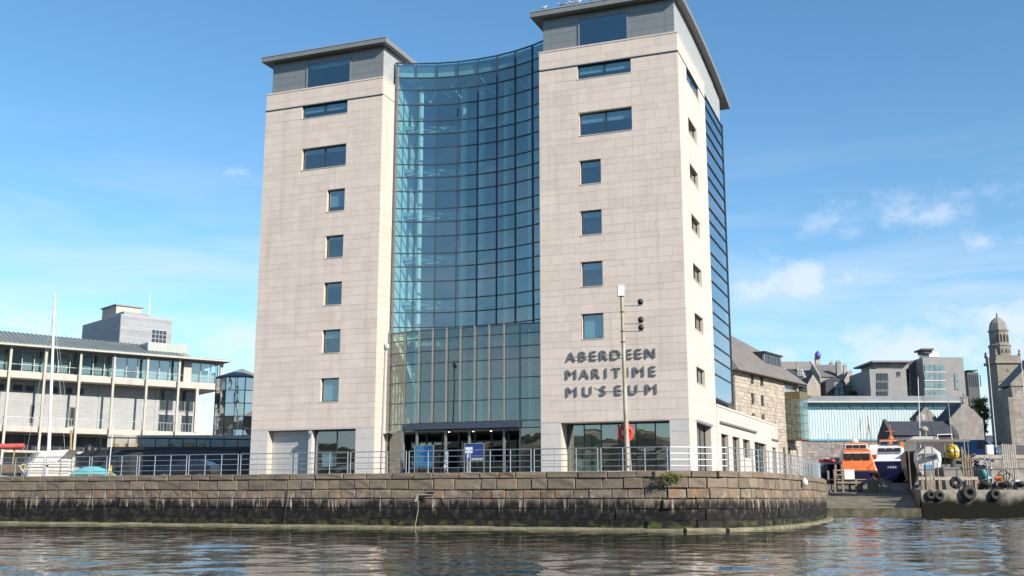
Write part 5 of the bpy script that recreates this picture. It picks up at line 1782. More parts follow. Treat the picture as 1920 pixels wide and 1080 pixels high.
cc = at(350, 893, 74.5)
car('parked_car', Frame((cc.x, cc.y, ZQ - .03), R(172)), 4.1, 1.75, 1.25, mat('midnight_paint', (.012, .018, .03), (.018, .024, .036), 1, .15, .1, spec=.6), 'dark parked car behind the railing left of the museum', 'car')


# ------------------------------------------------------------------ right: old stone warehouse
def hit(fr, px, py, b=0.0):
    """(a, c) where the sight line through a picture point meets the plane b of a frame"""
    d = at(px, py, 1.0) - Vector((0, 0, EYE))
    o = Vector((0, 0, EYE))
    k = (fr.o + fr.n * b - o).dot(fr.n) / d.dot(fr.n)
    p = o + d * k
    return (p - fr.o).dot(fr.u), p.z


RUB = mat('warm_rubble_stone', (.46, .395, .31), (.36, .305, .24), 1.4, .9, vary=.11, bump=.4, bscale=10)
RUBM = mat('rubble_mortar', (.44, .38, .30), (.36, .31, .25), 2, .95)
SLATE = mat('brown_slate', (.20, .175, .155), (.145, .13, .12), 1.1, .8, vary=.05, bump=.15, bscale=8)
DSLATE = mat('dark_slate', (.05, .056, .066), (.035, .04, .05), 1.1, .7, bump=.15, bscale=8)
WH = Frame((21.1, 101.0, 0), math.atan2(.811, .585))
ware = thing('stone_warehouse', tuple(WH(7, 0, 2.8)), 'old rubble stone warehouse with brown slate hip roof and glass bay', 'warehouse')
LW, DW, ZE = 16.4, 12.0, 13.55
wins = []
for (px0, py0, px1, py1) in ((1408, 701, 1413, 721), (1425.5, 704, 1431, 725), (1409, 737, 1414, 759), (1427, 741, 1432, 762), (1411, 775, 1415, 780), (1429, 777, 1433, 787)):
    a0, c1 = hit(WH, px0 - .8, py0); a1, c0 = hit(WH, px1 + .8, py1)
    wins.append((a0, a1, c0, c1))
for (px0, py0, px1, py1) in ((1468, 838, 1473, 860), (1477, 839, 1483, 862), (1493, 838, 1496, 856)):
    a0, c1 = hit(WH, px0, py0); a1, c0 = hit(WH, px1, py1)
    wins.append((a0, a1, 2.8, c1))
lg = (12.4, 16.0, 12.2, 13.4)
m = MB(WH)
for (r0, r1, y0, y1) in cells(0, LW, 2.8, ZE, wins + [lg]):
    m.box(r0, r1, .06, .6, y0, y1)
m.box(0, .5, .62, DW, 2.8, ZE); m.box(LW - .5, LW, .62, DW, 2.8, ZE)
wv = m.build('wall', RUBM, ware)
stn = MB(WH)
rnd = random.Random(9)
z = 2.8
while z < ZE - .05:
    h = min(rnd.uniform(.26, .44), ZE - z)
    a = 0
    while a < LW:
        l = rnd.uniform(.45, 1.15)
        for (r0, r1, y0, y1) in cells(a, min(LW, a + l), z, z + h, wins + [lg]):
            if r1 - r0 > .07 and y1 - y0 > .05:
                pj = rnd.uniform(-.03, .02)
                stn.box(r0 + .014, r1 - .014, pj, .06, y0 + .012, y1 - .012)
        a += l
    a = 0
    while a < 5:
        l = rnd.uniform(.45, 1.15)
        stn.fr = WH
        stn.box(-.03, .001, a + .02, a + l - .01, z + .012, z + h - .012)
        a += l
    z += h
stn.build('rubble_stones', RUB, wv, kind='stuff')
for i, (a0, a1, c0, c1) in enumerate(wins):
    w_ = MB(WH).box(a0, a1, .13, .3, c0, c1).build('window', mat('dark_warehouse_pane', (.03, .03, .028), None, 2, .4), ware)
    MB(WH).box(a0 - .08, a1 + .08, -.04, .1, c0 - .16, c0 - .01).build('sill', RUBM, w_)
# hip roof with slightly bulged slopes and wide eaves
A = [(-.6, -.7, 13.5), (LW + .5, -.7, 13.5), (LW + .5, DW + .6, 13.5), (-.6, DW + .6, 13.5)]
r0_, r1_ = (5.6, 6.0, 19.2), (9.6, 6.0, 19.2)
mid = lambda p, q, t, up: tuple(p[i] + (q[i] - p[i]) * t + (up if i == 2 else 0) for i in range(3))
m1 = [mid(A[0], r0_, .55, .30), mid(A[1], r1_, .55, .42), mid(A[2], r1_, .55, .42), mid(A[3], r0_, .55, .3)]
rv_ = [(p[0], p[1], p[2] - .12) for p in A] + A + m1 + [r0_, r1_]
MB(WH).add(rv_, [(0, 1, 5, 4), (1, 2, 6, 5), (2, 3, 7, 6), (3, 0, 4, 7), (3, 2, 1, 0), (4, 5, 9, 8), (5, 6, 10, 9), (6, 7, 11, 10), (7, 4, 8, 11), (8, 9, 13, 12), (9, 10, 13), (10, 11, 12, 13), (11, 8, 12)]).build('roof', SLATE, ware)
# dormer
da0, dc0 = hit(WH, 1424, 690, 1.6); da1, dc1 = hit(WH, 1452, 672, 1.6)
dm = MB(WH).box(da0 + .2, da1 + .5, 1.1, 4.6, 14.2, 16.25).build('dormer', mat('grey_dormer', (.28, .28, .28), None, 2, .6), ware)
MB(WH).box(da0 + .0, da1 + .7, .9, 4.8, 16.26, 16.42).build('dormer_roof', DSLATE, dm)
for k in range(5):
    x = da0 + .35 + (da1 - da0 + .2) * k / 5
    piece('dormer_pane', MATS['dark_office_pane'], WH, x, x + (da1 - da0) / 5 - .12, 1.04, 1.098, 14.75, 16.1, dm)
    piece('dormer_side_pane', MATS['dark_office_pane'], WH, da0 + .14, da0 + .198, 1.3 + k * .5, 1.65 + k * .5, 15.0, 16.1, dm)
MB(WH).tube((9.4, 6, 18.2), (9.4, 6, 20.6), .03).tube((9.1, 6, 19.4), (9.7, 6, 19.4), .02).build('aerial', STEEL, ware)
# glazed bay standing out of the wall near its right end
BYG = glass('bay_glass', (.58, .68, .66), .12)
OLIVE = mat('olive_bronze', (.22, .175, .09), (.17, .14, .07), 2, .5, .3)
by = MB(WH)
by.box(12.3, 14.5, -1.62, -.04, 11.55, 12.3); by.box(12.3, 14.5, -1.62, -.04, 7.35, 7.5)
byo = by.build('glass_bay', OLIVE, ware)
for j in range(5):
    z0, z1 = 7.5 + j * .81, 7.5 + (j + 1) * .81
    for i in range(3):
        piece('pane', BYG, WH, 12.31, 12.33, -1.6 + i * .52, -1.6 + (i + 1) * .52 - .03, z0 + .02, z1 - .02, byo)
    for i in range(2):
        piece('pane', BYG, WH, 12.33 + i * 1.08, 12.33 + (i + 1) * 1.08 - .03, -1.60, -1.58, z0 + .02, z1 - .02, byo)
    piece('transom', OLIVE, WH, 12.29, 14.48, -1.61, -.06, z0 - .012, z0 + .012, byo)
MB(WH).box(12.6, 14.2, -1.2, -.1, 7.5, 11.5).build('bay_interior', mat('bay_inner', (.40, .47, .45), (.34, .41, .40), .8, .9), byo)
lgo = MB(WH).box(12.4, 16, .3, .36, 12.2, 13.4).build('loggia_glazing', mat('pale_loggia', (.34, .36, .34), (.12, .13, .13), .9, .2), ware)
MB(WH).path([(12.35, -1.5, 12.95), (16.0, -1.3, 12.95)], .025, 5).build('balcony_rail', STEEL, ware)
MB(WH).box(14.52, 16.2, -1.4, -.05, 11.9, 12.18).build('balcony', OLIVE, ware)

# ------------------------------------------------------------------ pale blue shed on its stone retaining wall
def P(px, py, Y):
    q = at(px, py, Y)
    return q.x, q.z


RIB = mat('pale_blue_sheeting', (.53, .615, .60), (.46, .56, .57), .25, .5, stretch=(1, 1, .3))
SKYB = mat('blue_trim', (.14, .42, .62), None, 2, .5)
Y = 165.0
x0, zb_ = P(1490, 826, Y); x1, zt_ = P(1800, 757, Y)
shd = thing('blue_shed', (x0, Y, zb_), 'long pale blue corrugated shed with flat grey roof', 'shed')
m = MB()
N_ = 60
w_ = (x1 - x0) / N_
pts = []
for i in range(N_):
    a = x0 + i * w_
    pts += [(a, Y), (a + w_ * .62, Y), (a + w_ * .70, Y - .045), (a + w_ * .92, Y - .045)]
pts.append((x1, Y))
m.add([(x, y, zb_ + .25) for x, y in pts] + [(x, y, zt_ - .85) for x, y in pts], [(i, i + 1, len(pts) + i + 1, len(pts) + i) for i in range(len(pts) - 1)])
m.box(x0, x1, Y + .02, Y + 14, zb_, zt_ + .1)
m.build('wall', RIB, shd)
MB().box(x0, x1, Y - .2, Y + .015, zb_ - .02, zb_ + .22).build('base_trim', SKYB, shd)
for k in range(12):
    a0 = x0 + (x1 - x0) * k / 12
    piece('clerestory_pane', mat('teal_clerestory', (.04, .15, .2), (.03, .10, .14), .6, .12), WORLD, a0 + .1, a0 + (x1 - x0) / 12 - .1, Y - .16, Y + .01, zt_ - .82, zt_ - .1, shd)
MB().box(x0 - .4, x1 + .4, Y - .9, Y + 15, zt_ + .11, zt_ + .35).build('fascia', mat('pale_fascia', (.5, .5, .49), None, 2, .6), shd)
MB().box(x0 - .5, x1 + .5, Y - .6, Y + 15, zt_ + .36, P(1500, 743, Y)[1]).build('roof', mat('flat_roof_grey', (.27, .28, .29), (.2, .21, .22), .4, .8), shd)

GRAN = mat('grey_granite_rubble', (.36, .32, .28), (.24, .21, .185), 1.3, .9, vary=.16, bump=.4, bscale=8)
rw = thing('retaining_wall', (x0, 163.5, 3), 'grey rubble retaining wall below the blue shed', 'wall')
xa, xb2 = P(1478, 830, 163.5)[0], P(1720, 830, 163.5)[0]
ztop = P(1500, 828, 163.5)[1]
MB().box(xa, xb2, 163.56, 164.6, 3, ztop).build('core', RUBM, rw)
stn = MB()
z = 3.2
while z < ztop - .1:
    h = min(rnd.uniform(.3, .5), ztop - z); a = xa
    while a < xb2:
        l = rnd.uniform(.5, 1.3)
        stn.box(a + .015, min(xb2, a + l) - .015, 163.46 + rnd.uniform(-.04, .03), 163.565, z + .012, z + h - .012)
        a += l
    z += h
stn.build('rubble_stones', GRAN, rw, kind='stuff')

# ------------------------------------------------------------------ dark cottages in front of the shed
def gable_house(name, label, px0, px1, py_base, py_eave, py_ridge, Y, depth, wall, roof, along=True, chims=(), wins=(), cat='house', dark=None):
    """simple masonry house: along=True ridge parallel to the picture, else gable to the front"""
    xa, zb = P(px0, py_base, Y); xb, ze = P(px1, py_eave, Y); zr = P(px0, py_ridge, Y)[1]
    t = thing(name, ((xa + xb) / 2, Y, zb), label, cat)
    if along:
        zr = EYE + (zr - EYE) * (Y + depth / 2) / Y
        m = MB().box(xa, xb, Y, Y + depth, zb, ze)
        for x, x_ in ((xa, xa + .45), (xb - .45, xb)):
            m.add([(x, Y, ze + .001), (x_, Y, ze + .001), (x_, Y + depth, ze + .001), (x, Y + depth, ze + .001), (x, Y + depth / 2, zr + .3), (x_, Y + depth / 2, zr + .3)], [(0, 1, 5, 4), (2, 3, 4, 5), (0, 4, 3), (1, 2, 5)])
        m.build('wall', wall, t)
        MB().add([(xa + .46, Y - .3, ze - .1), (xb - .46, Y - .3, ze - .1), (xb - .46, Y + depth / 2, zr), (xa + .46, Y + depth / 2, zr), (xb - .46, Y + depth + .3, ze - .1), (xa + .46, Y + depth + .3, ze - .1)], [(0, 1, 2, 3), (3, 2, 4, 5), (0, 3, 5), (1, 4, 2), (0, 5, 4, 1)]).build('roof', roof, t)
    else:
        xm = (xa + xb) / 2
        m = MB().prism([(xa, zb), (xb, zb), (xb, ze), (xm, zr), (xa, ze)], Y, Y + .5)
        m.box(xa, xa + .4, Y + .51, Y + depth, zb, ze - .1); m.box(xb - .4, xb, Y + .51, Y + depth, zb, ze - .1)
        m.build('wall', wall, t)
        m = MB()
        for (p, q) in (((xa - .15, ze - .12), (xm, zr - .03)), ((xb + .15, ze - .12), (xm, zr - .03))):
            m.add([(p[0], Y + .52, p[1]), (q[0], Y + .52, q[1]), (q[0], Y + depth, q[1]), (p[0], Y + depth, p[1]), (p[0], Y + .52, p[1] - .2), (q[0], Y + .52, q[1] - .2), (q[0], Y + depth, q[1] - .2), (p[0], Y + depth, p[1] - .2)],
                  [(0, 1, 2, 3), (7, 6, 5, 4), (0, 4, 5, 1), (2, 6, 7, 3), (3, 7, 4, 0)])
        m.build('roof', roof, t)
    for (c0, c1, cy0, cy1, dy) in chims:
        qa, qz = P(c0, cy1, Y + dy); qb, qt = P(c1, cy0, Y + dy)
        c = MB().box(qa, qb, Y + dy, Y + dy + (qb - qa), qz, qt).box(qa - .08, qb + .08, Y + dy - .08, Y + dy + (qb - qa) + .08, qt, qt + .18).build('chimney', wall, t)
        n_ = max(1, int((qb - qa) / .45))
        for k in range(n_):
            MB().lathe((qa + (qb - qa) * (k + .5) / n_, Y + dy + (qb - qa) / 2, qt + .18), [(.14, 0), (.11, .3), (.13, .5)], 8).build('chimney_pot', mat('clay_pot', (.34, .2, .12), None, 3, .8), c)
    for (q0, q1, r0, r1) in wins:
        qa, qt = P(q0, r0, Y); qb, qz = P(q1, r1, Y)
        f = MB()
        s_ = .12 * max(.6, min(1, (qb - qa) / 1.2))
        f.box(qa - s_, qa, Y - .07, Y - .002, qz - s_, qt + s_); f.box(qb, qb + s_, Y - .07, Y - .002, qz - s_, qt + s_); f.box(qa, qb, Y - .07, Y - .002, qt, qt + s_); f.box(qa, qb, Y - .12, Y - .002, qz - s_, qz)
        f.box((qa + qb) / 2 - .04, (qa + qb) / 2 + .04, Y - .05, Y - .002, qz, qt)
        f.box(qa, qb, Y - .05, Y - .03, (qz + qt) / 2 - .04, (qz + qt) / 2 + .04)
        w_ = f.build('window', WHITE if dark is None else dark, t)
        piece('pane', MATS['dark_office_pane'], WORLD, qa, qb, Y - .028, Y - .006, qz, qt, w_)
    return t


DSTONE = mat('dark_grey_stone', (.085, .08, .075), (.055, .052, .05), .8, .9, bump=.4, bscale=6)  # dark grey, slightly mottled stone for the slate cottage walls
gable_house('slate_cottage', 'low dark cottage with long slate roof before the blue shed', 1674, 1798, 858, 815, 790, 154, 6, DSTONE, DSLATE, True)
gable_house('gabled_cottage', 'small grey stone gable behind the slate cottage', 1722, 1756, 830, 782, 762, 160, 2.6, GRAN, DSLATE, False, wins=((1729, 1733, 778, 786),))
gable_house('ruined_cottage', 'tall brown stone gable end at the right of the slate cottage', 1786, 1843, 862, 786, 754, 156, 6, GRAN, DSLATE, False, chims=((1806, 1815, 746, 762, .6),))

# ------------------------------------------------------------------ skyline: tenements, flats, church
TEN = mat('tenement_granite', (.44, .375, .30), (.34, .29, .235), .5, .9, bump=.2, bscale=3)
TEN2 = mat('tenement_granite_grey', (.34, .30, .26), (.26, .23, .20), .5, .9, bump=.2, bscale=3)
gable_house('tenement', 'big granite tenement with broad brown roof and purple domed turret', 1466, 1541, 760, 712, 678, 262, 16, TEN, mat('brown_tenement_roof', (.25, .22, .19), (.2, .175, .15), .5, .9), True, chims=((1530, 1538, 671, 682, 7.5),),
            wins=((1484, 1488, 720, 730),))
q = at(1533.5, 669, 269.5)
MB().lathe((q.x, q.y, q.z - .4), [(.55, 0), (.75, .4), (.78, .9), (.6, 1.4), (.25, 1.75), (.05, 2.0)], 14).build('turret_dome', mat('purple_dome', (.13, .08, .42), (.1, .06, .34), 2, .4), label='small purple dome on the tenement chimney stack', cat='dome')
gable_house('dormer_house', 'slate roofed house with a white dormer window beside the warehouse roof', 1482, 1516, 760, 722, 692, 246, 9, TEN2, DSLATE, True, wins=((1496.5, 1504.5, 694, 703),), chims=((1494, 1497, 683, 694, 3.6),))
gable_house('crow_step_house', 'narrow beige gable house with a small round window', 1515, 1538, 760, 722, 702, 240, 10, TEN, DSLATE, False, wins=((1527, 1531, 716, 727),))
gable_house('tenement', 'grey tenement with tall chimney stacks in the middle of the skyline', 1540, 1586, 760, 706, 684, 258, 12, TEN2, SLATE, True, chims=((1570, 1577, 680, 705, -.5), (1557, 1562, 681, 690, 5.6)), wins=((1552, 1556, 712, 720),))
gable_house('dark_gable_house', 'dark slate hung gable with two rows of white windows', 1550, 1585, 760, 716, 706, 242, 10, DSLATE, DSLATE, False, wins=((1565, 1571, 718, 727), (1574, 1580, 718, 727), (1566, 1571, 731, 740), (1575, 1581, 731, 740)))
gable_house('tenement', 'sunlit beige tenement with several gables left of the modern flats', 1585, 1603, 760, 714, 696, 250, 10, TEN, SLATE, False, chims=((1583, 1588, 686, 708, 2), (1594, 1598, 698, 712, 3)), wins=((1590, 1593, 720, 729), (1597, 1600, 722, 731)))
gable_house('tenement', 'lowest beige gable house at the left foot of the modern flats', 1602, 1620, 760, 720, 708, 244, 9, TEN, SLATE, False, wins=((1607, 1610, 722, 729), (1613, 1616, 722, 729)))
x0, z0 = P(1613, 760, 330); x1, z1 = P(1632, 707, 330)
t = thing('tower_block', (x0, 330, z0), 'distant blue grey tower block behind the tenements', 'tower block')
MB().box(x0, x1, 330, 342, z0, z1).build('wall', mat('blue_grey_block', (.20, .23, .26), (.15, .175, .2), .4, .8), t)
for k in range(5):
    a = x0 + .3 + (x1 - x0) * k / 5
    piece('window_strip', MATS['dark_office_pane'], WORLD, a, a + .3, 329.9, 329.99, z0, z1 - .5, t)

FLG = mat('grey_brick_flats', (.30, .285, .27), (.25, .24, .228), .6, .85, bump=.15, bscale=3)
FLD = mat('dark_cladding_flats', (.09, .095, .10), (.07, .075, .08), .5, .7)
BALG = mat('balcony_glass', (.22, .30, .31), (.13, .19, .21), .5, .15)


def block(t, px0, px1, py0, py1, Y, d, m, nm='wall'):
    xa, zt = P(px0, py0, Y); xb, zb = P(px1, py1, Y)
    return MB().box(xa, xb, Y, Y + d, zb, zt).build(nm, m, t)


def pn(t, px0, px1, py0, py1, Y, m, nm='window', slab=None):
    xa, zt = P(px0, py0, Y); xb, zb = P(px1, py1, Y)
    f = MB().box(xa - .1, xb + .1, Y - .06, Y - .003, zb - .14, zb).build(nm, WHITE if slab else FLG, t)
    n_ = max(1, round((px1 - px0) / 9))
    for i in range(n_):
        piece('pane', m, WORLD, xa + (xb - xa) * i / n_ + .04, xa + (xb - xa) * (i + 1) / n_ - .04, Y - .05, Y - .004, zb + .02, zt, f)
    return f


fl = thing('modern_flats', (P(1720, 760, 230)[0], 230, 12), 'stepped grey modern apartment block on the skyline', 'flats')
block(fl, 1630, 1704, 692, 770, 230, 14, FLG)
block(fl, 1642, 1704, 679, 691.8, 232, 10, FLG)
block(fl, 1635, 1708, 676, 679, 230.5, 13, mat('thin_roof_slab', (.22, .23, .24), None, 2, .7), 'roof')
block(fl, 1703, 1732, 676, 770, 233, 12, FLD)
block(fl, 1729.5, 1814, 670, 770, 229, 15, FLG)
block(fl, 1742, 1761, 661, 669, 236, 6, WHITE, 'penthouse')
block(fl, 1733, 1748, 656, 662, 234, 4, FLD, 'plant_cap'); block(fl, 1729, 1751, 653, 656, 233.5, 5, FLD, 'plant_cap_roof')
pn(fl, 1644, 1670, 679.5, 690, 231.9, MATS['dark_office_pane'])
for (y0, y1) in ((700, 714), (717, 731), (734, 745)):
    pn(fl, 1643, 1666, y0, y1, 229.9, MATS['dark_office_pane'])
pn(fl, 1681, 1689, 697, 705, 229.9, MATS['dark_office_pane'])
for (y0, y1) in ((684, 697), (701, 713), (717, 729), (733, 742)):
    pn(fl, 1733, 1772, y0, y1, 228.9, BALG, slab=True)
pn(fl, 1789, 1797, 700, 713, 228.9, BALG); pn(fl, 1790, 1798, 716, 729, 228.9, BALG)
for k in range(5):
    pn(fl, 1704, 1711, 700 + k * 11, 708 + k * 11, 232.9, MATS['dark_office_pane'])
t = thing('dark_block', (P(1826, 760, 236)[0], 236, 12), 'small dark grey block right of the modern flats', 'building')
block(t, 1813.5, 1841, 698, 780, 236, 12, FLD)
block(t, 1815, 1834, 693.5, 695, 238, 6, FLD, 'roof_rail')
for k in range(6):
    piece('window_strip', MATS['dark_office_pane'], WORLD, P(1817 + k * 4, 710, 236)[0], P(1818.6 + k * 4, 710, 236)[0], 235.9, 235.99, P(1817, 725, 236)[1], P(1817, 703, 236)[1], t)

# church tower with domed octagonal lantern
CH = mat('church_granite', (.29, .25, .205), (.185, .16, .135), .7, .9, bump=.3, bscale=4)
CHD = mat('church_lead', (.27, .255, .225), (.19, .18, .16), 1, .7)
YC = 190.0
cx_ = 88.75
zc = lambda py: P(1870, py, YC)[1]
ch = thing('church_tower', (cx_, YC + 2.4, 10), 'granite church tower with octagonal belfry, dome and clock', 'church')
hw = 2.1
MB().box(cx_ - hw, cx_ + hw, YC, YC + 2 * hw, 9, zc(681)).build('shaft', CH, ch)
MB().box(cx_ - hw - .35, cx_ + hw + .35, YC - .35, YC + 2 * hw + .35, zc(681), zc(676)).build('cornice', CH, ch)
pm_ = MB()
pm_.box(cx_ - hw - .1, cx_ + hw + .1, YC - .1, YC + .15, zc(676), zc(666)); pm_.box(cx_ - hw - .1, cx_ - hw + .15, YC + .151, YC + 2 * hw, zc(676), zc(666)); pm_.box(cx_ + hw - .15, cx_ + hw + .1, YC + .151, YC + 2 * hw, zc(676), zc(666))
pm_.build('parapet', CH, ch)
for sx_ in (-1, 1):
    for sy in (0, 2 * hw):
        MB().lathe((cx_ + sx_ * hw, YC + sy, zc(666)), [(.28, 0), (.28, .3), (.16, .5), (.22, .75), (.05, 1.1)], 8).build('pinnacle', CH, ch)
cy_ = YC + hw
rr = lambda px: px / 10.74
dxo = -.35
MB().lathe((cx_ + dxo, cy_, 0), [(rr(19.5), zc(676)), (rr(19.5), zc(648)), (rr(21), zc(647)), (rr(21), zc(644.5)), (rr(17.2), zc(643)), (rr(17.2), zc(620)), (rr(19), zc(619)), (rr(19), zc(616))], 8, R(22.5)).build('belfry', CH, ch)
MB().lathe((cx_ + dxo, cy_, 0), [(rr(16.8), zc(616)), (rr(16.2), zc(610)), (rr(14.5), zc(603)), (rr(10.5), zc(597)), (rr(5), zc(593)), (rr(2), zc(591)), (rr(1.2), zc(583))], 8, R(22.5)).build('dome', CHD, ch)
MB().tube((cx_ + dxo, cy_, zc(589)), (cx_ + dxo, cy_, zc(558)), .13, .06).tube((cx_ + dxo - .5, cy_, zc(584)), (cx_ + dxo + .5, cy_, zc(584)), .09).tube((cx_ + dxo - .3, cy_, zc(572)), (cx_ + dxo + .3, cy_, zc(572)), .08).build('weathervane', BLACK, ch)
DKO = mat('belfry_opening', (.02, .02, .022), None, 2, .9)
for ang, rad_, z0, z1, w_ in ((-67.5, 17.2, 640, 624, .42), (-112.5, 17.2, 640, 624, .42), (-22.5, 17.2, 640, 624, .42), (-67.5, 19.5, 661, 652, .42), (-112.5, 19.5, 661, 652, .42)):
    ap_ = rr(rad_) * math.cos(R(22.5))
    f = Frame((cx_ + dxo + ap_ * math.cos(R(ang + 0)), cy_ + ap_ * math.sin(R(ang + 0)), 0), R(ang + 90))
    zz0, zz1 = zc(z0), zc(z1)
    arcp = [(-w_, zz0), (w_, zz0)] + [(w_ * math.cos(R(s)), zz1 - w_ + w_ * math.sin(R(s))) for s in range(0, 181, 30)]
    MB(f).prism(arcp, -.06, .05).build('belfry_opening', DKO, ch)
MB().lathe((0, 0, 0), [(.62, -.03), (.62, .03)], 24).build('clock_face', mat('clock_white', (.66, .65, .6), None, 5, .6), ch)
o = ch.children[-1]
o.location = Vector((cx_ - .35, YC - .06, zc(696)))
me = o.data
for v in me.vertices: v.co = v.co + WLOC[ch]
o.location = Vector((cx_ - .35, YC - .06, zc(696))) - WLOC[ch]
o.rotation_euler = (math.pi / 2, 0, 0)
MB().box(cx_ - .38, cx_ - .32, YC - .13, YC - .1, zc(696), zc(696) + .45).box(cx_ - .35, cx_ - .05, YC - .13, YC - .1, zc(696) - .03, zc(696) + .03).build('clock_hands', BLACK, ch)
for (z0, z1) in ((760, 735), (800, 770), (835, 806)):
    f = Frame((cx_ - .6, YC, 0), 0)
    w_ = .55
    arcp = [(-w_, zc(z0)), (w_, zc(z0))] + [(w_ * math.cos(R(s)), zc(z1) - w_ + w_ * math.sin(R(s))) for s in range(0, 181, 30)]
    MB(f).prism(arcp, -.05, .05).build('blind_window', DKO if z0 > 820 else CHD, ch)
for z in (715, 765, 803):
    MB().box(cx_ - hw - .1, cx_ + hw + .1, YC - .12, YC - .002, zc(z), zc(z) + .25).build('string_course', CH, ch)
MB().box(cx_ - hw - .5, cx_ - hw + .4, YC - .7, YC - .13, 9, zc(728)).build('buttress', CH, ch)
MB().box(cx_ + .3, cx_ + 1.1, YC - .9, YC - .13, 9, zc(742)).build('buttress', CH, ch)
# nave gable at the picture edge
YN = 178.0
nx0, _ = P(1903, 800, YN)
zn = lambda py: P(1900, py, YN)[1]
nv_ = thing('church_nave', (nx0 + 4, YN, 10), 'rough grey stone church gable at the right edge of the picture', 'church')
MB().prism([(nx0, 9), (nx0 + 11, 9), (nx0 + 11, zn(732)), (nx0 + 5.5, zn(660)), (nx0, zn(718))], YN, YN + .8).build('gable', CH, nv_)
MB().add([(nx0, YN + .81, zn(722)), (nx0 + 5.5, YN + .81, zn(663)), (nx0 + 5.5, YN + 5.5, zn(663)), (nx0, YN + 5.5, zn(722)), (nx0 + 11, YN + .81, zn(734)), (nx0 + 11, YN + 5.5, zn(734))], [(0, 1, 2, 3), (1, 4, 5, 2), (0, 4, 1), (3, 2, 5), (0, 3, 5, 4)]).build('roof', SLATE, nv_)
MB().box(nx0 - .9, nx0 - .02, YN - .4, YN + 1.4, 9, zn(745)).build('buttress', CH, nv_)
MB().box(nx0 + .02, nx0 + 10.98, YN + .82, YN + 5.5, 9, zn(726)).build('body', CH, nv_)
MB().box(nx0 - .1, nx0 + 11.1, YN - .2, YN - .01, zn(724), zn(720)).build('string_course', CH, nv_)
MB().lathe((nx0 + 5.4, YN + .4, zn(662)), [(.3, 0), (.3, .4), (.15, .7), (.3, 1.0), (.05, 1.5)], 8).build('finial', CH, nv_)
nst = MB()
z = 9.6
while z < zn(735):
    h = rnd.uniform(.32, .5); a = nx0
    while a < nx0 + 11:
        l = rnd.uniform(.5, 1.2)
        nst.box(a + .02, a + l - .01, YN - .05 + rnd.uniform(-.03, .02), YN - .002, z + .015, z + h - .012)
        a += l
    z += h
nst.build('rubble_stones', GRAN, nv_, kind='stuff')


# ------------------------------------------------------------------ trees
def tree(px, Y, py_base, py_top, wpx, label, seed):
    r_ = random.Random(seed)
    b0 = at(px, py_base, Y); tp = at(px, py_top, Y)
    H = tp.z - b0.z; Wd = wpx * Y / 2041
    t = thing('tree', tuple(b0), label, 'tree')
    tr = MB().tube(tuple(b0), (b0.x + .1, Y, b0.z + H * .5), .22, .13)
    for k in range(7):
        a = r_.uniform(0, 6.28)
        tr.tube((b0.x + .05, Y, b0.z + H * r_.uniform(.25, .5)), (b0.x + Wd * .35 * math.cos(a), Y + Wd * .35 * math.sin(a), b0.z + H * r_.uniform(.6, .85)), .09, .03, 6)
    tr.build('trunk', mat('bark', (.10, .075, .05), None, 4, .9), t)
    cr = MB()
    for k in range(26):
        a, u_ = r_.uniform(0, 6.28), r_.random() ** .5
        c = Vector((b0.x + Wd * .42 * u_ * math.cos(a), Y + Wd * .42 * u_ * math.sin(a), b0.z + H * (.34 + .6 * r_.random())))
        rr_ = Wd * r_.uniform(.10, .2)
        for j in range(90):
            d = Vector((r_.gauss(0, 1), r_.gauss(0, 1), r_.gauss(0, .8)))
            q = c + d * rr_ * .6
            e = Vector((r_.gauss(0, 1), r_.gauss(0, 1), r_.gauss(0, 1))).normalized() * .17
            s2 = e.cross(Vector((r_.gauss(0, 1), r_.gauss(0, 1), r_.gauss(0, 1)))).normalized() * .10
            cr.add([tuple(q - e), tuple(q + s2), tuple(q + e), tuple(q - s2)], [(0, 1, 2, 3)])
    cr.build('crown', mat('tree_leaves', (.075, .105, .03), (.035, .055, .018), .8, .7, vary=.3), t)


tree(1848, 186, 845, 738, 30, 'green tree growing left of the church tower', 1)
tree(1838, 200, 835, 745, 34, 'darker tree between the dark block and the church', 2)
tree(1600, 236, 760, 733, 16, 'small bush on the skyline at the foot of the flats', 3)


# ------------------------------------------------------------------ boats on the slip
ORANGE = mat('lifeboat_orange', (.72, .17, .03), (.62, .13, .02), 1.5, .4)
NAVY = mat('navy_hull', (.012, .02, .085), (.009, .015, .06), 1, .3)
BGLS = mat('wheelhouse_glass', (.03, .035, .04), (.02, .025, .03), 2, .08)


def hull(fr, W, L, z0, z1, bow=.5, sheer=.5):
    rings = []
    for t_ in [i / 8 for i in range(9)]:
        hw = W / 2 * (bow + (1 - bow) * min(1, t_ * 2.2) ** .6) * (1 if t_ < .8 else 1 - .2 * (t_ - .8) / .2)
        zt = z1 + sheer * (1 - t_) ** 2
        b = L * t_
        rake = -.5 * (1 - t_) ** 3
        rings.append([(0, b, z0), (-hw * .55, b, z0 + .25 * (z1 - z0)), (-hw * .92, b + rake * .5, z0 + .65 * (z1 - z0)), (-hw, b + rake, zt), (hw, b + rake, zt), (hw * .92, b + rake * .5, z0 + .65 * (z1 - z0)), (hw * .55, b, z0 + .25 * (z1 - z0))])
    return MB(fr).loft(rings)


def house(fr, w0, w1, b0, b1, b0t, b1t, z0, z1):
    return MB(fr).loft([[(-w0 / 2, b0, z0), (w0 / 2, b0, z0), (w0 / 2, b1, z0), (-w0 / 2, b1, z0)], [(-w1 / 2, b0t, z1), (w1 / 2, b0t, z1), (w1 / 2, b1t, z1), (-w1 / 2, b1t, z1)]])


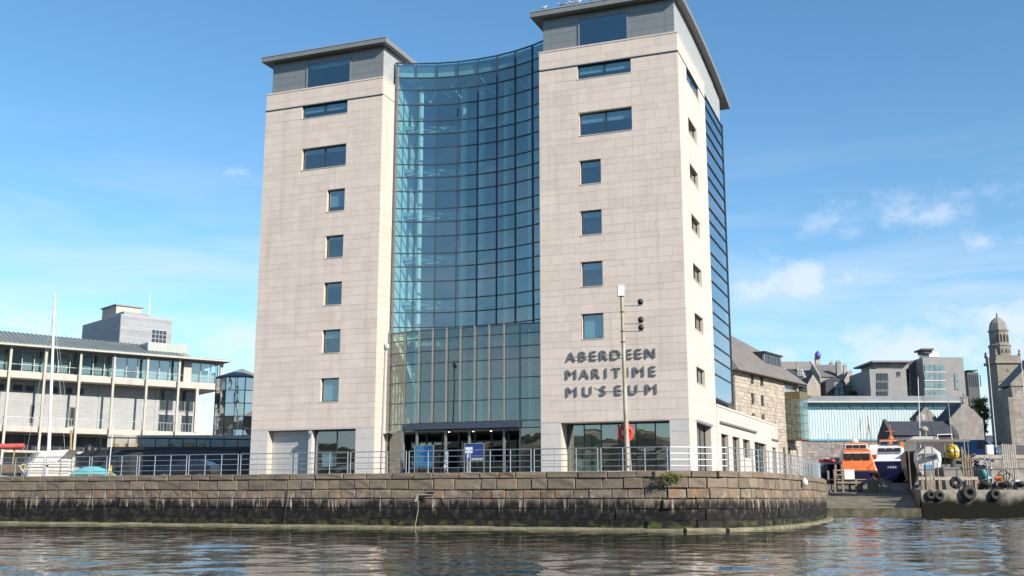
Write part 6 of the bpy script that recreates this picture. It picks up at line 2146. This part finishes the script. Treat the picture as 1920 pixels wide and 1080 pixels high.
# orange lifeboat
Yb = 122.0
f = Frame((at(1610, 880, Yb).x, Yb, 0), R(-13))
ob = thing('lifeboat', tuple(f(0, 3, 2.9)), 'orange lifeboat with domed wheelhouse standing on the slipway', 'lifeboat')
hull(f, 3.9, 8.5, 2.75, 4.1, .55, .3).build('hull', NAVY, ob)
MB(f).loft([[(-1.9, -.4, 4.3), (1.9, -.4, 4.3), (1.9, 7.6, 4.12), (-1.9, 7.6, 4.12)], [(-1.85, -.3, 4.55), (1.85, -.3, 4.55), (1.8, 7.5, 4.4), (-1.8, 7.5, 4.4)]]).build('fender_belt', RUBBER, ob)
house(f, 3.55, 2.85, .3, 6.8, .95, 6.2, 4.56, 6.9).build('wheelhouse', ORANGE, ob)
house(f, 2.6, 2.2, 1.6, 5.5, 1.85, 5.2, 6.905, 7.75).build('upper_bridge', ORANGE, ob)
MB(f).box(-1.22, 1.22, 1.52, 1.62, 7.02, 7.55).build('window_surround', WHITE, ob)
for x0, x1 in ((-1.08, -.42), (-.32, .32), (.42, 1.08)):
    piece('upper_window', BGLS, f, x0, x1, 1.46, 1.515, 7.1, 7.46, ob)
for x0, x1 in ((-1.32, -.62), (-.38, .38), (.62, 1.32)):
    piece('window', BGLS, f, x0, x1, .50, .88, 5.75, 6.45, ob)
    piece('window_frame', WHITE, f, x0 - .06, x1 + .06, .62, .9, 6.47, 6.56, ob)
MB(f).tube((0, 3.4, 7.75), (0, 3.4, 10.3), .06, .03).tube((-.4, 3.4, 9.2), (.4, 3.4, 9.2), .03).lathe((0, 3.4, 7.75), [(.5, 0), (.42, .3), (.15, .55)], 12).build('mast', WHITE, ob)
for s_ in (-1, 1):
    MB(f).path([(s_ * 1.75, -.1, 4.5), (s_ * 1.75, -.1, 5.4), (s_ * 1.75, 6.5, 5.3), (s_ * 1.75, 6.5, 4.4)], .03).build('guard_rail', ORANGE, ob)
    MB(f).lathe((s_ * 1.1, 2.0, 6.92), [(.1, 0), (.12, .12), (.04, .2)], 8).build('roof_lamp', WHITE, ob)
MB(f).loft([[(1.4, 1.0, 4.5), (2.15, 1.4, 4.5), (2.15, 6, 4.5), (1.4, 6, 4.5)], [(1.1, 1.6, 7.6), (1.25, 1.7, 7.6), (1.25, 5, 7.6), (1.1, 5, 7.6)]]).build('side_housing', ORANGE, ob)

# blue and white lifeboat behind
Yb = 131.0
f = Frame((at(1668, 880, Yb).x, Yb, 0), R(-24))
bb = thing('lifeboat', tuple(f(0, 3, 3.3)), 'navy hulled lifeboat with white and orange wheelhouse on the slipway', 'lifeboat')
hull(f, 4.6, 10, 3.2, 5.6, .72, .25).build('hull', NAVY, bb)
MB(f).loft([[(-2.2, -.3, 5.86), (2.2, -.3, 5.86), (2.2, 9.3, 5.66), (-2.2, 9.3, 5.66)], [(-2.15, -.2, 6.1), (2.15, -.2, 6.1), (2.1, 9.2, 5.9), (-2.1, 9.2, 5.9)]]).build('gunwale', WHITE, bb)
house(f, 3.2, 2.7, 1.5, 6.8, 1.9, 6.5, 6.1, 7.7).build('wheelhouse', WHITE, bb)
house(f, 2.6, 2.3, 2.5, 6.0, 2.7, 5.8, 7.705, 8.6).build('upper_bridge', WHITE, bb)
MB(f).box(1.16, 1.36, 2.4, 6.0, 6.9, 8.55).build('orange_flank', ORANGE, bb)
MB(f).box(-1.2, 1.36, 2.42, 2.5, 8.45, 8.62).build('orange_brow', ORANGE, bb)
for x0, x1 in ((-1.35, -.5), (-.4, .4), (.5, 1.3)):
    piece('window', BGLS, f, x0, x1, 1.55, 1.75, 6.9, 7.5, bb)
for x0, x1 in ((-1.05, -.2), (.2, 1.0)):
    piece('upper_window', BGLS, f, x0, x1, 2.42, 2.6, 7.95, 8.35, bb)
MB(f).ball((0.1, 2.4, 8.15), .22, .08, .22).build('badge', ORANGE, bb)
MB(f).box(1.3, 2.1, 1.0, 3.4, 6.1, 6.7).build('deck_locker', mat('bright_blue', (.05, .25, .5), None, 3, .5), bb)
MB(f).tube((0, 4.5, 8.6), (0, 4.5, 10.6), .06, .03).tube((-.6, 4.5, 9.7), (.6, 4.5, 9.7), .04).lathe((0, 4.5, 8.6), [(.4, 0), (.3, .3), (.1, .6)], 10).build('mast', ORANGE, bb)
MB(f).path([(-2, -.2, 6.1), (-2, -.2, 6.9), (2, -.2, 6.9), (2, -.2, 6.1)], .03).path([(2.05, 0, 6.9), (2.05, 8.8, 6.8)], .03).build('guard_rail', WHITE, bb)
for k in range(7):
    MB(f).tube((2.05, k * 1.3, 6.0), (2.05, k * 1.3, 6.85), .025).build('stanchion', WHITE, bb)
for k, x in enumerate((-.15, .1, .32, .5, .72)):
    MB(f).box(x, x + .12, -.72, -.66, 5.0, 5.0 + .22 + .06 * (k % 2)).build('hull_mark', mat('hull_lettering', (.5, .52, .55), None, 3, .5), bb)
# red and white workboat farther up
Yb = 143.0
f = Frame((at(1646, 850, Yb).x, Yb, 0), R(-18))
rb_ = thing('fishing_boat', tuple(f(0, 3, 3.6)), 'red and white fishing boat behind the two lifeboats', 'fishing boat')
hull(f, 4.0, 8, 3.6, 6.6, .6, .5).build('hull', mat('red_hull', (.45, .08, .04), None, 2, .5), rb_)
house(f, 2.2, 1.9, 1.5, 5, 1.7, 4.8, 6.9, 8.5).build('wheelhouse', WHITE, rb_)
MB(f).tube((-.6, 3, 8.4), (-1.0, 3, 12.4), .06).tube((-1.6, 2.6, 6.9), (-.9, 3, 11.8), .05).build('mast', mat('rust_red', (.4, .14, .07), None, 3, .7), rb_)
# small blue boat with red gear left of the orange lifeboat
Yb = 128.0
f = Frame((at(1561, 880, Yb).x, Yb, 0), R(8))
sb_ = thing('small_boat', tuple(f(0, 2, 3.2)), 'small blue boat with red gear left of the orange lifeboat', 'boat')
hull(f, 2.6, 6, 3.2, 5.1, .6, .3).build('hull', NAVY, sb_)
MB(f).box(-1.2, 1.2, .2, 4.5, 5.2, 5.6).build('cabin', YW, sb_)
for k, x in enumerate((-1.0, -.35, .3, .85)):
    MB(f).ball((x, .8 + .3 * k, 5.85), .28, .28, .25).build('red_float', RED, sb_)
MB(f).tube((.6, 2, 5.6), (.6, 2, 9.2), .05).tube((.2, 2, 9.2), (1.0, 2, 9.2), .03).build('mast', STEEL, sb_)

# ------------------------------------------------------------------ timber landing on the slip
TIM = mat('weathered_timber', (.28, .22, .165), (.17, .13, .10), 2.5, .85, bump=.4, bscale=12, stretch=(1, 1, 1))
Yp = 110.0
f = Frame((at(1563, 900, Yp).x, Yp, 0), 0)
ld = thing('timber_landing', tuple(f(1.5, 1, 1.3)), 'low timber landing stage with posts and rails on the slipway', 'landing stage')
for k in range(7):
    piece('deck_plank', TIM, f, 0.05, 3.7, .1 + k * .34, .41 + k * .34, 3.3, 3.4, ld)
for x in (.15, .95, 2.3, 3.55):
    for y in (.15, 2.3):
        MB(f).box(x - .09, x + .09, y - .09, y + .09, 1.85, 3.295 if x in (2.3, 3.55) else (4.9 if x == .95 else 4.3)).build('post', TIM, ld)
for z in (3.75, 4.2):
    MB(f).box(.05, 1.1, .02, .055, z, z + .14).build('rail', TIM, ld)
MB(f).box(.3, 3.5, .02, .058, 2.95, 3.15).build('rail', TIM, ld)
t = thing('white_crate', tuple(f(1.3, 1, 3.4)), 'white crate standing on the timber landing', 'crate')
MB(f).box(1.3, 2.3, .5, 1.2, 3.4, 4.3).build('box', WHITE, t)
MB(f).box(1.26, 2.34, .46, 1.24, 4.305, 4.37).build('lid', WHITE, t)
t = thing('timber_ramp_wall', tuple(f(4.2, 1, 1.9)), 'tan boarded side of a ramp right of the timber landing', 'ramp')
for k in range(5):
    piece('board', mat('tan_board', (.36, .27, .17), (.27, .2, .13), 2, .85), f, 3.75 + k * .28, 4.01 + k * .28, .3 + k * .35, .5 + k * .35, 1.9, 3.35, t)
t = thing('net_heap', tuple(f(5.6, 2.4, 2.2)), 'heap of pale nets and lobster creels on the slipway', 'nets')
for k in range(9):
    x, y, z = 5.2 + rnd.uniform(0, 1.3), 2 + rnd.uniform(0, 1.6), 2.5 + rnd.uniform(0, .8)
    MB(f).torus((x, y, z), (rnd.gauss(0, 1), rnd.gauss(0, 1), rnd.gauss(0, 1)), rnd.uniform(.2, .42), .05, 14, 6).build('coil', mat('pale_rope', (.36, .34, .29), (.24, .22, .19), 5, .9), t)
MB(f).loft([[(5.1, 1.8, 2.1), (6.7, 1.8, 2.1), (6.7, 3.8, 2.1), (5.1, 3.8, 2.1)], [(5.3, 2.1, 2.65), (6.4, 2.0, 2.6), (6.4, 3.4, 2.65), (5.4, 3.4, 2.6)]]).build('net', MATS['pale_rope'], t)
t = thing('stored_float', tuple(f(2.9, 1.2, 2.1)), 'round grey float stored under the timber landing', 'float')
MB(f).ball((2.9, 1.2, 2.5), .38, .38, .36).build('body', MATS['pale_rope'], t)

# ------------------------------------------------------------------ work yard on the right
Yw = 90.0
xr = lambda px, Y: at(px, 900, Y).x
zr_ = lambda py, Y: at(1800, py, Y).z


def tyre(px, py, rpx, Y, label, axis=(0, 1, 0)):
    c = at(px, py, Y); r_ = rpx * Y / 2041
    if py > 915: c.y = 89.48 - r_ * .36
    t = thing('tyre', (c.x, c.y, c.z - r_), label, 'tyre', 'tyres at the work quay')
    MB().torus(tuple(c), axis, r_ * .64, r_ * .36, 24, 10).build('tread', RUBBER, t)
    MB().torus(tuple(c), axis, r_ * .44, r_ * .07, 20, 6).build('bead', BLACK, t)
    if axis[1] > .5 and py > 915:
        MB().tube((c.x, c.y, c.z + r_ * .5), (c.x, Yw - .2, 2.6), .025).build('chain', BLACK, t)


tyre(1747, 928, 9, 89.1, 'smaller greenish tyre nearest the slipway on the work quay wall')
tyre(1763, 929, 10, 89.1, 'second tyre from the slipway on the work quay wall')
tyre(1819, 924, 14.5, 89.0, 'largest black tyre hanging on the work quay wall')
tyre(1868, 927, 11, 89.1, 'rightmost black tyre hanging on the work quay wall')
tyre(1792, 905, 11.5, 90.6, 'worn tyre leaning upright on the work quay edge', (0.2, 1, .15))
tyre(1848, 909, 11, 91.0, 'tyre under the teal drum on the work quay', (.15, .3, 1))
tyre(1885, 909, 12, 91.2, 'flat black tyre right of the orange float', (0, .25, 1))
tyre(1912, 908, 10, 91.4, 'black tyre at the right edge of the picture', (.1, .35, 1))

fr_ = Frame((0, 0, 0), 0)
wr_ = thing('yard_railing', (xr(1722, 90.3), 90.3, 2.2), 'black pipe railing along the work quay edge', 'railing')
for px in (1729, 1745, 1760, 1795, 1852, 1888, 1903):
    MB().tube((xr(px, 90.3), 90.3, 2.16), (xr(px, 90.3), 90.3, zr_(868 if px < 1770 else 879, 90.3)), .04).build('post', BLACK if px > 1770 else MATS['pale_rope'], wr_)
MB().path([(xr(1726, 90.3), 90.3, zr_(881, 90.3)), (xr(1925, 90.3), 90.3, zr_(879, 90.3))], .04).build('rail', BLACK, wr_)
bm = thing('timber_beam', (xr(1722, 90.8), 90.8, 3.0), 'long pale timber beam laid across trestles on the work quay', 'beam')
MB().box(xr(1721, 90.8), xr(1832, 90.8), 90.6, 90.95, zr_(900, 90.8), zr_(894, 90.8)).build('beam', mat('pale_beam', (.42, .37, .30), (.3, .26, .21), 2, .85), bm)
for px in (1728, 1762, 1800, 1828):
    MB().box(xr(px, 90.8) - .1, xr(px, 90.8) + .1, 90.65, 90.9, 2.15, zr_(900, 90.8) - .005).build('trestle', TIM, bm)

# white boat on the hard, seen bow on, under a frame
Yq = 101.0
f = Frame((xr(1742, Yq), Yq, 0), R(-21))
wb = thing('laid_up_boat', tuple(f(0, 2, 2.5)), 'white motor boat laid up on the yard under a dark frame', 'boat')
rings = []
for t_ in [i / 6 for i in range(7)]:
    hw = 1.25 * (.72 + .28 * min(1, 2 * t_)); b = 5 * t_
    rings.append([(0, b, 3.2), (-hw * .8, b, 3.9), (-hw, b, 5.1), (-hw * .95, b, 5.75), (-hw * .45, b, 6.25), (hw * .45, b, 6.25), (hw * .95, b, 5.75), (hw, b, 5.1), (hw * .8, b, 3.9)])
MB(f).loft(rings).build('hull', YW, wb)
MB(f).box(-.75, .75, -.03, .02, 5.15, 5.6).build('window', mat('smoke_window', (.3, .32, .34), None, 2, .2), wb)
for s_ in (-1, 1):
    MB(f).tube((s_ * .9, .5, 2.3), (s_ * .7, .6, 4.0), .09).build('cradle', TIM, wb)
    MB(f).tube((s_ * .9, 4, 2.5), (s_ * .7, 4, 4.0), .09).build('cradle', TIM, wb)
db = thing('dark_boat', (xr(1712, 104), 104, 2.2), 'dark hulled boat between the blue lifeboat and the white boat', 'boat')
f2 = Frame((xr(1711, 106), 106, 0), R(-20))
hull(f2, 2.0, 7, 2.6, 5.4, .5, .6).build('hull', BLACK, db)
MB(f2).box(-.6, .6, 2, 4.6, 5.3, 7.0).build('wheelhouse', mat('grey_wheelhouse', (.28, .28, .27), (.16, .16, .15), 2, .6), db)

gf = thing('gantry_frame', (xr(1762, 99), 99, 2.4), 'wide dark roof bar on posts above the white boat', 'gantry')
zt = zr_(826, 99)
MB().box(xr(1703, 99), xr(1823, 99), 98.85, 99.15, zt - .12, zt + .1).build('bar', mat('grey_brown_bar', (.16, .14, .12), None, 3, .7), gf)
MB().loft([[(xr(1712, 99), 99.2, zt + .1), (xr(1770, 99), 99.2, zt + .1), (xr(1770, 99), 103, zt + .1), (xr(1712, 99), 103, zt + .1)], [(xr(1722, 99), 99.3, zt + .4), (xr(1764, 99), 99.3, zt + .4), (xr(1764, 99), 102.9, zt + .4), (xr(1722, 99), 102.9, zt + .4)]]).build('canopy', mat('grey_canopy', (.36, .34, .31), None, 2, .8), gf)
for px in (1707, 1738, 1752, 1775, 1820):
    MB().tube((xr(px, 99), 99, 2.3), (xr(px, 99), 99, zt - .1), .05).build('post', TIM, gf)
MB().path([(xr(1764, 99), 99, zt + .1), (xr(1764, 99), 99, zr_(815, 99)), (xr(1791, 99), 99, zr_(814, 99)), (xr(1791, 99), 99, zt + .1)], .04).build('top_rail', WHITE, gf)
MB().lathe((xr(1747, 99), 100, zt + .4), [(.28, 0), (.25, .5), (.4, .55), (.4, .75), (.2, .95)], 10).build('cowl', MATS['pale_rope'], gf)

yb2 = thing('yellow_buoy', (xr(1786, 98), 98, 3.2), 'round yellow buoy in a frame beside the white boat', 'buoy')
c = at(1786, 847, 98)
MB().lathe((c.x, c.y, c.z - .68), [(.2, 0), (.5, .15), (.58, .5), (.56, .95), (.4, 1.25), (.15, 1.36)], 16).build('body', YEL, yb2)
MB().torus((c.x, c.y, c.z + .02), (0, 0, 1), .58, .035, 18, 6).tube((c.x, c.y - .6, c.z - .6), (c.x, c.y - .6, c.z + .9), .03).build('strap', BLACK, yb2)
MB().lathe((c.x, c.y, 2.3), [(.5, 0), (.45, .9), (.2, c.z - 3.05)], 10).build('stand', mat('dark_stand', (.06, .06, .06), None, 3, .8), yb2)
MB().ball((c.x - .25, c.y - .55, c.z + .05), .17, .05, .12).ball((c.x + .25, c.y - .55, c.z + .05), .17, .05, .12).build('mark', mat('buoy_mark', (.7, .68, .5), None, 3, .6), yb2)

vf = Frame((xr(1834, 117), 117, at(1834, 856, 117).z - .2), R(-38))
car('blue_van', vf, 4.6, 1.9, 1.95, mat('van_blue', (.012, .045, .13), (.016, .055, .15), 1, .2), 'dark blue van parked at the back of the yard', 'van', van=True)
# timber stack, lattice gate, crates and odds
tsk = thing('timber_stack', (xr(1813, 95), 95, 2.2), 'upright bundle of grey timbers beside the yellow buoy', 'timber')
for k in range(7):
    x = xr(1806 + k * 2.4, 95)
    MB().box(x, x + .10, 94.9 + .06 * (k % 2), 95.05 + .06 * (k % 2), 2.2, zr_((838, 842, 850, 846, 858, 852, 860)[k], 95)).build('plank', TIM, tsk)
lgt = thing('lattice_gate', (xr(1897, 97), 97, 2.3), 'tall grey slatted gate leaning upright near the right edge', 'gate')
for k in range(7):
    x = xr(1884 + k * 3.9, 97)
    MB().box(x, x + .11, 97, 97.06, 2.5, zr_(832 + k * .4, 97)).build('slat', mat('silver_timber', (.42, .39, .35), (.3, .27, .24), 3, .85), lgt)
for py in (834, 856, 884):
    MB().box(xr(1883, 97), xr(1911, 97), 97.065, 97.12, zr_(py + 2, 97), zr_(py, 97)).build('rail', MATS['silver_timber'], lgt)
MB().tube((xr(1905, 97), 98.5, 2.2), (xr(1901, 97), 97.15, zr_(850, 97)), .05).build('prop', TIM, lgt)
wbx = thing('white_sign_box', (xr(1862, 104), 104, 3.0), 'white box on a post in front of the church', 'box')
MB().box(xr(1856, 104), xr(1868, 104), 104, 104.4, zr_(852, 104), zr_(834, 104)).build('box', WHITE, wbx)
MB().tube((xr(1862, 104), 104.2, 2.3), (xr(1862, 104), 104.2, zr_(852, 104) - .003), .05).build('post', STEEL, wbx)
lw = thing('yard_wall', (xr(1880, 106), 106, 2.3), 'low concrete wall with tan coping across the yard', 'wall')
MB().box(xr(1825, 106), xr(1960, 106), 106, 106.4, 2.2, zr_(860, 106)).build('wall', WQ, lw)
MB().box(xr(1824, 106), xr(1962, 106), 105.9, 106.5, zr_(860, 106) + .002, zr_(853, 106)).build('coping', mat('tan_coping', (.40, .34, .26), None, 2, .85), lw)
td = thing('teal_drum', (xr(1848, 92), 92, 2.2), 'teal wrapped drum leaning on the work quay', 'drum')
c = at(1847, 890, 92)
MB().tube((c.x + .15, 92, c.z - .45), (c.x - .2, 92.1, c.z + .42), .36, .30, 14).build('drum', mat('teal_wrap', (.02, .22, .22), (.015, .15, .16), 3, .5), td)
MB().torus((c.x + .1, 92, c.z - .35), (-.35, .1, .9), .37, .04, 16, 6).build('strap', WHITE, td)
MB().box(c.x - .5, c.x + .5, 91.6, 92.5, 2.16, c.z - .75).build('base', RUBBER, td)
of = thing('orange_float', (xr(1872, 91.5), 91.5, 2.2), 'orange float lying on the work quay right of the teal drum', 'float')
c = at(1872, 898, 91.5)
MB().tube((c.x - .26, 91.5, c.z), (c.x + .22, 91.4, c.z + .03), .22, .22, 14).build('body', ORANGE, of)
MB().box(c.x - .3, c.x + .3, 91.3, 91.8, 2.16, c.z - .23).build('block', TIM, of)
cr_ = thing('rope_coils', (xr(1885, 93), 93, 2.2), 'black hose loops standing behind the flat tyre', 'hose')
for k, (px, py, r_) in enumerate(((1882, 893, 11), (1890, 896, 9), (1876, 899, 8))):
    c = at(px, py, 92.6)
    MB().torus(tuple(c), (.2 * k, 1, .1), r_ * .045, .04, 18, 6).build('loop', BLACK, cr_)
bl = thing('concrete_block', (xr(1785, 93), 93, 2.2), 'pale sloping concrete block on the work quay behind the beam', 'concrete block')
MB().loft([[(xr(1765, 94), 93, 2.15), (xr(1806, 94), 93, 2.15), (xr(1806, 94), 96, 2.15), (xr(1765, 94), 96, 2.15)], [(xr(1770, 94), 94, zr_(876, 94)), (xr(1802, 94), 94, zr_(876, 94)), (xr(1802, 94), 95.8, zr_(876, 94)), (xr(1770, 94), 95.8, zr_(876, 94))]]).build('block', YARD, bl)
bg_ = thing('fish_boxes', (xr(1740, 94), 94, 2.2), 'blue and white fish boxes below the white boat', 'boxes')
for k, (px, mm) in enumerate(((1738, MATS['bright_blue']), (1746, MATS['poster_light_blue']))):
    c = at(px, 876, 94)
    MB().box(c.x - .18, c.x + .18, 93.8, 94.3, c.z - .22, c.z + .2).build('box', mm, bg_)
    MB().box(c.x - .2, c.x + .2, 93.85, 94.25, 2.2, c.z - .223).build('stand', TIM, bg_)
pip = thing('pipe_bollard', (xr(1846, 96), 96, 2.2), 'bent grey pipe rising behind the teal drum', 'pipe')
MB().path([(xr(1853, 96), 96, 2.2), (xr(1852, 96), 96, zr_(868, 96)), (xr(1848, 96), 96, zr_(859, 96)), (xr(1838, 96), 96, zr_(856, 96)), (xr(1830, 96), 96, zr_(860, 96))], .08, 8).build('pipe', MATS['silver_timber'], pip)
rk = thing('machine_heap', (xr(1836, 99), 99, 2.3), 'dark winch machinery in front of the blue van', 'machinery')
for k in range(10):
    c = at(1815 + rnd.uniform(0, 44), 866 + rnd.uniform(-10, 12), 99)
    r2 = rnd.uniform(.2, .45)
    MB().tube((c.x - r2, 99 + rnd.uniform(0, 1), c.z), (c.x + r2, 99 + rnd.uniform(0, 1), c.z + rnd.uniform(-.3, .3)), rnd.uniform(.08, .25), n=10).build('drum', (BLACK, MATS['grey_brown_bar'], NAVY, STEEL)[k % 4], rk)
MB().box(xr(1812, 99), xr(1860, 99), 99, 100.5, 2.3, zr_(874, 99)).build('bed', mat('winch_bed', (.10, .095, .09), None, 3, .8), rk)
# poles and masts in the yard
for (px, py0, px2, py1, Y, r_, mm, lb_) in ((1726, 880, 1721, 706, 103, .05, WHITE, 'tall white pole beside the laid up white boat'), (1786, 835, 1777, 744, 112, .045, STEEL, 'grey pole rising behind the yellow buoy'),
                                          (1808, 835, 1801, 736, 112, .045, STEEL, 'grey pole rising beside the brown gable end'), (1615, 850, 1613, 784, 136, .06, mat('olive_pole', (.28, .24, .06), None, 3, .6), 'olive pole behind the orange lifeboat'),
                                          (1862, 770, 1851, 645, 170, .06, WHITE, 'white flagpole in front of the church tower'), (1919, 730, 1914, 668, 160, .06, WHITE, 'white flagpole before the church nave')):
    a_, b_ = at(px, py0, Y), at(px2, py1, Y)
    a_.z = min(a_.z, 6.2) if Y > 110 else 2.2
    if Y > 150: a_.z = 5.9 if Y < 163 else 9.4
    MB().tube(tuple(a_), tuple(b_), r_, r_ * .7).lathe((a_.x, a_.y, a_.z), [(r_ * 3, 0), (r_ * 3, .05), (r_, .1)], 8).build('pole', mm, label=lb_, cat='pole')


# ------------------------------------------------------------------ creels, drums and lines in the yard
def creel(px, py, Y, label, zb):
    c = at(px, py, Y)
    t = thing('creel', (c.x, c.y, zb), label, 'creel', 'lobster creels on the work quay')
    L, W_, H_ = .62, .42, .34
    fr2 = Frame((c.x, c.y, zb), rnd.uniform(-.3, .3))
    MB(fr2).box(-L / 2, L / 2, -W_ / 2, W_ / 2, 0, .05).build('base', TIM, t)
    hp = MB(fr2)
    for k in range(4):
        x = -L / 2 + L * k / 3
        hp.path([(x, W_ / 2 * math.cos(R(a)), .05 + H_ * math.sin(R(a))) for a in range(0, 181, 30)], .022, 5)
    for a in (30, 60, 90, 120, 150):
        hp.tube((-L / 2, W_ / 2 * math.cos(R(a)), .05 + H_ * math.sin(R(a))), (L / 2, W_ / 2 * math.cos(R(a)), .05 + H_ * math.sin(R(a))), .014, n=5)
    hp.build('hoops', mat('creel_netting', (.05, .09, .08), (.09, .07, .05), 6, .9), t)


where = ['left end', 'second from left', 'third from left', 'fourth from left', 'fifth from left', 'right end']
for k, px in enumerate((1832, 1858, 1893, 1899, 1906, 1916)):
    creel(px, 915, 91.8 + .25 * (k % 2), 'dark hooped creel on the work quay, %s of the creels' % where[k], 2.17)
for k, (px, py, mm, lb_) in enumerate(((1770, 890, MATS['van_blue'], 'blue oil drum left of the sloping concrete block'), (1828, 888, MATS['rust'], 'rusty oil drum left of the teal drum'), (1903, 878, WHITE, 'white drum beside the slatted gate'))):
    c = at(px, py, 95.5)
    t = thing('oil_drum', (c.x, 95.5, 2.2), lb_, 'drum')
    MB().lathe((c.x, 95.5, 2.2), [(.29, 0), (.29, .3), (.305, .32), (.29, .34), (.29, .58), (.305, .6), (.29, .62), (.29, .88)], 16).build('barrel', mm, t)
    MB().torus((c.x, 95.5, 3.08), (0, 0, 1), .28, .018, 16, 6).build('rim', STEEL, t)
for k, (a_, b_, lb_) in enumerate((((1721, 706, 103), (1752, 822, 100), 'slack line from the tall white pole to the gantry'), ((1777, 744, 112), (1801, 832, 112), 'line from the grey pole down behind the timber stack'),
                                 ((1613, 790, 126), (1590, 868, 123), 'forestay line left of the orange lifeboat mast'), ((1662, 815, 135), (1700, 866, 132), 'stay line over the navy lifeboat deck'))):
    p, q = at(*a_), at(*b_)
    mid_ = (p + q) / 2 - Vector((0, 0, .3))
    MB().path([tuple(p), tuple(mid_), tuple(q)], .018, 4).build('rigging_line', BLACK, label=lb_, cat='rope')
